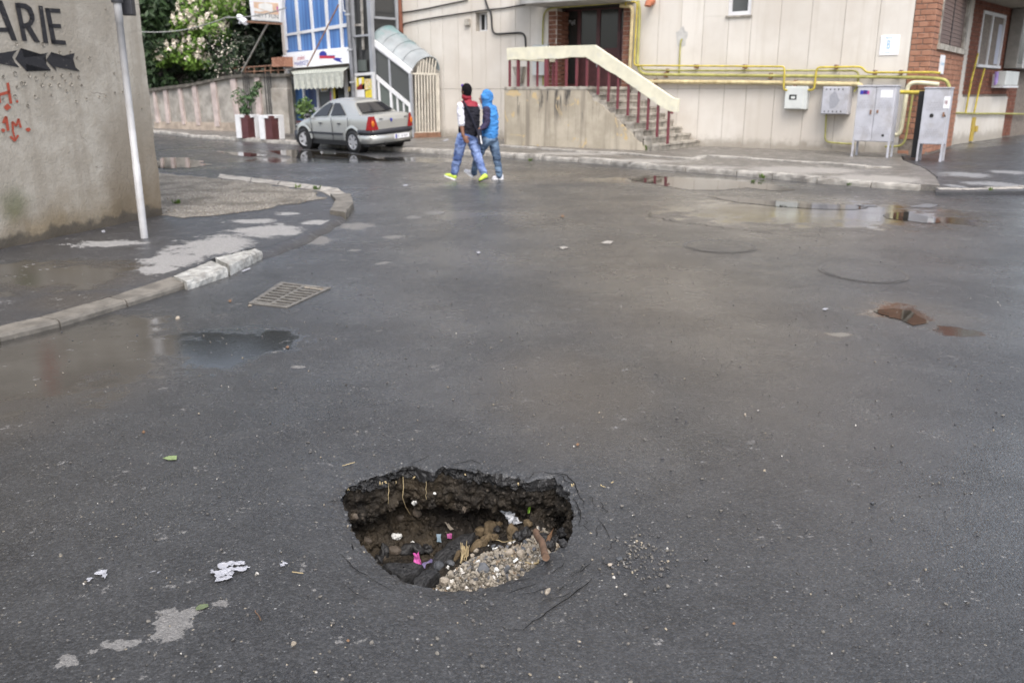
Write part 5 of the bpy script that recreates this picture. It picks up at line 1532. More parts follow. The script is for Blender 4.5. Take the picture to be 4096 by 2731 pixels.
# sign band
mb = MB(); quad(mb, SC_([(32, 800), (560, 728), (568, 945), (48, 985)]), .22, .16); quad(mb, SC_([(562, 722), (975, 690), (985, 905), (568, 940)]), .235, .17)
o = mb.build('sign_board', M['sign_white'], shop, .01); WORLD[o.name] = Matrix.Identity(4)
SX = (SP(1290, 245) - SP(1190, 257)).normalized(); SZ = SX.cross(SN); SZ = SZ if SZ.z > 0 else -SZ
def stext(s, x, y, w, h, mt, shear=0.0):
    c = SP(*z1c(x, y), .226); pw = (SP(*z1c(x + w / 2, y), .226) - SP(*z1c(x - w / 2, y), .226)).length; ph = (SP(*z1c(x, y - h / 2), .226) - SP(*z1c(x, y + h / 2), .226)).length
    t = text_on(s, 'lettering', mt, None, c, SX, SZ, pw, ph, shear=shear); sub(t, o)
stext('MARKET', 305, 905, 195, 62, M['blue_print'])
stext('mini', 298, 828, 110, 60, M['red_print'], .35)
stext('NON STOP', 660, 882, 160, 26, M['pale_print'])
def decal(name, pts, mt, off=.2365):
    mb = MB(); p = [SP(*z1c(x, y), off) for x, y in pts]; mb.poly(p); sub(mb.build(name, mt, None), o)
arc = [(562, 800)] + [(612 + 55 * math.cos(R(a)), 790 + 60 * -math.sin(R(a))) for a in range(170, -11, -15)] + [(690, 792), (690, 800)]
decal('emblem', arc, M['blue_print'])
decal('emblem', [(560, 800), (780, 792), (784, 836), (562, 838)], M['red_print'], .238)
decal('emblem', [(690, 792), (782, 792), (784, 802), (690, 802)], M['blue_print'], .239)
decal('emblem', [(755, 845), (800, 825), (885, 836), (855, 858), (895, 898), (800, 872)], M['blue_print'], .2375)
# awning
M['awning_dark'] = simple('awning_stripe_cloth', (.33, .35, .30), .8, .15, 12)
mb = MB()
a0, a1 = z1c(150, 1010), z1c(990, 950); l0, l1 = z1c(190, 1065), z1c(905, 1020)
rows = [[], [], []]
for i in range(41):
    t = i / 40
    top_ = SP(a0[0] + (a1[0] - a0[0]) * t, a0[1] + (a1[1] - a0[1]) * t, .05)
    lo = SP(l0[0] + (l1[0] - l0[0]) * t, l0[1] + (l1[1] - l0[1]) * t, .75)
    rows[0].append(top_); rows[1].append(lo); rows[2].append(lo - UP * (.48 + (.06 if i % 2 else 0)) + SN * .04 * math.sin(i * 1.3))
mb.grid(rows, smooth=False); aw = mb.build('awning', M['awning'], shop); WORLD[aw.name] = Matrix.Identity(4)
for i in range(0, 40, 2):
    mb = MB(); d_ = SN * .012 + UP * .004; p, q_, r_, s_ = rows[0][i], rows[0][i + 1], rows[1][i + 1], rows[1][i]
    mb.poly([p + d_, q_ + d_, r_ + d_, s_ + d_]); sub(mb.build('stripe', M['awning_dark'], None), aw)
# ground floor
gx = [(120, 128), (305, 330), (505, 530), (712, 740), (905, 942), (1000, 1020)]
mb = MB()
for (a, b), (c, d) in zip([(112, 132), (300, 325), (500, 525), (708, 735), (905, 945), (1000, 1018)], [(150, 172), (330, 355), (530, 555), (738, 762), (935, 968), (1022, 1042)]):
    quad(mb, SC_([(a - 4, 1010), (b - 4, 1010), (d + 22, 1870), (c + 22, 1870)]), .05, .06)
quad(mb, SC_([(125, 1160), (330, 1150), (332, 1190), (128, 1195)]), .052, .06); quad(mb, SC_([(150, 1545), (560, 1530), (562, 1590), (152, 1600)]), .055, .07)
mb.build('window_frame', M['white_metal'], shop)
def gp_(a, b, c, d, y0, y1, mt, off=.0):
    mb = MB(); quad(mb, SC_([(a, y0), (b, y0), (d, y1), (c, y1)]), off, .02); return mb.build('pane', mt, shop)
gp_(125, 205, 168, 245, 1000, 1880, M['white_curtain']); gp_(203, 305, 243, 345, 1000, 1880, M['curtain'], .001); gp_(318, 512, 345, 560, 1000, 1880, M['curtain_dark'])
gp_(518, 720, 545, 780, 1000, 1880, M['glass_grey']); gp_(728, 910, 762, 960, 1000, 1880, M['glass_dark']); gp_(940, 1008, 960, 1060, 1000, 1880, M['glass_dark'])
mb = MB(); quad(mb, SC_([(738, 1130), (765, 1128), (790, 1430), (762, 1430)]), .07, .02); mb.build('yellow_strip', M['yellow_print'], shop)
def stick(pts, mt, label=None, off=.056, parent=None):
    mb = MB(); quad(mb, SC_(pts), off, .012); t = mb.build('poster', mt, parent or shop)
    if label: t['label'] = label
stick([(572, 1188), (668, 1180), (678, 1300), (582, 1312)], M['sign_white'], off=.03)
stick([(590, 1260), (665, 1252), (670, 1290), (594, 1298)], M['mixed_print'], off=.036)
stick([(965, 1240), (995, 1238), (1000, 1300), (970, 1310)], M['mixed_print'], off=.03)
stick([(712, 1310), (722, 1310), (730, 1440), (716, 1440)], M['pink'], off=.06)
# downpipe
dp = thing('downpipe', 'dark grey rainwater pipe between the shop and the glass tower', 'downpipe', SP(1400, 530))
mb = MB(); mb.tube([SP(1385, -40, .16), SP(1398, 150, .16), SP(1408, 300, .16), SP(1424, 540, .16)], .07, 10); mb.build('tube', simple('dark_zinc', (.16, .165, .18), .45, .2, 5), dp)
mb = MB()
for y in (60, 200, 330): p = SP(1391 + (y - 60) * .07, y, .16); mb.box(p, (.18, .18, .06))
mb.build('clamp', M['grey_metal'], dp)
# glass stair tower
def z3c(x, y): return (1400 + x * .3571, y * .3571)
tw = thing('glass_stair_tower', 'grey framed glass stair tower beside the shop with posters below', 'stair tower', S1)
TD = V((-SD.y, SD.x, 0)); TD = TD if TD.y > 0 else -TD
mb = MB()
t0, t1_ = SP(1412, 300), S1
q = [V((t0.x, t0.y, 0)), V((t1_.x, t1_.y, 0)), V((t1_.x, t1_.y, 0)) + TD * 5.5, V((t0.x, t0.y, 0)) + TD * 5.5]
cen = sum(q, V((0, 0, 0))) / 4
mb.hexa([p + (cen - p).normalized() * .12 for p in q] + [p + (cen - p).normalized() * .12 + UP * 8 for p in q]); mb.build('glazing', glass_mat('stairwell_glass', (.045, .046, .046), .07), tw)
SQ = lambda l: [z3c(*p) for p in l]
mb = MB()
quad(mb, SQ([(-8, -60), (12, -60), (55, 800), (70, 1600), (48, 1600), (25, 600)]), .05, .1)
quad(mb, SQ([(178, -60), (222, -60), (262, 815), (295, 1600), (262, 1600), (222, 700)]), .06, .12)
quad(mb, SQ([(20, 400), (205, 385), (206, 405), (22, 422)]), .05, .06)
mb.build('frame', M['grey_metal'], tw)
mb = MB(); quad(mb, SQ([(110, -60), (125, -60), (152, 560), (135, 560)]), -.02, .05); quad(mb, SQ([(30, 275), (125, 268), (126, 292), (32, 298)]), -.02, .05); mb.build('inner_window', M['kerb_pale'], tw)
mb = MB(); quad(mb, SQ([(88, 675), (178, 672), (186, 800), (92, 800)]), -.03, .03); mb.build('notice_board', M['glass_green'], tw)
mb = MB(); quad(mb, SQ([(50, 825), (262, 808), (262, 840), (52, 855)]), .08, .06); quad(mb, SQ([(50, 850), (66, 850), (78, 1600), (62, 1600)]), .08, .06); quad(mb, SQ([(240, 820), (262, 815), (292, 1600), (268, 1600)]), .082, .06)
mb.build('poster_frame', M['white_metal'], tw)
stick2 = lambda pts, mt, off: (lambda mb: (quad(mb, SQ(pts), off, .012), mb.build('poster', mt, tw)))(MB())
stick2([(68, 880), (152, 866), (156, 935), (72, 1008)], M['yellow_print'], .062); stick2([(98, 880), (128, 876), (132, 960), (104, 965)], M['sign_white'], .066)
stick2([(76, 980), (130, 935), (134, 1004), (78, 1008)], M['maroon_print'], .070); stick2([(78, 1010), (158, 1004), (164, 1098), (82, 1104)], M['sign_white'], .062)
stick2([(160, 888), (240, 884), (248, 1000), (164, 1010)], M['mixed_print'], .062); stick2([(170, 1025), (242, 1000), (248, 1094), (176, 1098)], M['yellow_print'], .064)
mb = MB()
for l in ([(222, -60), (245, -60), (250, 400), (232, 400)], [(505, -60), (535, -60), (548, 330), (528, 330)], [(235, 180), (525, 205), (526, 228), (236, 208)]):
    pass
TN = V((TD.y, -TD.x, 0)); TN = TN if TN.x > 0 else -TN
def TP(px, py, off=0.0): return PL(px, py, S1 + TN * off, TN)
for l in ([(505, -60), (535, -60), (548, 400), (526, 400)], [(235, 180), (525, 205), (526, 228), (236, 208)], [(262, 0), (275, 0), (280, 200), (270, 200)]):
    mb.prism([TP(*z3c(*p), .04) for p in l], -TN * .06)
mb.build('side_frame', M['grey_metal'], tw)
mb = MB(); mb.prism([TP(*z3c(*p), .035) for p in [(540, -60), (570, -60), (600, 380), (555, 340)]], -TN * .3); mb.build('brick_edge', M['brick_dark'], tw)

# covered stair: glazed side, vaulted roof, barred gate
cs = thing('covered_stairway', 'sloping covered stairway with a weathered vaulted roof and a barred cream gate', 'stairway', G(1700, 548, ZS))
E0 = G(1648, 552, ZS); E1_ = S1 + V((0, 0, 0))
ED = (V((E0.x, E0.y, 0)) - V((E1_.x, E1_.y, 0))).normalized(); EN = V((ED.y, -ED.x, 0)); EN = EN if EN.dot(-E0) > 0 else -EN
def EP(px, py, off=0.0): return PL(px, py, E0 + EN * off, EN)
def eq(mb, l, off, th): mb.prism([EP(*z3c(*p), off) for p in l], -EN * th)
mb = MB(); eq(mb, [(215, 410), (690, 790), (668, 830), (222, 480)], .06, .12); mb.build('sloping_beam', M['white_metal'], cs)
mb = MB(); eq(mb, [(222, 470), (670, 830), (668, 840), (225, 500)], .05, .08); eq(mb, [(425, 655), (445, 668), (462, 985), (440, 975)], .03, .06); eq(mb, [(655, 830), (682, 830), (712, 1540), (690, 1540)], .05, .1); mb.build('upper_frame', M['grey_metal'], cs)
mb = MB(); eq(mb, [(240, 812), (258, 812), (680, 1170), (668, 1210), (245, 850)], .055, .08); eq(mb, [(440, 1000), (462, 1010), (480, 1290), (455, 1280)], .05, .06); eq(mb, [(655, 1195), (678, 1190), (692, 1500), (670, 1490)], .056, .08); eq(mb, [(480, 1300), (690, 1480), (692, 1510), (470, 1330)], .057, .08)
eq(mb, [(305, 890), (325, 910), (340, 1150), (320, 1150)], .04, .05); eq(mb, [(518, 1090), (535, 1105), (552, 1400), (535, 1400)], .04, .05); eq(mb, [(590, 1150), (605, 1160), (622, 1450), (607, 1450)], .04, .05)
mb.build('lower_frame', M['white_metal'], cs)
for l, mt in (([(232, 490), (432, 650), (448, 975), (255, 815)], M['glass_grey']), ([(440, 660), (668, 835), (676, 1170), (455, 985)], M['glass_grey']), ([(255, 840), (445, 1005), (470, 1330), (275, 1330)], M['glass_green']), ([(450, 1010), (664, 1200), (684, 1500), (470, 1330)], M['glass_green'])):
    mb = MB(); eq(mb, l, .0, .02); mb.build('pane', mt, cs)
mb = MB(); eq(mb, [(270, 1330), (480, 1320), (690, 1500), (700, 1560), (290, 1560)], -.02, .1); mb.build('plinth', M['fence_concrete'], cs)
# gate plane
H0, H1 = G(1648, 552, ZS), G(1757, 548, ZS)
HD = (H1 - H0).normalized(); HN = V((HD.y, -HD.x, 0)); HN = HN if HN.dot(-H0) > 0 else -HN
def HP(px, py, off=0.0): return PL(px, py, H0 + HN * off, HN)
arcpx = [(690, 790), (720, 742), (750, 700), (790, 668), (840, 645), (890, 636), (930, 642), (965, 668), (985, 705), (998, 750), (1002, 800)]
near_arc = [HP(*z3c(*p), .03) for p in arcpx]
wv = EP(*z3c(235, 440)) - EP(*z3c(690, 790))
far_arc = [p + wv for p in near_arc]
inner_c = (near_arc[0] + near_arc[-1]) / 2
mb = MB(); rows = []
for k in range(9):
    t = k / 8; rows.append([p + wv * t for p in near_arc])
mb.grid(rows)
mb.grid([[p + (inner_c + wv * (k / 8) - (p + wv * (k / 8))) * .02 + wv * (k / 8) for p in near_arc] for k in range(9)])
mb.grid([near_arc, [p + (inner_c - p) * .02 for p in near_arc]], smooth=False)
vt_ = mb.build('vaulted_roof', M['vault'], cs, fix=False)
mb = MB()
for k in range(0, 9, 2): mb.tube([p + wv * (k / 8) + UP * .005 for p in near_arc], .018, 5)
mb.build('roof_rib', M['vault'], cs)
mb = MB()
r_ = lambda l, off=.0, th=.05: mb.prism([HP(*z3c(*p), off) for p in l], -HN * th)
r_([(672, 815), (1000, 822), (1000, 845), (674, 838)], .02); r_([(975, 830), (998, 830), (1012, 1495), (990, 1495)], .02); r_([(680, 840), (700, 840), (722, 1500), (702, 1500)], .02); r_([(700, 1480), (1010, 1475), (1010, 1497), (702, 1503)], .02)
gt = mb.build('gate', M['gate'], cs); WORLD[gt.name] = Matrix.Identity(4)
for k in range(8):
    x = 728 + k * 33; mb = MB()
    r_([(x, 840), (x + 14, 840), (x + 28, 1485), (x + 14, 1485)], .015, .03); sub(mb.build('bar', M['gate'], None), gt)
for k, (x, yt) in enumerate([(738, 745), (768, 690), (800, 668), (835, 652), (870, 642), (905, 645), (940, 660)]):
    mb = MB(); r_([(x + 22, yt - 4), (x + 34, yt), (x + 26 - k * 2, 820), (x + 12 - k * 2, 820)], .012, .03); sub(mb.build('bar', M['gate'], None), gt)
mb = MB(); r_([(1005, 820), (1032, 825), (1045, 1530), (1015, 1530)], -.2, .3); mb.build('back_wall', M['mortar'], cs)
SCZ = HP(*z3c(850, 1480)); bdir = wv.copy(); bdir.z = 0; bd = bdir.normalized()
q0 = V((HP(*z3c(705, 1500)).x, HP(*z3c(705, 1500)).y, 0)); q1 = V((HP(*z3c(1000, 1500)).x, HP(*z3c(1000, 1500)).y, 0))
mb = MB(); q = [q0 + HN * .1, q1 + HN * .1, q1 + bd * .3, q0 + bd * .3]; mb.hexa([p + UP * .05 for p in q] + [p + UP * .26 for p in q]); mb.build('sill', M['rust'], cs)
go_ = (bdir.length - .35) / 8
for k in range(8):
    a = bd * (.2 + k * go_); q = [q0 + a, q1 + a, q1 + a + bd * (go_ + .04), q0 + a + bd * (go_ + .04)]
    mb = MB(); mb.hexa([p + UP * .05 for p in q] + [p + UP * (.36 + k * .2) for p in q]); mb.build('step', M['kerb_pale'], cs)
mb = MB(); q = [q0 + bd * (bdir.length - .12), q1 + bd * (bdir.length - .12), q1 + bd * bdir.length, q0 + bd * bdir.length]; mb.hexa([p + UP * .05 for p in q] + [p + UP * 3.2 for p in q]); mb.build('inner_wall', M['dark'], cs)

# ------------------------------------------------------------------ concrete fence wall on the left
F0, F1 = G(610, 512, ZS), G(1140, 533, ZS)
FD2 = (F1 - F0).normalized(); FN2 = V((FD2.y, -FD2.x, 0)); FN2 = FN2 if FN2.dot(-F0) > 0 else -FN2
def NP(px, py, off=0.0): return PL(px, py, F0 + FN2 * off, FN2)
def z5c(x, y): return (580 + x * .3762, y * .3763)
fw = thing('concrete_fence_wall', 'long grey concrete fence wall with pinkish pilasters and a dark coping', 'wall', F0)
def nq(mb, l, off, th): mb.prism([NP(*z5c(*p), off) for p in l], -FN2 * th)
ftop = [(40, 950), (300, 915), (420, 905), (620, 865), (850, 815), (1010, 800), (1040, 795), (1500, 790)]
def ft(x):
    for (a, b), (c, d) in zip(ftop, ftop[1:]):
        if a <= x <= c: return b + (d - b) * (x - a) / (c - a)
    return ftop[-1][1] if x > 0 else ftop[0][1]
def fbase(x): return 1360 + (x - 100) * .060
mb = MB(); ln = [(x, ft(x)) for x in range(-300, 1521, 60)]
for i in range(len(ln) - 1): nq(mb, [ln[i], ln[i + 1], (ln[i + 1][0] + 60, 1480), (ln[i][0] + 60, 1480)], 0, .22)
mb.build('wall', M['fence_concrete'], fw)
pil = [(78, 95, 115, 150), (190, 225, 225, 260), (345, 372, 395, 425), (495, 535, 545, 585), (690, 740, 745, 790), (900, 955, 965, 1010), (1160, 1210, 1195, 1250)]
for a, b, c, d in pil:
    mb = MB(); nq(mb, [(a, ft(a) + 30), (b, ft(b) + 30), (d, fbase(d) - 55), (c, fbase(c) - 55)], .09, .088); mb.build('pilaster', M['fence_pink'], fw)
mb = MB(); nq(mb, [(95, fbase(95) - 65), (1500, fbase(1500) - 130), (1510, 1480), (110, 1480)], .06, .058); mb.build('plinth', simple('fence_plinth', (.35, .29, .235), .9, .25, 3, .01, 30), fw)
mb = MB()
for i in range(len(ln) - 1):
    nq(mb, [(ln[i][0], ln[i][1] - 6 + random.uniform(-6, 4)), (ln[i + 1][0], ln[i + 1][1] - 6), (ln[i + 1][0], ln[i + 1][1] + 26), (ln[i][0], ln[i][1] + 26)], .14, .40)
mb.build('coping', simple('mossy_coping', (.10, .09, .075), .9, .4, 6, .03, 12), fw)
mb = MB(); nq(mb, [(1500, 985), (1478, 1000), (1440, 985), (1410, 1030), (1350, 1065), (1400, 1110), (1425, 1140), (1470, 1150), (1505, 1145)], .02, .018); mb.build('brick_diamond', M['brick'], fw)
for gx_ in ((1036, 1056, 1076, 1096), (1262, 1288, 1306, 1326)):
    for x in gx_:
        mb = MB(); mb.tube([NP(*z5c(x, 770), .16), NP(*z5c(x + 50, 1330), .16)], .018, 5); mb.build('steel_bar', M['black'], fw)
mb = MB()
for x in (1070, 1165, 1280, 1340, 1420): mb.tube([NP(*z5c(x, 800), -.05), NP(*z5c(x - 2, 712), -.05)], .025, 5)
mb.tube([NP(*z5c(1030, 722), -.05), NP(*z5c(1490, 690), -.05)], .03, 5); mb.tube([NP(*z5c(1040, 770), -.05), NP(*z5c(1490, 745), -.05)], .025, 5)
mb.build('railing', M['rust'], fw)
mb = MB(); nq(mb, [(1345, 615), (1470, 605), (1475, 708), (1350, 715)], .1, .5); tag(mb.build('brick_block', M['brick'], None), 'short orange block of brickwork on the fence top beside the shop', 'masonry')
cb_ = G(1128, 548, ZS)
mb = MB(); mb.box(cb_ + UP * .85 + V((0, .3, 0)), (.55, .5, 1.5)); tag(mb.build('concrete_box', M['fence_concrete'], None, .02), 'square concrete box standing by the shop corner behind the car', 'concrete box')
sh = thing('garden_shed', 'small pale grey shed seen over the fence wall under the flowering tree', 'shed', V((0, 0, 0)) + NP(760, 500) - FN2 * 5)
def HQ(px, py): return PL(px, py, F0 - FN2 * 5, FN2)
mb = MB(); p = [HQ(*z5c(*q)) for q in [(300, 740), (620, 740), (630, 1250), (320, 1250)]]; mb.prism(p, -FN2 * 3); mb.build('wall', simple('pale_shed_wall', (.40, .375, .34), .85, .15, 3), sh)
mb = MB(); p = [HQ(*z5c(*q)) + FN2 * .2 for q in [(270, 745), (640, 745), (630, 715), (285, 715)]]; mb.prism(p, -FN2 * 3.4); mb.build('roof', M['rust'], sh)

# hanging signboard, camera, struts, cables
bs = thing('hanging_sign', 'faded orange and white signboard hung from a rusty arm by the shop', 'sign', NP(1060, 50, .6))
def BSP(px, py, off=.0): return NP(920 + px * .09354, py * .09353, .6 + off)
mb = MB(); mb.prism([BSP(*p) for p in [(815, -20), (2240, -40), (2150, 960), (930, 870)]], -FN2 * .14); mb.build('case', M['white_metal'], bs)
mb = MB(); mb.prism([BSP(*p, .01) for p in [(1005, 90), (2050, 150), (2075, 650), (1035, 560)]], -FN2 * .009); mb.build('printed_face', M['peach_print'], bs)
mb = MB(); mb.prism([BSP(*p, .014) for p in [(1220, 180), (1500, 130), (1800, 190), (1830, 540), (1600, 480), (1230, 360)]], -FN2 * .004); mb.prism([BSP(*p, .014) for p in [(1005, 340), (1150, 370), (1420, 450), (1580, 460), (1300, 520), (1030, 480)]], -FN2 * .004); mb.build('faded_swirl', M['pale_print'], bs)
mb = MB(); mb.prism([BSP(*p, .014) for p in [(1980, 290), (2050, 300), (2065, 560), (2000, 470)]], -FN2 * .004); mb.build('red_mark', M['pink'], bs)
mb = MB(); mb.prism([BSP(*p, .012) for p in [(1035, 575), (2080, 660), (2110, 920), (1050, 830)]], -FN2 * .010); mb.build('name_panel', M['pale_print'], bs)
bx = (BSP(2080, 660) - BSP(1035, 575)).normalized(); bzv = bx.cross(FN2); bzv = bzv if bzv.z > 0 else -bzv
text_on('NETT FUN', 'lettering', M['grey_print'], bs, BSP(1560, 690, .02), bx, bzv, (BSP(2060, 740) - BSP(1060, 650)).length, (BSP(1500, 600) - BSP(1500, 760)).length)
mb = MB(); mb.beam(BSP(700, 930, -.05), BSP(2200, 1030, -.05), .06, .07); mb.build('arm', M['rust'], bs)
sc_ = thing('security_camera', 'white tube shaped security camera at the end of the rusty arm', 'camera', BSP(520, 850))
mb = MB(); mb.tube([BSP(360, 720), BSP(400, 745), BSP(640, 950), BSP(690, 980)], [.09, .115, .115, .10], 12); mb.build('housing', M['sign_white'], sc_)
mb = MB(); mb.beam(BSP(400, 1010, -.02), BSP(480, 880, -.02), .08, .06); mb.build('bracket', M['sign_white'], sc_)
stt = thing('steel_strut', 'long thin slanting steel strut propping the sign arm from the fence', 'strut', NP(965, 290))
mb = MB(); mb.beam(NP(*z5c(1305, 255), .45), NP(*z5c(1028, 770), .05), .05, .05); mb.build('bar', simple('weathered_steel', (.26, .25, .22), .6, .2), stt)
st2 = thing('steel_strut', 'thin slanting rod crossing in front of the blue shop windows', 'strut', SP(1300, 200, .9))
mb = MB(); mb.beam(SP(*z1c(835, 70), .5), SP(*z1c(390, 950), 1.0), .035, .035); mb.build('bar', M['rust'], st2)
for i, (a, b, sg) in enumerate([((-200, 335), (900, 175), .25), ((850, 190), (1500, 85), .1)]):
    pts = [NP(*z5c(a[0] + (b[0] - a[0]) * t / 10, a[1] + (b[1] - a[1]) * t / 10), .9) - UP * sg * math.sin(math.pi * t / 10) for t in range(11)]
    mb = MB(); mb.tube(pts, .022, 5); tag(mb.build('overhead_cable', simple('grey_cable', (.3, .3, .28), .6, .1), None), ['thin pale cable strung from the grey building into the flowering tree', 'thin cable running from the flowering tree to the shop'][i], 'cable')

# planters
def planter(px, py, label):
    c = G(px, py, ZS); t = thing('planter', label, 'planter', c, 'white and maroon planters by the fence')
    an = R(61); X = V((math.cos(an), math.sin(an), 0)); Y = V((-math.sin(an), math.cos(an), 0)); h = .74; w = .52
    mb = MB(); mb.box(c + UP * h / 2, (w - .04, w - .04, h), X, Y); mb.build('tub', M['maroon'], t)
    for sx in (-1, 1):
        for sy in (-1, 1):
            if sx < 0 and sy < 0: continue
            mb = MB(); mb.box(c + X * sx * (w / 2 - .09) + Y * sy * (w / 2 - .09) + UP * (h / 2 + .01), (.22, .22, h + .02), X, Y); mb.build('corner_post', M['white_metal'], t, .01)
    for a, b in ((X, Y), (Y, X)):
        for s_ in (-1, 1):
            mb = MB(); mb.box(c + a * s_ * (w / 2 - .02) + UP * (h - .03), (.08, w - .3, .08), a, b) if a is X else mb.box(c + a * s_ * (w / 2 - .02) + UP * (h - .03), (w - .3, .08, .08), b, a); mb.build('rim', M['white_metal'], t)
    return c, h
def leaves(mb, c, r, n, size, sq=1.0, droop=0.0, core=0.0):
    for i in range(n):
        d = V((rng.normal(), rng.normal(), rng.normal() * sq)).normalized() * (random.random() ** .42)
        p = V(c) + V((d.x * r[0], d.y * r[1], d.z * r[2]))
        nrm = (d + V((rng.normal() * .7, rng.normal() * .7, rng.normal() * .7 + .5))).normalized()
        x = nrm.orthogonal().normalized(); x.rotate(Matrix.Rotation(random.uniform(0, 6.28), 3, nrm)); y = nrm.cross(x)
        s = size * random.uniform(.6, 1.35)
        mb.add([p - x * s, p - y * s * .42 + nrm * s * .1, p + x * s, p + y * s * .42 + nrm * s * .1], [(0, 1, 2, 3)])
c, h = planter(996, 552, 'left of the two planters, with a leafy shrub in it')
t = thing('potted_shrub', 'green leafy shrub growing in the planter in front of the fence', 'shrub', c + UP * h)
mb = MB()
for cx_, cz_, rr in ((-.05, .45, .36), (-.32, .95, .36), (.22, .85, .34), (.5, 1.2, .28), (.62, 1.5, .2), (-.1, .15, .22)): leaves(mb, c + V((cx_ * .7, 0, h + cz_ * .64)), (rr * .72, rr * .6, rr * .72), 80, .065)
mb.build('foliage', M['shrub'], t, fix=False)
mb = MB()
for x, z in ((-.3, 1.0), (.1, .9), (.6, 1.5)): mb.tube([c + UP * (h - .05), c + V((x * .28, 0, h + z * .32)), c + V((x * .7, 0, h + z * .64))], [.025, .018, .008], 6)
mb.build('stem', M['bark'], t)
planter(1091, 557, 'right of the two planters, empty, with dark soil')
pc = G(1215, 568, ZS)
t = thing('bright_shrub', 'bright green bush beside the shop behind the car bonnet', 'shrub', pc)
mb = MB(); leaves(mb, pc + V((0, .4, 1.0)), (.30, .3, .34), 320, .075); mb.build('foliage', M['shrub_bright'], t, fix=False)
mb = MB(); mb.tube([pc + V((0, .4, .0)), pc + V((0, .4, .62))], [.25, .3], 12); mb.build('pot', M['maroon'], t)

# ------------------------------------------------------------------ trees behind the fence
def limb(mb, a, b, r0, r1, k=5, wob=.12):
    pts = []
    for i in range(k + 1):
        t = i / k; p = V(a).lerp(V(b), t)
        pts.append(p + V((mn.noise(p * .7 + V((1, 0, 0))), mn.noise(p * .7 + V((0, 5, 0))), 0)) * wob * math.sin(math.pi * t) * (V(b) - V(a)).length * .3)
    mb.tube(pts, [r0 + (r1 - r0) * i / k for i in range(k + 1)], 7)
def tree(base, h, clumps, n, size, mt, label, tr=.2, name='tree'):
    t = thing(name, label, 'tree', base, 'trees behind the fence')
    mb = MB(); top = base + V((random.uniform(-.4, .4), 0, h * .8)); limb(mb, base, top, tr, tr * .35)
    for c, r in clumps[::2]: limb(mb, base + V((0, 0, h * random.uniform(.3, .55))), base + V(c), tr * .4, .03)
    mb.build('trunk', M['bark'], t)
    mb = MB()
    for c, r in clumps:
        leaves(mb, base + V(c), (r, r, r * .8), int(n * r * r), size)
    mb.build('crown', mt, t, fix=False)
    return t
def clumps(h, w, k, lo=.25):
    out = []
    for i in range(k):
        z = h * random.uniform(lo, 1.0); s = math.sin(math.pi * min(1, max(.12, (z / h - lo * .6) / (1.05 - lo * .6)))) ** .6
        a = random.uniform(0, 6.28); q = math.sqrt(random.random()) * w * s
        out.append(((math.cos(a) * q, math.sin(a) * q, z), random.uniform(.8, 1.5)))
    return out
random.seed(21)
tl = [(640, 45, 12, 'dense dark evergreen at the far left beside the grey building', 'tree_dark'), (760, 50, 14, 'tall dark tree behind the left half of the flowering tree', 'tree_dark'), (900, 48, 13, 'dark tree directly behind the flowering tree trunk', 'tree_dark'),
      (1010, 47, 13, 'dark tree behind the slanting strut', 'tree_dark'), (1110, 49, 14, 'dark tree filling the gap beside the shop', 'tree_dark'), (700, 40.5, 5.5, 'low mid green tree overhanging the left end of the fence', 'tree_mid'), (560, 48, 13, 'dark tree mostly hidden behind the grey building', 'tree_dark')]
for px, D, h, lab, mt in tl:
    r = ray(px, 500); b = V((r.x / r.y * D, D, 0))
    tree(b, h, clumps(h, 3.3 if h > 8 else 2.0, 46 if h > 8 else 18, .12), 270, .17, M[mt], lab, .3)
for px, D, lab in ((690, 56, 'dark hedge tree closing the view behind the fence on the left'), (880, 57, 'dark hedge tree closing the view behind the shed'), (1060, 57, 'dark hedge tree closing the view next to the shop')):
    r = ray(px, 500); b = V((r.x / r.y * D, D, 0))
    tree(b, 11, clumps(11, 4.6, 70, .02), 190, .22, M['tree_dark'], lab, .3)
r = ray(888, 500); b = V((r.x / r.y * 40.0, 40.0, 0))
fl = thing('flowering_chestnut', 'bright green chestnut tree covered with white flower spikes behind the fence', 'tree', b)
def CT(px, py, D=39.0):
    r_ = ray(px, py); k = D / r_.y; return V((0, 0, HC)) + r_ * k
mb = MB()
pth = [CT(905, 330, 40), CT(880, 270, 40), CT(862, 220, 40), CT(858, 165, 39.6), CT(840, 100, 39.4), CT(820, 20, 39.2), CT(815, -60, 39)]
mb.tube([b, V((pth[0].x, 40, pth[0].z))] + pth, [.20, .19, .17, .15, .13, .11, .09, .07, .04], 8)
for q in ((700, 210), (740, 120), (930, 60), (780, 40), (900, 130)): limb(mb, CT(858, 165, 39.6), CT(*q, 39), .07, .02)
mb.build('trunk', M['bark'], fl)
mb = MB(); mf = MB()
cl_px = [(660, 230, 38), (710, 215, 42), (760, 235, 42), (800, 240, 34), (825, 255, 24), (690, 185, 40), (740, 180, 44), (790, 185, 30), (760, 130, 46), (720, 150, 34), (800, 120, 44), (850, 110, 42), (890, 130, 34), (880, 90, 40), (760, 75, 44), (720, 95, 30), (800, 60, 50), (850, 40, 50), (900, 45, 44), (940, 40, 34), (770, 20, 50), (830, -10, 55), (900, -10, 50), (950, 10, 36), (870, 150, 28), (780, -40, 60), (860, -60, 60), (930, -50, 50), (640, 245, 20), (750, 250, 26)]
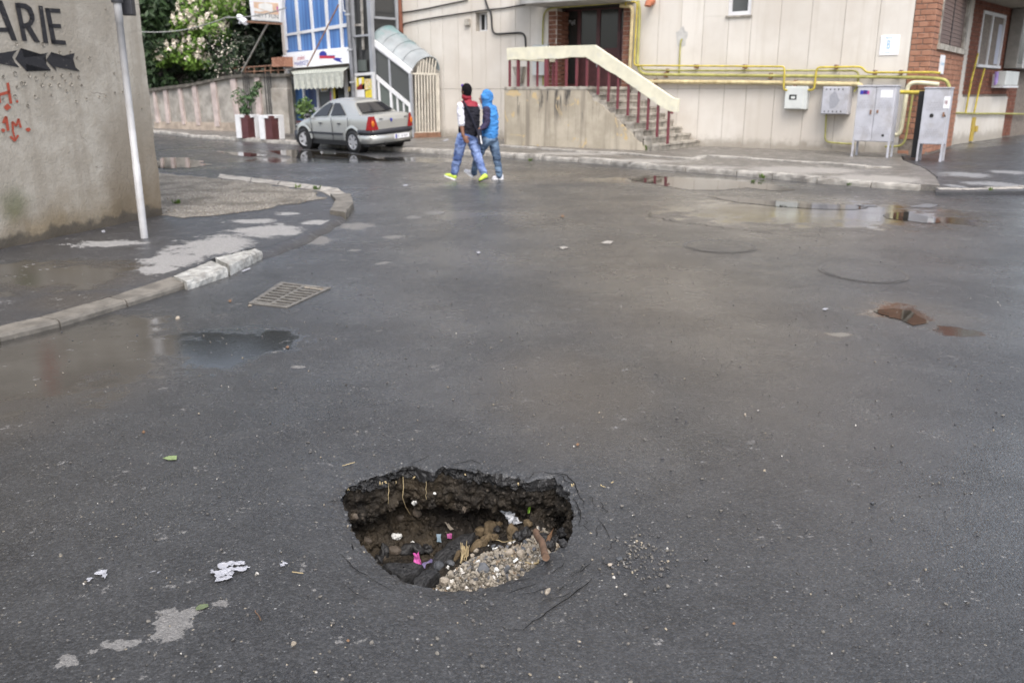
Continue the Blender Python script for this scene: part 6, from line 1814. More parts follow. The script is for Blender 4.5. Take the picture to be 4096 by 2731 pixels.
for x, y, rr in cl_px:
    c = CT(x, y, 39 + random.uniform(-.9, .9)); r_ = rr * 40 / FPX * 1.0
    leaves(mb, c, (r_ * 1.15, r_ * 1.1, r_), 190, .10)
    for k in range(7):
        a = random.uniform(0, 6.28); q = c + V((math.cos(a) * r_ * .9, -abs(math.sin(a)) * r_ * .8, random.uniform(-.3, .9) * r_)); hh = random.uniform(.16, .28)
        tip = q + V((random.uniform(-.1, .1), -.05, hh))
        leaves(mf, q + V((0, 0, hh * .4)), (.095, .095, hh * .75), 22, .07)
mb.build('crown', M['chestnut'], fl, fix=False); bl_ = mf.build('blossom', M['blossom'], fl, fix=False); bl_['kind'] = 'stuff'
mb = MB()
bush_c = NP(*z5c(860, 660), -1.5)
t = thing('blossoming_bush', 'pale blossoming bush behind the fence beside the chestnut trunk', 'bush', V((bush_c.x, bush_c.y, 0)))
mb = MB(); leaves(mb, bush_c, (.95, .8, 1.4), 420, .10); mb.build('foliage', M['tree_mid'], t, fix=False)
mb = MB(); leaves(mb, bush_c + V((0, -.1, .1)), (.95, .8, 1.4), 300, .05); k_ = mb.build('blossom', M['blossom'], t, fix=False); k_['kind'] = 'stuff'
mb = MB(); mb.tube([V((bush_c.x, bush_c.y, 0)), bush_c], [.06, .03], 6); mb.build('stem', M['bark'], t)
# weeds
for i, (x, y, z, n, r_, lab) in enumerate([(2590, 601, ZS, 50, .16, 'small bright green weeds at the foot of the staircase wall'), (3050, 713, .02, 30, .09, 'grass tuft growing at the kerb by the puddle'), (3010, 728, .0, 14, .06, 'tiny grass sprig left of the kerb tuft'), (710, 816, ZL, 40, .07, 'low green weeds in the gravel near the grey wall'), (1265, 760, ZL, 26, .08, 'green weeds along the curved kerb'), (1190, 752, ZL, 20, .07, 'smaller weed along the curved kerb further left'), (1605, 556, ZS, 50, .22, 'green weeds at the foot of the glass stairway behind the car'), (2120, 645, .04, 20, .08, 'weed in the kerb joint near the pedestrians'), (3960, 762, .05, 14, .06, 'small weed at the yard kerb'), (3395, 742, .04, 14, .06, 'small weed in a kerb joint right of the puddle')]):
    c = G(x, y, z); mb = MB()
    for k in range(n):
        a = random.uniform(0, 6.28); d_ = V((math.cos(a), math.sin(a), 0)); q = c + d_ * random.uniform(0, r_ * .8); hh = r_ * random.uniform(.4, 1.1)
        w_ = V((-d_.y, d_.x, 0)) * r_ * .12; tip = q + d_ * hh * .5 + UP * hh
        mb.add([q - w_, q + w_, (q + tip) / 2 + w_ + UP * hh * .15, tip, (q + tip) / 2 - w_ + UP * hh * .15], [(0, 1, 2, 3, 4)])
    tag(mb.build('weed', M['weed'], None, fix=False), lab, 'weed')
# ------------------------------------------------------------------ parked car
wF, wR = G(1213, 594), G(1414, 610)
fw_ = (wF - wR).normalized(); lf_ = V((-fw_.y, fw_.x, 0))
if lf_.dot(-wR) < 0: lf_ = -lf_            # the side that faces us
WB = (wF - wR).length
cx_l = wR + fw_ * (WB * .48) - lf_ * .65 + V((.15, 0, 0))
roll = math.asin(.095 / 1.42)
Zc = (UP * math.cos(roll) + lf_ * math.sin(roll)).normalized()
lat = Zc.cross(fw_).normalized()
if lat.dot(lf_) < 0: lat = -lat
car = thing('parked_car', 'silver four door saloon car parked half on the pavement', 'car', cx_l)
car_c = V((cx_l.x, cx_l.y, .0475))
def C(x, y, z): return car_c + fw_ * x * .955 + lat * y * .89 + Zc * z * .96
LS = [(-2.02, .46, .84, .66, .60), (-1.99, .33, 1.0, .80, .68), (-1.8, .27, 1.035, .83, .73), (-1.35, .25, 1.02, .845, .75), (-.6, .22, .98, .85, .78), (.2, .21, .955, .85, .78), (.95, .22, .935, .845, .76), (1.35, .24, .89, .83, .70), (1.7, .27, .80, .79, .64), (1.93, .34, .68, .72, .56), (2.0, .44, .60, .62, .48)]
mb = MB(); rows = []
for x, zb, zt, w, wt in LS:
    half = [(0, zb), (w * .85, zb), (w * .965, zb + .10), (w, zb + .25 * (zt - zb) + .05), (w * .992, zb + .60 * (zt - zb)), (w * .955, zt - .06), (wt, zt), (wt * .6, zt + .022), (0, zt + .030)]
    ring_ = [C(x, y, z) for y, z in half] + [C(x, -y, z) for y, z in half[-2:0:-1]]
    rows.append(ring_)
mb.grid(rows, wrap=True)
for rw in (rows[0], rows[-1]): mb.add(rw + [sum(rw, V((0, 0, 0))) / len(rw)], [(i, (i + 1) % len(rw), len(rw)) for i in range(len(rw))], 0, True)
GB = [(-1.45, .72, 1.03), (-1.2, .755, 1.02), (-.75, .775, .985), (.3, .775, .955), (.8, .755, .94), (1.1, .70, .925)]
GT = [(-.88, .50, 1.345), (-.74, .555, 1.385), (-.5, .57, 1.40), (0, .57, 1.41), (.22, .55, 1.395), (.38, .50, 1.36)]
rows = []
for (bx_, by, bz), (tx, ty, tz) in zip(GB, GT):
    rows.append([C(bx_, by, bz - .05), C(bx_, by, bz), C(tx, ty, tz), C(tx, ty * .55, tz + .035), C(tx, 0, tz + .045), C(tx, -ty * .55, tz + .035), C(tx, -ty, tz), C(bx_, -by, bz), C(bx_, -by, bz - .05)])
mb.grid(rows)
for rw in (rows[0], rows[-1]): mb.add(rw, [(0, 1, 7, 8), (1, 2, 6, 7), (2, 3, 4, 5, 6)], 0, True)
body = mb.build('body', M['car_paint'], car); sb_ = body.modifiers.new('sub', 'SUBSURF'); sb_.levels = 2; sb_.render_levels = 2
def lerp2(P_, Q_, t): return tuple(a + (b - a) * t for a, b in zip(P_, Q_))
def gh(i, t, s=1):                          # greenhouse side at station i (fraction), height t
    k = min(len(GB) - 2, int(i)); f_ = i - k
    b = lerp2(GB[k], GB[k + 1], f_); tp = lerp2(GT[k], GT[k + 1], f_); p = lerp2(b, tp, t)
    return C(p[0], s * (p[1] + .016), p[2])
for s in (1, -1):
    for lab, q in (('rear', [(1.75, .08), (2.62, .06), (2.62, .84), (2.2, .84)]), ('front', [(2.78, .06), (4.25, .05), (3.9, .60), (3.2, .85), (2.78, .85)])):
        mb = MB(); p = [gh(i, t, s) for i, t in q]; mb.prism(p, lat * s * .008); o = mb.build('side_window', M['car_glass'], car)
def end_pt(b, t, fy, out): 
    p = lerp2((b[0][0], 0, b[0][2]), (b[1][0], 0, b[1][2]), t); w_ = b[0][1] + (b[1][1] - b[0][1]) * t
    return C(p[0] + out, fy * w_, p[2] + .02)
mb = MB()
for (g0, t0_, nm, out) in ((GB[0], GT[0], 'rear_window', -.03), (GB[-1], GT[-1], 'windscreen', .03)):
    mb = MB(); rows = []
    for k in range(7):
        t = .12 + .76 * k / 6; rows.append([end_pt((g0, t0_), t, f_, out + (-.05 if out < 0 else .05) * (1 - f_ * f_)) for f_ in [-.86 * (1 - .0), -.6, -.3, 0, .3, .6, .86]])
    mb.grid(rows); mb.build(nm, M['car_glass'], car)
for s in (1, -1):
    mb = MB(); pts = [(-2.0, .56, .64), (-1.985, .80, .64), (-1.80, .845, .63), (-1.86, .80, .86), (-1.97, .74, 1.0), (-2.0, .70, .99), (-2.03, .55, .70)]
    rows = []
    lo = [(-2.03, .55), (-2.02, .70), (-1.99, .80), (-1.88, .845), (-1.80, .85)]; hi = [(-2.02, .66), (-2.015, .71), (-1.985, .755), (-1.94, .775), (-1.90, .79)]
    rows = [[C(x - .012, s * (y + .006), .63) for x, y in lo], [C(x * .5 + X2 * .5 - .014, s * ((y + Y2) / 2 + .010), .83) for (x, y), (X2, Y2) in zip(lo, hi)], [C(x - .012, s * (y + .006), 1.0) for x, y in hi]]
    mb.grid(rows); o = mb.build('tail_light', M['tail_red'], car); WORLD[o.name] = Matrix.Identity(4)
    mb = MB(); mb.ell(C(-2.025, s * .735, .80), .02, .05, .085, fw_, lat, Zc); sub(mb.build('indicator', M['tail_amber'], None), o)
    mb = MB(); mb.ell(C(.98, s * .86, .98), .07, .10, .065, fw_, lat, Zc); mb.build('mirror', M['car_plastic'], car)
    for x in (-.55, .38): mb = MB(); mb.box(C(x, s * .855, .78), (.13, .035, .035), fw_, lat, Zc); mb.build('door_handle', M['car_plastic'], car, .01)
    mb = MB(); mb.box(C(.16, s * .862, .50), (1.65, .03, .055), fw_, lat, Zc); mb.build('side_moulding', M['car_plastic'], car, .01)
    mb = MB(); mb.ell(C(1.9, s * .55, .64), .10, .17, .09, fw_, lat, Zc); mb.build('headlight', M['glass_grey'], car)
    mb = MB()
    for x0 in (-.20, ): mb.box(C(x0, s * .856, .62), (.012, .012, .62), fw_, lat, Zc)
    mb.box(C(.86, s * .851, .60), (.012, .012, .6), fw_, lat, Zc); mb.box(C(-1.0, s * .856, .72), (.012, .012, .45), fw_, lat, Zc)
    mb.build('door_gap', M['car_plastic'], car)
# bumpers
def wrap_band(name, z0, z1, grow, mt, x_end, side, n=9):
    mb = MB(); lo, hi = [], []
    sg = -1 if side < 0 else 1
    path = []
    for k in range(n):
        a = math.pi * k / (n - 1); path.append((x_end * 1.0, 0, a))
    pl = [(x_end - sg * .62, .86), (x_end - sg * .30, .855), (x_end - sg * .10, .80), (x_end - sg * .01, .62), (x_end + sg * .015, .3), (x_end + sg * .02, 0)]
    pl = pl + [(x, -y) for x, y in pl[-2::-1]]
    A = [C(x + sg * grow, y * (1 + grow * .6), z0) for x, y in pl]; B = [C(x + sg * grow, y * (1 + grow * .6), z1) for x, y in pl]
    A2 = [C(x - sg * .03, y * .96, z0 - .01) for x, y in pl]; B2 = [C(x - sg * .03, y * .96, z1 + .01) for x, y in pl]
    mb.grid([A2, A, B, B2]); return mb.build(name, mt, car)
wrap_band('rear_bumper_strip', .50, .63, .035, M['car_plastic'], -2.02, -1)
wrap_band('rear_bumper', .26, .50, .02, M['car_paint'], -2.02, -1)
wrap_band('front_bumper', .26, .52, .02, M['car_plastic'], 1.98, 1)
mb = MB(); mb.box(C(-2.07, -.28, .40), (.02, .50, .115), fw_, lat, Zc); pl_ = mb.build('licence_plate', M['sign_white'], car); WORLD[pl_.name] = Matrix.Identity(4)
LX = -lat; c = C(-2.081, -.29, .40)
t_ = text_on('DC 10 SNF', 'lettering', M['grey_print'], None, c, LX, Zc, .38, .075, off=-fw_ * .001); sub(t_, pl_)
mb = MB(); mb.box(C(-2.0805, -.05, .40), (.003, .045, .11), fw_, lat, Zc); sub(mb.build('blue_strip', M['blue_print'], None), pl_)
mb = MB(); mb.prism([C(-2.035, .05 + y, .86 + z) for y, z in ((-.035, .045), (.035, .045), (.03, -.01), (0, -.05), (-.03, -.01))], -fw_ * .02); mb.build('emblem', M['blue_print'], car)
mb = MB(); mb.box(C(-2.03, .42, .91), (.02, .10, .022), fw_, lat, Zc); mb.box(C(-2.03, -.52, .91), (.02, .08, .022), fw_, lat, Zc); mb.build('name_badge', M['car_plastic'], car)
mb = MB(); mb.tube([C(-1.8, .35, .25), C(-2.06, .35, .25)], .035, 10); mb.build('exhaust', M['black'], car)
mb = MB(); mb.box(C(0, 0, .24), (3.5, 1.45, .12), fw_, lat, Zc); mb.build('underbody', M['black'], car)
RW = .295
for nm, x, s, steer in (('rl', -WB * .48, 1, 0), ('fl', WB * .52, 1, R(24)), ('rr', -WB * .48, -1, 0), ('fr', WB * .52, -1, R(24))):
    mb = MB(); c = C(x, s * .80, RW + .03); mb.tube([c - lat * s * .25, c + lat * s * .054], .35, 24); mb.build('wheel_arch', M['dark'], car)
    mb = MB(); vs0, vs1 = [], []
    for k in range(15):
        a = math.pi * k / 14
        vs0.append(C(x + math.cos(a) * .355, s * .880, RW + .03 + math.sin(a) * .355)); vs1.append(C(x + math.cos(a) * .43, s * .858, RW + .03 + math.sin(a) * .43))
    mb.grid([vs0, vs1]); mb.grid([vs0, [p - lat * s * .1 for p in vs0]]); mb.build('arch_lip', M['car_paint'], car)
    ax = (lat * s); ax.rotate(Matrix.Rotation(steer, 3, Zc)); ax = ax.normalized(); fx = ax.cross(Zc).normalized()
    c = C(x, s * .785, RW)
    wh = bpy.data.objects.new('wheel', None); COL.objects.link(wh); attach(wh, car); WORLD[wh.name] = Matrix.Identity(4)
    mb = MB(); prof = [(-.09, .20), (-.095, .26), (-.075, .29), (.075, .29), (.095, .26), (.09, .20)]
    mb.grid([[c + ax * o_ + (fx * math.cos(a) + Zc * math.sin(a)) * r_ for a in np.linspace(0, 2 * math.pi, 32, endpoint=False)] for o_, r_ in prof], wrap=True)
    mb.tube([c - ax * .09, c + ax * .05], .2, 20); sub(mb.build('tyre', M['black'], None), wh)
    mb = MB(); c2 = c + ax * .075
    mb.tube([c2, c2 + ax * .012], .07, 14)
    for k in range(6):
        a = k * math.pi / 3; d_ = fx * math.cos(a) + Zc * math.sin(a); e_ = ax.cross(d_)
        mb.prism([c2 + d_ * .05 - e_ * .028, c2 + d_ * .05 + e_ * .028, c2 + d_ * .185 + e_ * .062, c2 + d_ * .185 - e_ * .062], ax * .010)
    mb.grid([[c2 + ax * o_ + (fx * math.cos(a) + Zc * math.sin(a)) * r_ for a in np.linspace(0, 2 * math.pi, 28, endpoint=False)] for o_, r_ in ((.0, .175), (.012, .178), (.012, .205), (-.02, .21))], wrap=True)
    sub(mb.build('rim', M['rim'], None), wh)

# ------------------------------------------------------------------ two people walking
def remesh(mb, name, mt, parent, vox=.011, smooth=6, fac=.5):
    wr = .009 if name in ('vest', 'jeans', 'hoodie', 'sleeve', 'sleeves', 'hood') else 0
    me = mb.mesh(name, mt); ob = bpy.data.objects.new(name, me); COL.objects.link(ob)
    r_ = ob.modifiers.new('r', 'REMESH'); r_.mode = 'VOXEL'; r_.voxel_size = vox; r_.use_smooth_shade = True
    s_ = ob.modifiers.new('s', 'SMOOTH'); s_.iterations = smooth; s_.factor = fac
    dg = bpy.context.evaluated_depsgraph_get(); m2 = bpy.data.meshes.new_from_object(ob.evaluated_get(dg)); bpy.data.objects.remove(ob)
    if wr:
        m2.update(); nv = [v.normal.copy() for v in m2.vertices]
        for v, n_ in zip(m2.vertices, nv):
            q = v.co; v.co = q + n_ * wr * (mn.fractal(V((q.x * 11, q.y * 11, q.z * 15)), .8, 2.1, 4) + .8 * (1 - abs(mn.noise(V((q.x * 7, q.y * 7, q.z * 19)))) * 3))
    m2.name = name; m2.materials.clear(); m2.materials.append(mt)
    m2.polygons.foreach_set('use_smooth', [True] * len(m2.polygons))
    return link(name, m2, parent)
def capsule(mb, pts, rx, ry=None, ref=V((0, 1, 0)), n=14):
    """closed body through the points; rx across, ry along ref (towards depth)"""
    pts = [V(p) for p in pts]; ry = ry or rx; k = len(pts); secs = []
    for i, p in enumerate(pts):
        t = (pts[min(i + 1, k - 1)] - pts[max(i - 1, 0)]).normalized()
        x = ref.cross(t).normalized(); y = t.cross(x)
        if i == 0:
            secs.append((p - t * min(rx[0], ry[0]) * .7, x * rx[0] * .45, y * ry[0] * .45)); secs.append((p - t * min(rx[0], ry[0]) * .4, x * rx[0] * .8, y * ry[0] * .8))
        secs.append((p, x * rx[i], y * ry[i]))
        if i == k - 1:
            secs.append((p + t * min(rx[-1], ry[-1]) * .4, x * rx[-1] * .8, y * ry[-1] * .8)); secs.append((p + t * min(rx[-1], ry[-1]) * .7, x * rx[-1] * .45, y * ry[-1] * .45))
    mb.loft(secs, n)
def jointer(Y0):
    def J(cx, cy, dy=0.0):
        r_ = ray(1720 + cx * .2806, 310 + cy * .2806); k = (Y0 + dy) / r_.y
        return V((0, 0, HC)) + r_ * k
    return J
def head(mb, c, fwd, s=1.0):
    right = fwd.cross(UP).normalized()
    mb.ell(c, .072 * s, .092 * s, .112 * s, right, fwd, UP, 16, 12)
    mb.ell(c + fwd * .03 * s - UP * .055 * s, .052 * s, .06 * s, .062 * s, right, fwd, UP, 12, 8)           # jaw
    mb.ell(c + fwd * .098 * s - UP * .012 * s, .013 * s, .02 * s, .024 * s, right, fwd, UP, 10, 6)          # nose
    mb.ell(c + fwd * .083 * s - UP * .058 * s, .024 * s, .012 * s, .010 * s, right, fwd, UP, 10, 6)         # lips
    for q in (-1, 1):
        mb.ell(c + right * q * .074 * s - UP * .008 * s, .012 * s, .022 * s, .034 * s, right, fwd, UP, 10, 6)  # ears
        mb.ell(c + right * q * .028 * s + fwd * .078 * s + UP * .022 * s, .018 * s, .010 * s, .006 * s, right, fwd, UP, 8, 6)
def eyes(c, fwd, parent, s=1.0):
    right = fwd.cross(UP).normalized()
    for q in (-1, 1):
        mb = MB(); mb.ell(c + right * q * .028 * s + fwd * .082 * s + UP * .006 * s, .012 * s, .008 * s, .008 * s, right, fwd, UP, 8, 6); mb.build('eye', M['sign_white'], parent)
def hand(mb, wrist, d, palm_n, s=1.0, curl=.35):
    d = d.normalized(); side = d.cross(palm_n).normalized(); n_ = side.cross(d)
    capsule(mb, [wrist, wrist + d * .045 * s, wrist + d * .085 * s], [.026 * s, .038 * s, .040 * s], [.018 * s, .016 * s, .014 * s], n_)
    for k, L in enumerate((.068, .078, .073, .058)):
        o = wrist + d * .085 * s + side * (.030 - .020 * k) * s; dd = d.copy(); pts = [o - d * .02 * s, o]
        for j in range(3):
            dd = (dd + palm_n * curl * (.6 + .3 * j)).normalized(); pts.append(pts[-1] + dd * L * s / 3)
        mb.tube(pts, [.0095 * s] * 2 + [.009 * s, .0085 * s, .0075 * s], 8)
    o = wrist + d * .03 * s + side * .030 * s; t_ = (d * .7 + side * .7 + palm_n * .3).normalized()
    mb.tube([o, o + t_ * .03 * s, o + t_ * .05 * s + d * .012 * s, o + t_ * .05 * s + d * .035 * s], [.012 * s, .0115 * s, .010 * s, .008 * s], 8)
def shoe(name, heel, toe, mt, parent, sole_mt, up=UP, w=.043):
    d = (toe - heel).normalized(); L = (toe - heel).length; s_ = d.cross(up).normalized(); u = s_.cross(d).normalized()
    if u.z < 0: u = -u
    mb = MB(); P_ = lambda f_, z: heel + d * L * f_ + u * z
    mb.loft([(P_(-.02, .045), s_ * .02, u * .025), (P_(.06, .05), s_ * w * .8, u * .045), (P_(.25, .055), s_ * w * .85, u * .052), (P_(.45, .048), s_ * w * .95, u * .045), (P_(.7, .036), s_ * w * 1.1, u * .032), (P_(.9, .028), s_ * w * .9, u * .022), (P_(1.0, .022), s_ * w * .4, u * .012)], 14)
    o = mb.build(name, mt, parent); WORLD[o.name] = Matrix.Identity(4)
    mb = MB(); ol = [(-.03, .5), (.0, .8), (.15, .9), (.4, .85), (.7, 1.12), (.88, .95), (1.0, .5), (1.03, .15)]
    poly = [P_(f_, -.004) + s_ * w * q for f_, q in ol] + [P_(f_, -.004) - s_ * w * q for f_, q in ol[::-1]]
    mb.prism(poly, u * .026); sub(mb.build('sole', sole_mt, None), o)
    return o
# first person
Yp = G(1900, 723).y
J = jointer(Yp)
fwd1 = V((-.80, .60, 0)).normalized()
p1 = thing('person', 'person in dark red-topped vest, black cap, blue jeans and neon yellow shoes', 'person', G(1900, 723), 'young people walking across the road')
hc1 = J(513, 196)
Ls_, Le, Lw = J(432, 405, -.06), J(450, 690, -.12), J(474, 832, -.15)
Rs_, Re, Rw = J(668, 420, .10), J(640, 650, .20), J(560, 760, .26)
Lh, Lk, La = J(455, 850, -.06), J(412, 1095, -.02), J(350, 1372, .05)
Rh, Rk, Ra = J(598, 855, .06), J(668, 1120, -.03), J(768, 1372, -.15)
mb = MB()
head(mb, hc1, fwd1)
capsule(mb, [J(535, 330), J(525, 265)], [.055, .052])
capsule(mb, [J(540, 840), J(560, 640), J(565, 450), J(552, 370)], [.13, .12, .14, .09], [.09, .09, .10, .07])
capsule(mb, [Ls_, Le, Lw], [.05, .042, .029]); capsule(mb, [Rs_, Re, Rw], [.05, .042, .029])
hand(mb, Lw, J(528, 915, -.16) - Lw, fwd1 * .6 + V((.5, 0, 0)), 1.0, .3); hand(mb, Rw, V((-.6, .3, -.2)), -UP, 1.0)
capsule(mb, [Lh, Lk, La], [.075, .05, .038]); capsule(mb, [Rh, Rk, Ra], [.075, .05, .038])
remesh(mb, 'body', M['skin'], p1, .007, 3)
eyes(hc1, fwd1, p1)
mb = MB(); right1 = fwd1.cross(UP).normalized()
mb.ell(hc1 + UP * .022 - fwd1 * .018, .090, .104, .118, right1, fwd1, UP, 18, 14); mb.ell(hc1 - fwd1 * .035 - UP * .045, .078, .075, .06, right1, fwd1, UP, 16, 10)
o = remesh(mb, 'knit_cap', M['hair'], p1, .010, 4)
# keep the face free: drop the part of the cap in front of the brow
bm = bmesh.new(); bm.from_mesh(o.data)
bmesh.ops.delete(bm, geom=[v for v in bm.verts if (v.co - hc1).dot(fwd1) > .035 and (v.co - hc1).z < .045 or (v.co - hc1).z < -.085], context='VERTS'); bm.to_mesh(o.data); bm.free()
mb = MB(); c = J(462, 118); mb.ell(c, .028, .028, .03, n=10, k=8); mb.build('cap_bobble', M['purple'], p1)
# vest
mb = MB()
capsule(mb, [J(545, 800), J(550, 730), J(575, 600), J(580, 480), J(568, 415), J(548, 350)], [.185, .188, .178, .172, .150, .085], [.125, .13, .13, .128, .11, .08])
capsule(mb, [J(470, 400, -.03), J(640, 408, .06)], [.075, .075], [.085, .085], UP)
ov = remesh(mb, 'vest', M['vest_dark'], p1, .011, 5)
ov.data.materials.append(M['vest_red'])
zy = J(570, 405).z; zy2 = J(440, 370).z
for p in ov.data.polygons:
    c = p.center; cxp = (c.x - J(560, 400).x)
    if c.z > zy - .006 - .10 * max(0, abs(cxp) - .02) * .55: p.material_index = 1
mb = MB(); capsule(mb, [J(522, 290), J(525, 272), J(532, 255)], [.098, .092, .085], [.085, .08, .075]); remesh(mb, 'collar', M['vest_red'], p1, .010, 3)
mb = MB(); capsule(mb, [J(437, 400, -.06), J(436, 520, -.09), J(448, 670, -.12)], [.068, .066, .060]); o = remesh(mb, 'sleeve', M['white_cloth'], p1, .010, 4); o['label'] = 'rolled white shirt sleeve'
mb = MB(); capsule(mb, [J(665, 420, .10), J(640, 640, .2)], [.062, .058]); remesh(mb, 'sleeve', M['white_cloth'], p1, .010, 4)
mb = MB()
capsule(mb, [J(530, 790), J(528, 850)], [.165, .165], [.12, .12])
capsule(mb, [J(462, 850, -.05), J(430, 970, -.04), J(410, 1095, -.02), J(368, 1250, .02), J(348, 1375, .05)], [.105, .102, .085, .075, .068], [.105, .10, .085, .075, .07])
capsule(mb, [J(590, 860, .05), J(632, 990, .01), J(668, 1115, -.03), J(722, 1250, -.08), J(766, 1360, -.14)], [.105, .098, .085, .073, .066], [.105, .098, .085, .075, .07])
remesh(mb, 'jeans', M['denim'], p1, .011, 4)
gz = lambda p: V((p.x, p.y, max(.004, p.z)))
shoe('shoe', gz(J(362, 1462, .02)), gz(J(208, 1398, .10)), M['neon'], p1, M['sign_white'], w=.048)
shoe('shoe', J(826, 1438, -.17), gz(J(700, 1492, -.22)), M['neon'], p1, M['car_plastic'], w=.048)
mb = MB(); capsule(mb, [J(345, 1385, .05), J(335, 1410, .05)], [.05, .05]); capsule(mb, [J(768, 1378, -.14), J(775, 1402, -.15)], [.05, .05]); mb.build('socks', M['car_plastic'], p1)
mb = MB(); st_ = [J(470, 335, -.11), J(505, 390, -.145), J(560, 500, -.155), J(610, 620, -.150), J(655, 730, -.14), J(690, 800, -.13)]
L_, R2 = [], []
for i, p in enumerate(st_):
    t = (st_[min(i + 1, 5)] - st_[max(i - 1, 0)]).normalized(); s_ = t.cross(V((0, 1, 0))).normalized() * .018
    L_.append(p + s_); R2.append(p - s_)
mb.grid([L_, R2, [p + V((0, .012, 0)) for p in R2], [p + V((0, .012, 0)) for p in L_]], wrap=False); 
sb_ = thing('shoulder_bag', 'navy shoulder bag hanging at the hip of the person in the vest', 'bag', J(695, 860, -.10))
mb.build('strap', M['bag'], sb_)
mb = MB(); mb.prism([J(668, 745, -.16), J(715, 745, -.16), J(742, 950, -.16), J(682, 958, -.16)], V((.02, .10, 0))); mb.build('pouch', M['bag'], sb_, .012)
mb = MB(); mb.prism([J(712, 830, -.162), J(726, 830, -.162), J(745, 945, -.162), J(728, 950, -.162)], V((0, -.006, 0))); mb.build('trim', M['sign_white'], sb_)
# second person
Yq = G(1980, 718).y
J = jointer(Yq)
fwd2 = V((-.93, .36, 0)).normalized(); right2 = fwd2.cross(UP).normalized()
p2 = thing('person', 'person in bright blue hoodie with hood up, navy sleeves and white shoes', 'person', G(1980, 718), 'young people walking across the road')
hc2 = J(778, 300)
mb = MB(); head(mb, hc2, fwd2, .98)
capsule(mb, [J(815, 420), J(800, 360)], [.055, .052])
capsule(mb, [J(850, 860), J(855, 640), J(850, 500), J(825, 430)], [.12, .12, .13, .08], [.09, .09, .10, .07])
capsule(mb, [J(805, 450, -.10), J(808, 660, -.14), J(735, 728, -.20)], [.05, .042, .03]); hand(mb, J(735, 728, -.20), J(690, 722, -.22) - J(735, 728, -.20), -UP, .95)
capsule(mb, [J(905, 450, .12), J(930, 650, .18), J(850, 740, .30)], [.05, .042, .03]); hand(mb, J(850, 740, .30), V((-1, 0, -.1)), -UP, .95)
capsule(mb, [J(795, 890, -.05), J(700, 1090, .0), J(622, 1372, .12)], [.075, .05, .038]); capsule(mb, [J(900, 890, .06), J(945, 1130), J(988, 1395, -.02)], [.075, .05, .038])
remesh(mb, 'body', M['skin_pale'], p2, .007, 3)
eyes(hc2, fwd2, p2, .98)
mb = MB(); mb.ell(hc2 - fwd2 * .05 + UP * .02, .105, .118, .138, right2, fwd2, UP, 18, 14)
capsule(mb, [J(812, 300), J(812, 380), J(820, 430)], [.10, .10, .11], [.10, .10, .10])
oh = remesh(mb, 'hood', M['hoodie'], p2, .010, 4)
bm = bmesh.new(); bm.from_mesh(oh.data)
bmesh.ops.delete(bm, geom=[v for v in bm.verts if (v.co - hc2).dot(fwd2) > .042 - .12 * max(0, -.06 - (v.co - hc2).z) and (v.co - hc2).z < .10 and (v.co - hc2).z > -.17], context='VERTS'); bm.to_mesh(oh.data); bm.free()
sl_ = oh.modifiers.new('thick', 'SOLIDIFY'); sl_.thickness = .012; sl_.offset = -1
mb = MB()
capsule(mb, [J(848, 850), J(850, 790), J(862, 650), J(866, 540), J(858, 470), J(832, 415)], [.150, .158, .150, .142, .125, .09], [.12, .13, .13, .125, .11, .09])
capsule(mb, [J(815, 455, -.05), J(905, 455, .08)], [.08, .08], [.085, .085], UP)
remesh(mb, 'hoodie', M['hoodie'], p2, .011, 5)
mb = MB(); capsule(mb, [J(848, 862), J(848, 825)], [.152, .156], [.122, .128]); remesh(mb, 'waistband', M['hoodie'], p2, .010, 3)
mb = MB(); capsule(mb, [J(806, 455, -.10), J(808, 560, -.13), J(804, 665, -.15), J(770, 705, -.18), J(722, 738, -.21)], [.072, .070, .064, .056, .046]); capsule(mb, [J(905, 455, .10), J(930, 650, .18), J(860, 735, .29)], [.066, .062, .05]); remesh(mb, 'sleeves', M['navy'], p2, .010, 4)
mb = MB()
capsule(mb, [J(850, 850), J(850, 895)], [.150, .148], [.12, .12])
capsule(mb, [J(800, 890, -.05), J(750, 990, -.02), J(696, 1095, .0), J(652, 1240, .06), J(622, 1372, .12)], [.098, .09, .078, .066, .058])
capsule(mb, [J(895, 890, .06), J(922, 1010, .03), J(948, 1135, .0), J(972, 1270, -.01), J(990, 1400, -.02)], [.098, .09, .075, .066, .060])
remesh(mb, 'jeans', M['denim_dark'], p2, .011, 4)
shoe('shoe', J(612, 1425, .12), J(488, 1330, .20), M['shoe_white'], p2, M['sign_white'], w=.044)
shoe('shoe', gz(J(1042, 1456, .0)), gz(J(885, 1462, .04)), M['shoe_white'], p2, M['sign_white'], w=.044)

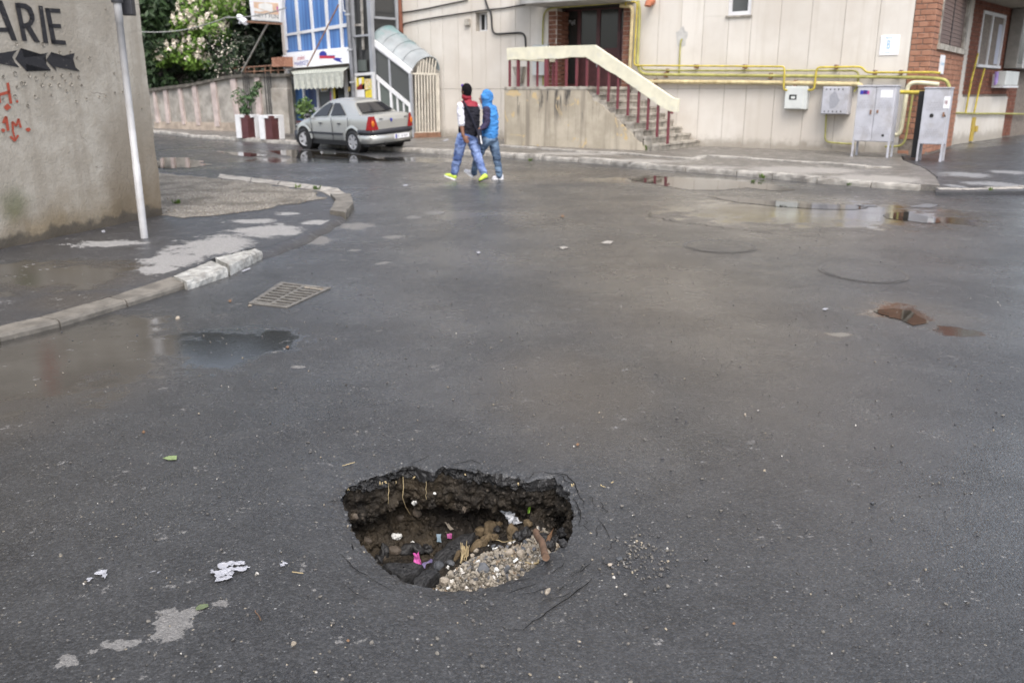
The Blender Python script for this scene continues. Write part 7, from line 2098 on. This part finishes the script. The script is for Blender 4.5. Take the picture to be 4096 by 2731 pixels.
# ------------------------------------------------------------------ things lying in the hole
def zhit(px, py, dz=0.0):                   # where a line of sight meets the pit
    r_ = ray(px, py); h_ = PIT.ray_cast(V((0, 0, HC)), r_.normalized())
    return h_[0] + UP * dz if h_[0] else G(px, py, -.3)
def h6(x, y): return (1250 + x * .5102, 1750 + y * .5102)
def stone_at(cx, cy, rpx, mt, label, name='stone', cat='stone', group=None, flat=.75, lift=.0, amp=.35, sub_=2, z=None):
    p = zhit(*h6(cx, cy + rpx * .35), .0) if z is None else z
    r_ = rpx * .5102 * p.y * 1.05 / FPX
    mb = MB(); rock(mb, (0, 0, 0), r_, cx * .37 + cy, flat, 0, sub_, amp)
    o = mb.build(name, mt, None); o.location = p + UP * (r_ * .5 + lift)
    return tag(o, label, cat, group)
SG = 'stones lying on the heap in the hole'
for x, y, r_, mt, lab in [(990, 1008, 46, 'stone_grey', 'dark grey angular stone beside the pink wrapper'), (1085, 985, 36, 'stone_grey', 'flat dark stone right of the wrapper stone'), (1340, 1030, 44, 'stone_grey', 'largest blue grey stone in the middle of the gravel heap'), (1545, 905, 38, 'stone_tan', 'smooth pale tan stone under the row of dark pebbles'), (1630, 918, 46, 'stone_tan', 'rounded mottled stone beside the smooth pale one'), (1530, 862, 26, 'stone_grey', 'round dark pebble above the pale tan stone'), (1665, 830, 30, 'stone_grey', 'dark oblong pebble left of the branch top'), (1655, 876, 26, 'stone_grey', 'dark pebble just under the oblong one'), (1690, 885, 22, 'stone_tan', 'light grey pebble left of the branch'), (1735, 878, 22, 'stone_grey', 'small dark pebble touching the branch'), (1525, 1035, 34, 'stone_grey', 'dark stone near the front of the heap under the straw'), (1035, 1130, 50, 'stone_tan', 'pale flat lump at the near left end of the gravel heap'), (1420, 850, 20, 'stone_grey', 'small dark pebble under the foam crumbs at the top of the heap'), (1470, 855, 18, 'stone_grey', 'dark pebble between the foam crumbs and the round pebble'), (1285, 890, 24, 'stone_tan', 'small pale chip near the straw bundle'), (1255, 925, 22, 'stone_tan', 'rounded pale pebble right of the straw bundle'), (1375, 1150, 18, 'stone_tan', 'white pebble at the front edge of the heap'), (1440, 935, 20, 'stone_grey', 'dark flat pebble in the middle right of the heap')]:
    stone_at(x, y, r_, M[mt], lab, group=SG)
for x, y, r_, lab in [(325, 620, 38, 'pale grey stone stuck in the left earth wall'), (690, 625, 42, 'brown stone stuck in the far earth wall under the root'), (820, 575, 40, 'rounded stone at the overhanging ledge of the far wall'), (640, 880, 60, 'large earthy stone at the left foot of the wall'), (430, 800, 45, 'earth covered stone at the left foot of the pit'), (560, 940, 30, 'brown pebble near the left rim of the pit'), (1190, 560, 28, 'reddish stone high in the far wall')]:
    p = zhit(*h6(x, y))
    rr = r_ * .5102 * p.y / FPX
    mb = MB(); rock(mb, (0, 0, 0), rr, x * .3, .8, 0, 2); o = mb.build('stone', M['soil_stone'], None); o.location = p - UP * rr * .1; tag(o, lab, 'stone', 'stones in the earth wall')
def chunk(px_pts, th_, label, mt='slab_asphalt', dz=.0, tilt=(0, 0), name='asphalt_chunk'):
    pts = [zhit(*h6(*p), dz) for p in px_pts]
    zc = sum(p.z for p in pts) / len(pts) + .02; cx_ = sum(p.x for p in pts) / len(pts); cy_ = sum(p.y for p in pts) / len(pts)
    pts = [G(*h6(*p), zc) for p in px_pts]
    bm = bmesh.new(); vs = []
    n = len(pts); ring_ = []
    for i in range(n):
        a, b = pts[i], pts[(i + 1) % n]
        for t in (0, .33, .66): ring_.append(a.lerp(b, t))
    mb = MB(); c = sum(ring_, V((0, 0, 0))) / len(ring_); rows = []
    def pt(p, s_, z): 
        q = c + (p - c) * s_; w = mn.fractal(V((q.x * 22, q.y * 22, z * 10)), .8, 2, 4)
        return V((q.x, q.y, zc + z + w * .010 + (q.x - c.x) * tilt[0] + (q.y - c.y) * tilt[1]))
    for s_, z in ((1.02, -th_), (1.06, -th_ * .5), (1.0, -.006), (.94, .004), (.8, .008), (.55, .009), (.3, .010), (.05, .010)): rows.append([pt(p, s_, z) for p in ring_])
    mb.grid(rows, wrap=True, smooth=False); bm.free()
    return tag(mb.build(name, M[mt], None), label, 'asphalt chunk', 'broken asphalt fallen into the hole')
chunk([(880, 985), (960, 890), (1060, 830), (1180, 790), (1290, 800), (1240, 860), (1140, 900), (1060, 950), (960, 985)], .07, 'long dark asphalt slab leaning across the pit behind the gravel', tilt=(.25, .1))
chunk([(540, 1010), (640, 985), (800, 985), (870, 1000), (840, 1050), (740, 1090), (690, 1100), (600, 1050)], .06, 'dark asphalt slab at the near left of the pit under the wrapper')
chunk([(780, 1110), (860, 1040), (960, 1040), (1000, 1070), (930, 1120), (880, 1180), (800, 1160)], .08, 'dark asphalt lump at the front beside the gravel heap', tilt=(.2, 0), dz=.02)
for x, y, r_, lab in [(740, 880, 62, 'black lumpy asphalt clump right of the white foam block'), (830, 885, 58, 'black asphalt clump in the middle of the left floor'), (905, 870, 44, 'smaller black clump left of the long slab'), (560, 900, 52, 'black asphalt lump near the left rim of the pit'), (520, 960, 40, 'black crumbly lump low at the left rim'), (1660, 760, 62, 'large black asphalt lump at the back right by the clay'), (1600, 770, 40, 'black lump left of the large back lump'), (1800, 790, 50, 'black asphalt lump right of the branch'), (1870, 850, 46, 'black lump by the dry leaf at the right rim'), (1975, 760, 64, 'big black asphalt lump under the right rim'), (1900, 800, 40, 'black lump between the branch and the right rim'), (1960, 830, 44, 'black lump lowest under the right rim'), (1450, 720, 34, 'black clump among the brown clay')]:
    stone_at(x, y, r_, M['raw_asphalt'], lab, 'asphalt_chunk', 'asphalt chunk', 'broken asphalt fallen into the hole', .8, amp=.55, sub_=3)
for x, y, r_, lab in [(1320, 740, 60, 'brown clay clod left of the crumpled sheet'), (1400, 715, 55, 'brown clay clod below the crumpled sheet'), (1570, 745, 60, 'brown clay clod under the white sheet'), (1460, 680, 42, 'small brown clod at the far wall'), (1300, 850, 60, 'tan clay clod at the top left of the gravel heap'), (1690, 680, 48, 'brown clay clod beside the green wrapper'), (1130, 930, 50, 'tan clod by the straw bundle'), (1430, 780, 36, 'tan clod above the foam crumbs'), (1370, 800, 45, 'brown clod in the middle of the pit')]:
    stone_at(x, y, r_, M['clod'], lab, 'clay_clod', 'clod', 'brown clay clods in the hole', .75, amp=.45, sub_=3)
def foam(cx, cy, rpx, label, n=5, on_wall=False):
    p = zhit(*h6(cx, cy), .0)
    if on_wall: p = p + V((0, -.012, 0))
    r_ = rpx * .5102 * p.y / FPX; mb = MB()
    for i in range(n):
        rock(mb, p + V((random.uniform(-.7, .7) * r_, random.uniform(-.3, .3) * r_, r_ * .5 + random.uniform(-.5, .6) * r_)), r_ * random.uniform(.35, .6), random.uniform(0, 90), .9, 0, 2, .5)
    return tag(mb.build('foam_bit', M['foam'], None, fix=False), label, 'foam', 'bits of white foam in the hole')
foam(668, 790, 46, 'largest white foam block at the left foot of the earth wall', 9); foam(785, 830, 16, 'small white foam bit right of the largest block'); foam(800, 515, 26, 'white foam flake on the ledge of the far wall', 6, True); foam(968, 440, 20, 'white foam flake high on the far wall', 4, True)
foam(1293, 985, 26, 'white foam bit on the gravel above the big grey stone', 5); foam(1445, 1052, 28, 'white foam bit right of the big grey stone', 6); foam(1062, 1028, 22, 'white foam pair between the two dark stones at left', 5); foam(1070, 1190, 24, 'white foam bit at the near front edge of the heap', 5); foam(1430, 878, 22, 'white foam bit at the top of the heap among pebbles', 4); foam(1385, 858, 16, 'white foam crumb left of the heap top', 4); foam(1580, 822, 16, 'white foam shard by the long straw', 3); foam(1400, 810, 14, 'tiny foam crumbs on the tan clod', 5); foam(1330, 832, 10, 'tiny foam crumb on the clay clod', 3); foam(1166, 1048, 9, 'tiny foam crumb on the left gravel', 3); foam(975, 1195, 9, 'tiny foam crumb at the rim by the dark lump', 3)
# branch, straws, wrappers, leaf
br = [zhit(*h6(1822, 975), .0), None, None]
b0 = br[0] + UP * .03; ray_t = ray(*h6(1752, 735)); b1 = V((0, 0, HC)) + ray_t * ((b0.y + .30) / ray_t.y)
mid = (b0 + b1) / 2 + V((.006, 0, .004))
bw = tag(bpy.data.objects.new('x', None)) if False else None
mb = MB(); mb.tube([b0 - (b1 - b0) * .1, b0, b0.lerp(b1, .3) + V((.004, 0, .002)), mid, b0.lerp(b1, .8) - V((.003, 0, 0)), b1], [.014, .0145, .0135, .0145, .0125, .0135], 10); tag(mb.build('branch', M['wood'], None), 'reddish brown broken branch standing in the right of the hole', 'branch')
def straw_line(a, b, r_, label, name='straw', mt='straw', sagv=.01):
    pts = [a.lerp(b, t / 6) - UP * sagv * math.sin(math.pi * t / 6) * random.uniform(.5, 1.2) + V((random.uniform(-1, 1) * .003, 0, 0)) for t in range(7)]
    mb = MB(); mb.tube(pts, [r_] * 6 + [r_ * .5], 5); return tag(mb.build(name, M[mt], None), label, 'straw')
straw_line(zhit(*h6(1505, 922), .0) + UP * .02, zhit(*h6(1720, 1010), .0) + UP * .012, .0032, 'long straw lying across the gravel below the pale stones')
straw_line(zhit(*h6(1440, 832), .0) + UP * .02, zhit(*h6(1590, 830), .0) + UP * .02, .0020, 'thin green straw at the top of the heap')
straw_line(zhit(*h6(1735, 1010), .0) + UP * .012, zhit(*h6(1795, 955), .0) + UP * .012, .0045, 'short thick straw by the foot of the branch')
mb = MB(); c = zhit(*h6(1190, 940), .0) + UP * .01
for k in range(22):
    a = c + V((random.uniform(-.016, .016), random.uniform(-.02, .02), random.uniform(0, .008))); d_ = V((random.gauss(.004, .008), random.gauss(.035, .012), random.gauss(.035, .012)))
    mb.tube([a - d_ * .5, a + d_ * .1 + V((random.gauss(0, .003), 0, 0)), a + d_ * .7], .0018, 4)
tag(mb.build('straw_bundle', M['straw'], None), 'small bundle of dry straw at the left of the gravel heap', 'straw')
def rim_pt(cx, cy): return zhit(*h6(cx, cy)) + V((0, -.010, .003))
for (x0, y0, x1, y1, r_, lab) in [(712, 300, 712, 450, .0022, 'x'), (597, 350, 600, 515, .0018, 'thin root hanging from the far left rim'), (895, 340, 893, 470, .0014, 'fine root hanging from the middle of the far rim')]:
    a, b = rim_pt(x0, y0), rim_pt(x1, y1); b.y = min(b.y, a.y)
    if lab == 'x':
        e_ = rim_pt(770, 600); mb = MB(); mb.tube([a, a.lerp(b, .5) + V((.004, -.01, 0)), b + V((0, -.01, 0)), b.lerp(e_, .5) + V((-.004, -.01, 0)), e_], .0022, 5); tag(mb.build('root', M['straw'], None), 'longest yellow root dangling down the far earth wall', 'root')
    else: straw_line(a, b, r_, lab, 'root')
for k, (x, y, dx, dy, lab) in enumerate([(283, 400, -8, 40, 'straw wisp at the far left corner of the rim'), (540, 350, 6, 45, 'upright straw wisp left on the far rim'), (655, 345, -24, 40, 'slanting straw wisp on the far rim'), (800, 310, 50, -40, 'crossed straw pair at the highest point of the rim'), (580, 345, 30, 8, 'level straw wisp by the left roots'), (1612, 360, 12, 38, 'straw wisp hanging at the right of the far rim'), (2040, 370, 6, 40, 'straw wisp on the road at the right rim'), (1205, 285, 8, 14, 'tiny straw fleck in the middle of the far rim')]):
    c = rim_pt(x, y) if x < 2000 else G(*h6(x, y), .01); sc2 = .5102 * c.y / FPX; mb = MB()
    for j in range(3):
        o_ = V((random.uniform(-.006, .006), 0, random.uniform(-.004, .004))); d_ = V((dx * sc2, -.004, -dy * sc2)) * random.uniform(.4, .75) + V((random.uniform(-.008, .008), 0, 0))
        mb.tube([c + o_ - d_ * .5, c + o_ + V((0, -.004, .002)), c + o_ + d_ * .5], [.002, .0028, .001], 5)
    tag(mb.build('straw', M['straw'], None), lab, 'straw')
def crumple(pts_px, label, mt, name, cat, lift=.03, n=6, amp=.012):
    P_ = [[None] * n for _ in range(n)]
    c4 = [zhit(*h6(*p), .0) + UP * (lift * k_) for p, k_ in pts_px]
    for i in range(n):
        for j in range(n):
            a, b = i / (n - 1), j / (n - 1)
            q = c4[0] * (1 - a) * (1 - b) + c4[1] * a * (1 - b) + c4[2] * a * b + c4[3] * (1 - a) * b
            P_[i][j] = q + V((mn.noise(q * 40), mn.noise(q * 40 + V((5, 0, 0))), mn.noise(q * 45 + V((0, 9, 0))))) * amp
    mb = MB(); mb.grid(P_, smooth=False); o = mb.build(name, mt, None); s_ = o.modifiers.new('t', 'SOLIDIFY'); s_.thickness = .0012
    return tag(o, label, cat)
crumple([((795, 985), 1.6), ((845, 975), 1.6), ((850, 1040), .8), ((770, 1075), .4)], 'bright pink wrapper with a yellow corner standing on the slab', M['pink'], 'wrapper', 'wrapper')
crumple([((862, 1032), .7), ((925, 1000), 1.0), ((930, 1015), .7), ((865, 1052), .5)], 'dull purple strip of wrapper right of the pink one', simple('purple_foil', (.10, .08, .16), .35, .3, 40), 'wrapper', 'wrapper')
crumple([((745, 1105), .5), ((785, 1080), .8), ((780, 1105), .5), ((750, 1130), .3)], 'small pink wrapper scrap nearest the front rim', M['pink'], 'wrapper', 'wrapper', n=5)
crumple([((1460, 655), 1.5), ((1550, 640), 1.2), ((1640, 690), .7), ((1560, 710), .5)], 'crumpled white plastic sheet on the clay at the back', simple('dirty_white_plastic', (.42, .43, .45), .4, .5, 22), 'plastic_sheet', 'plastic', n=8, amp=.03)
crumple([((1690, 580), 3.0), ((1712, 578), 3.0), ((1706, 640), 1.0), ((1690, 640), 1.0)], 'green and yellow snack wrapper upright at the back right', simple('lime_foil', (.30, .55, .06), .3, .2, 40), 'wrapper', 'wrapper', n=5, amp=.008)
crumple([((1650, 555), 3.2), ((1690, 545), 3.4), ((1700, 580), 2.6), ((1680, 570), 2.8)], 'clear shiny plastic scrap above the green wrapper', M['cab_pale'], 'plastic_scrap', 'plastic', n=5)
crumple([((972, 790), .8), ((1008, 790), .8), ((1008, 830), .3), ((972, 832), .3)], 'pale blue label on the edge of the long asphalt slab', simple('pale_blue_label', (.17, .23, .28), .5, .1), 'label_scrap', 'label', n=4, amp=.004)
crumple([((1055, 788), .8), ((1090, 786), .8), ((1090, 808), .4), ((1056, 810), .4)], 'pink label on the edge of the long asphalt slab', M['pink'], 'label_scrap', 'label', n=4, amp=.004)
crumple([((1570, 985), .5), ((1610, 965), .5), ((1618, 980), .4), ((1578, 1002), .4)], 'clear plastic scrap on the gravel under the long straw', M['cab_pale'], 'plastic_scrap', 'plastic', n=4, amp=.004)
crumple([((1830, 860), 1.2), ((1890, 785), 1.8), ((1870, 850), 1.2), ((1825, 890), .6)], 'dry brown curled leaf leaning right of the branch', M['leaf_brown'], 'dry_leaf', 'leaf', n=5, amp=.008)
crumple([((1035, 710), 1.0), ((1060, 708), 1.0), ((1110, 745), .6), ((1080, 750), .6)], 'grey feather on the dark floor of the pit', M['stone_tan'], 'feather', 'feather', n=5, amp=.005)

# ------------------------------------------------------------------ litter on the road
def scrap(pts, label, mt, name, cat, lift=.012, z0=0.0, n=7, jag=.18, seed=1, group=None):
    """thin scrap: outline on the road, lifted and crinkled"""
    c4 = [G(x, y, z0) for x, y in pts]; ln = rough_line(c4, (c4[0] - c4[1]).length / 4 + .002, .0, True)
    c = sum(ln, V((0, 0, 0))) / len(ln); mb = MB(); rows = []
    for k in range(5):
        s_ = 1 - k / 4.3; row = []
        for i, p in enumerate(ln):
            q = c + (p - c) * s_ * (1 + jag * mn.noise(V((i * 1.9, seed * 3.1, 0))) * (1 if k < 2 else .3))
            row.append(V((q.x, q.y, z0 + road_z(q.x, q.y) + .004 + lift * (.3 + .7 * abs(mn.noise(q * 35 + V((seed, 0, 0))))) * (1 if k else .6))))
        rows.append(row)
    mb.grid(rows, wrap=True, smooth=False); return tag(mb.build(name, mt, None), label, cat, group)
def l8(x, y): return (x * .6378, 1700 + y * .6378)
scrap([l8(1020, 212), l8(1060, 198), l8(1110, 195), l8(1108, 222), l8(1060, 224)], 'pale green pointed leaf lying flat on the left of the road', M['leaf_green'], 'fallen_leaf', 'leaf', .004, jag=.05)
scrap([l8(1228, 1150), l8(1250, 1132), l8(1305, 1124), l8(1308, 1142), l8(1270, 1160), l8(1230, 1166)], 'dull olive leaf beside the dry patch on the near road', M['leaf_olive'], 'fallen_leaf', 'leaf', .004, jag=.05)
def paper_bits(pieces, label, name='paper_scrap', n=1):
    mb = MB()
    for pts in pieces:
        c4 = [G(*l8(*p)) for p in pts]; ln = rough_line(c4, .006, .020, True, 5); c = sum(ln, V((0, 0, 0))) / len(ln); rows = []
        for k in range(4):
            s_ = 1 - k / 3.3
            rows.append([V((c.x + (p.x - c.x) * s_, c.y + (p.y - c.y) * s_, .004 + .010 * (.2 + .9 * abs(mn.noise(p * 60 * s_)))) ) for p in ln])
        mb.grid(rows, wrap=True, smooth=False)
    return tag(mb.build(name, M['paper'], None), label, 'paper')
paper_bits([[(1370, 890), (1440, 870), (1500, 858), (1540, 868), (1535, 890), (1470, 888), (1400, 905)], [(1320, 920), (1345, 905), (1360, 925), (1335, 945)], [(1350, 930), (1420, 905), (1490, 898), (1575, 905), (1530, 916), (1460, 915), (1455, 945), (1400, 960), (1345, 955)], [(1355, 970), (1440, 950), (1470, 965), (1400, 985), (1360, 988)]], 'largest torn white paper shreds stuck to the near road left of the hole')
paper_bits([[(590, 945), (620, 918), (660, 922), (688, 938), (665, 968), (640, 965), (650, 945), (620, 940)], [(540, 990), (570, 962), (562, 985)]], 'curved white paper scrap at the far left of the near road')
paper_bits([[(1755, 885), (1775, 880), (1800, 866), (1788, 895), (1762, 902)]], 'tiny white paper scrap nearest to the hole on its left')
paper_bits([[(940, 932), (962, 920), (955, 938)], [(985, 928), (1015, 922), (1000, 936)], [(865, 965), (888, 958), (880, 970)]], 'three tiny white specks of paper between the larger scraps')
def px_scrap(pts, label, mt, name='paper_scrap', cat='paper', z0=0.0): return scrap(pts, label, mt, name, cat, .006, z0)
px_scrap([(2402, 972), (2430, 964), (2455, 968), (2440, 978), (2415, 977)], 'pale tan scrap flat on the road in the middle distance', M['kerb_pale'], 'scrap', 'scrap'); px_scrap([(2234, 990), (2255, 986), (2275, 992), (2250, 998)], 'smaller tan scrap left of the pale tan one', M['kerb_pale'], 'scrap', 'scrap')
px_scrap([(3286, 1240), (3300, 1234), (3314, 1236), (3302, 1243)], 'bright white scrap in the right middle of the road', M['paper']); px_scrap([(1905, 1012), (1915, 1006), (1924, 1012), (1914, 1017)], 'small white speck of paper left of the tan scraps', M['paper'])
px_scrap([(1772, 562), (1792, 555), (1794, 562), (1776, 567)], 'white tissue on the pavement behind the pedestrians', M['paper'], z0=ZS); px_scrap([(405, 924), (420, 922), (421, 932), (408, 932)], 'white scrap on the pavement by the grey wall', M['paper'], z0=ZL); px_scrap([(965, 1086), (1000, 1072), (1004, 1077), (972, 1090)], 'white strip of paper lying along the whitewashed kerb', M['paper'])
px_scrap([(1610, 742), (1630, 738), (1632, 744), (1615, 747)], 'tiny pale scrap on the road behind the curved kerb', M['paper'])
for x, y, mt, lab in [(2935, 2497, 'leaf_brown', 'small orange leaf fragment at the bottom right of the road'), (1392, 2562, 'leaf_brown', 'small orange fragment at the bottom left of the road'), (575, 1730, 'leaf_brown', 'small orange leaf fragment left of the road above the green leaf'), (1150, 1390, 'leaf_brown', 'orange leaf bit left of the dry mark in mid road'), (2310, 1780, 'leaf_brown', 'dark reddish seed clump above the right rim of the hole'), (920, 1205, 'leaf_brown', 'orange leaf bit beside the drain grate'), (2250, 865, 'leaf_brown', 'small orange fragment far out in mid road')]:
    s_ = 8; px_scrap([(x - s_, y + 2), (x, y - 6), (x + s_, y), (x + 2, y + 7)], lab, M[mt], 'leaf_fragment', 'leaf')
for x, y, r_, mt, lab in [(1175, 2577, 13, 'stone_tan', 'pale round pebble at the bottom of the road'), (3488, 2015, 9, 'stone_grey', 'dark pebble on the right of the road'), (2980, 1662, 8, 'stone_tan', 'tan pebble in the right half of the road'), (2190, 2370, 20, 'stone_tan', 'flat tan stone pressed into the road in front of the hole'), (712, 1275, 8, 'stone_tan', 'pale pebble by the left kerb'), (1000, 1225, 8, 'stone_tan', 'pale pebble in front of the drain grate'), (2478, 2237, 12, 'stone_grey', 'grey stone chip right of the hole by the crack'), (2440, 2260, 10, 'stone_tan', 'pale stone chip right of the hole')]:
    p = G(x, y); rr = r_ * p.y / FPX; mb = MB(); rock(mb, (0, 0, 0), rr, x * .1, .6, 0, 2); o = mb.build('pebble', M[mt], None); o.location = p + UP * rr * .4; tag(o, lab, 'pebble')
# loose straw by the far left rim, twig marks
for x0, y0, x1, y1, lab in [(1370, 1862, 1420, 1848, 'dry straw lying beyond the far left rim of the hole'), (1168, 2286, 1215, 2292, 'short dry straw left of the near rim'), (1020, 2440, 1045, 2480, 'dark twig on the road in the near left'), (2400, 1938, 2420, 1948, 'pale straw right of the hole'), (2445, 1930, 2455, 1925, 'second pale straw right of the hole')]:
    straw_line(G(x0, y0, .006), G(x1, y1, .006), .0022, lab, 'straw', 'wood' if 'twig' in lab else 'straw', 0)
# loose grit
mb = MB()
for i in range(1700):
    y = 1.9 + (random.random() ** 1.6) * 9; x = random.uniform(-.62, .62) * y
    if (V((x, y, 0)) - HOLE).length < edge_r(math.atan2(y - HOLE.y, x - HOLE.x)) + .01: continue
    if y < -0.0: continue
    pxl = WL0
    rock(mb, (x, y, road_z(x, y) + .002), random.choice([.0022, .003, .004, .005, .007]), random.uniform(0, 90), .7)
for i in range(150):                          # crumbs lying by the cracked right rim
    x, y = random.gauss(.47, .07), random.gauss(2.72, .10)
    if (V((x, y, 0)) - HOLE).length < edge_r(math.atan2(y - HOLE.y, x - HOLE.x)) + .02: continue
    rock(mb, (x, y, road_z(x, y) + .003), random.choice([.003, .004, .005, .007]), random.uniform(0, 90), .7)
tag(mb.build('road_grit', M['grit'], None, fix=False), kind='stuff')
bpy.context.view_layer.update()
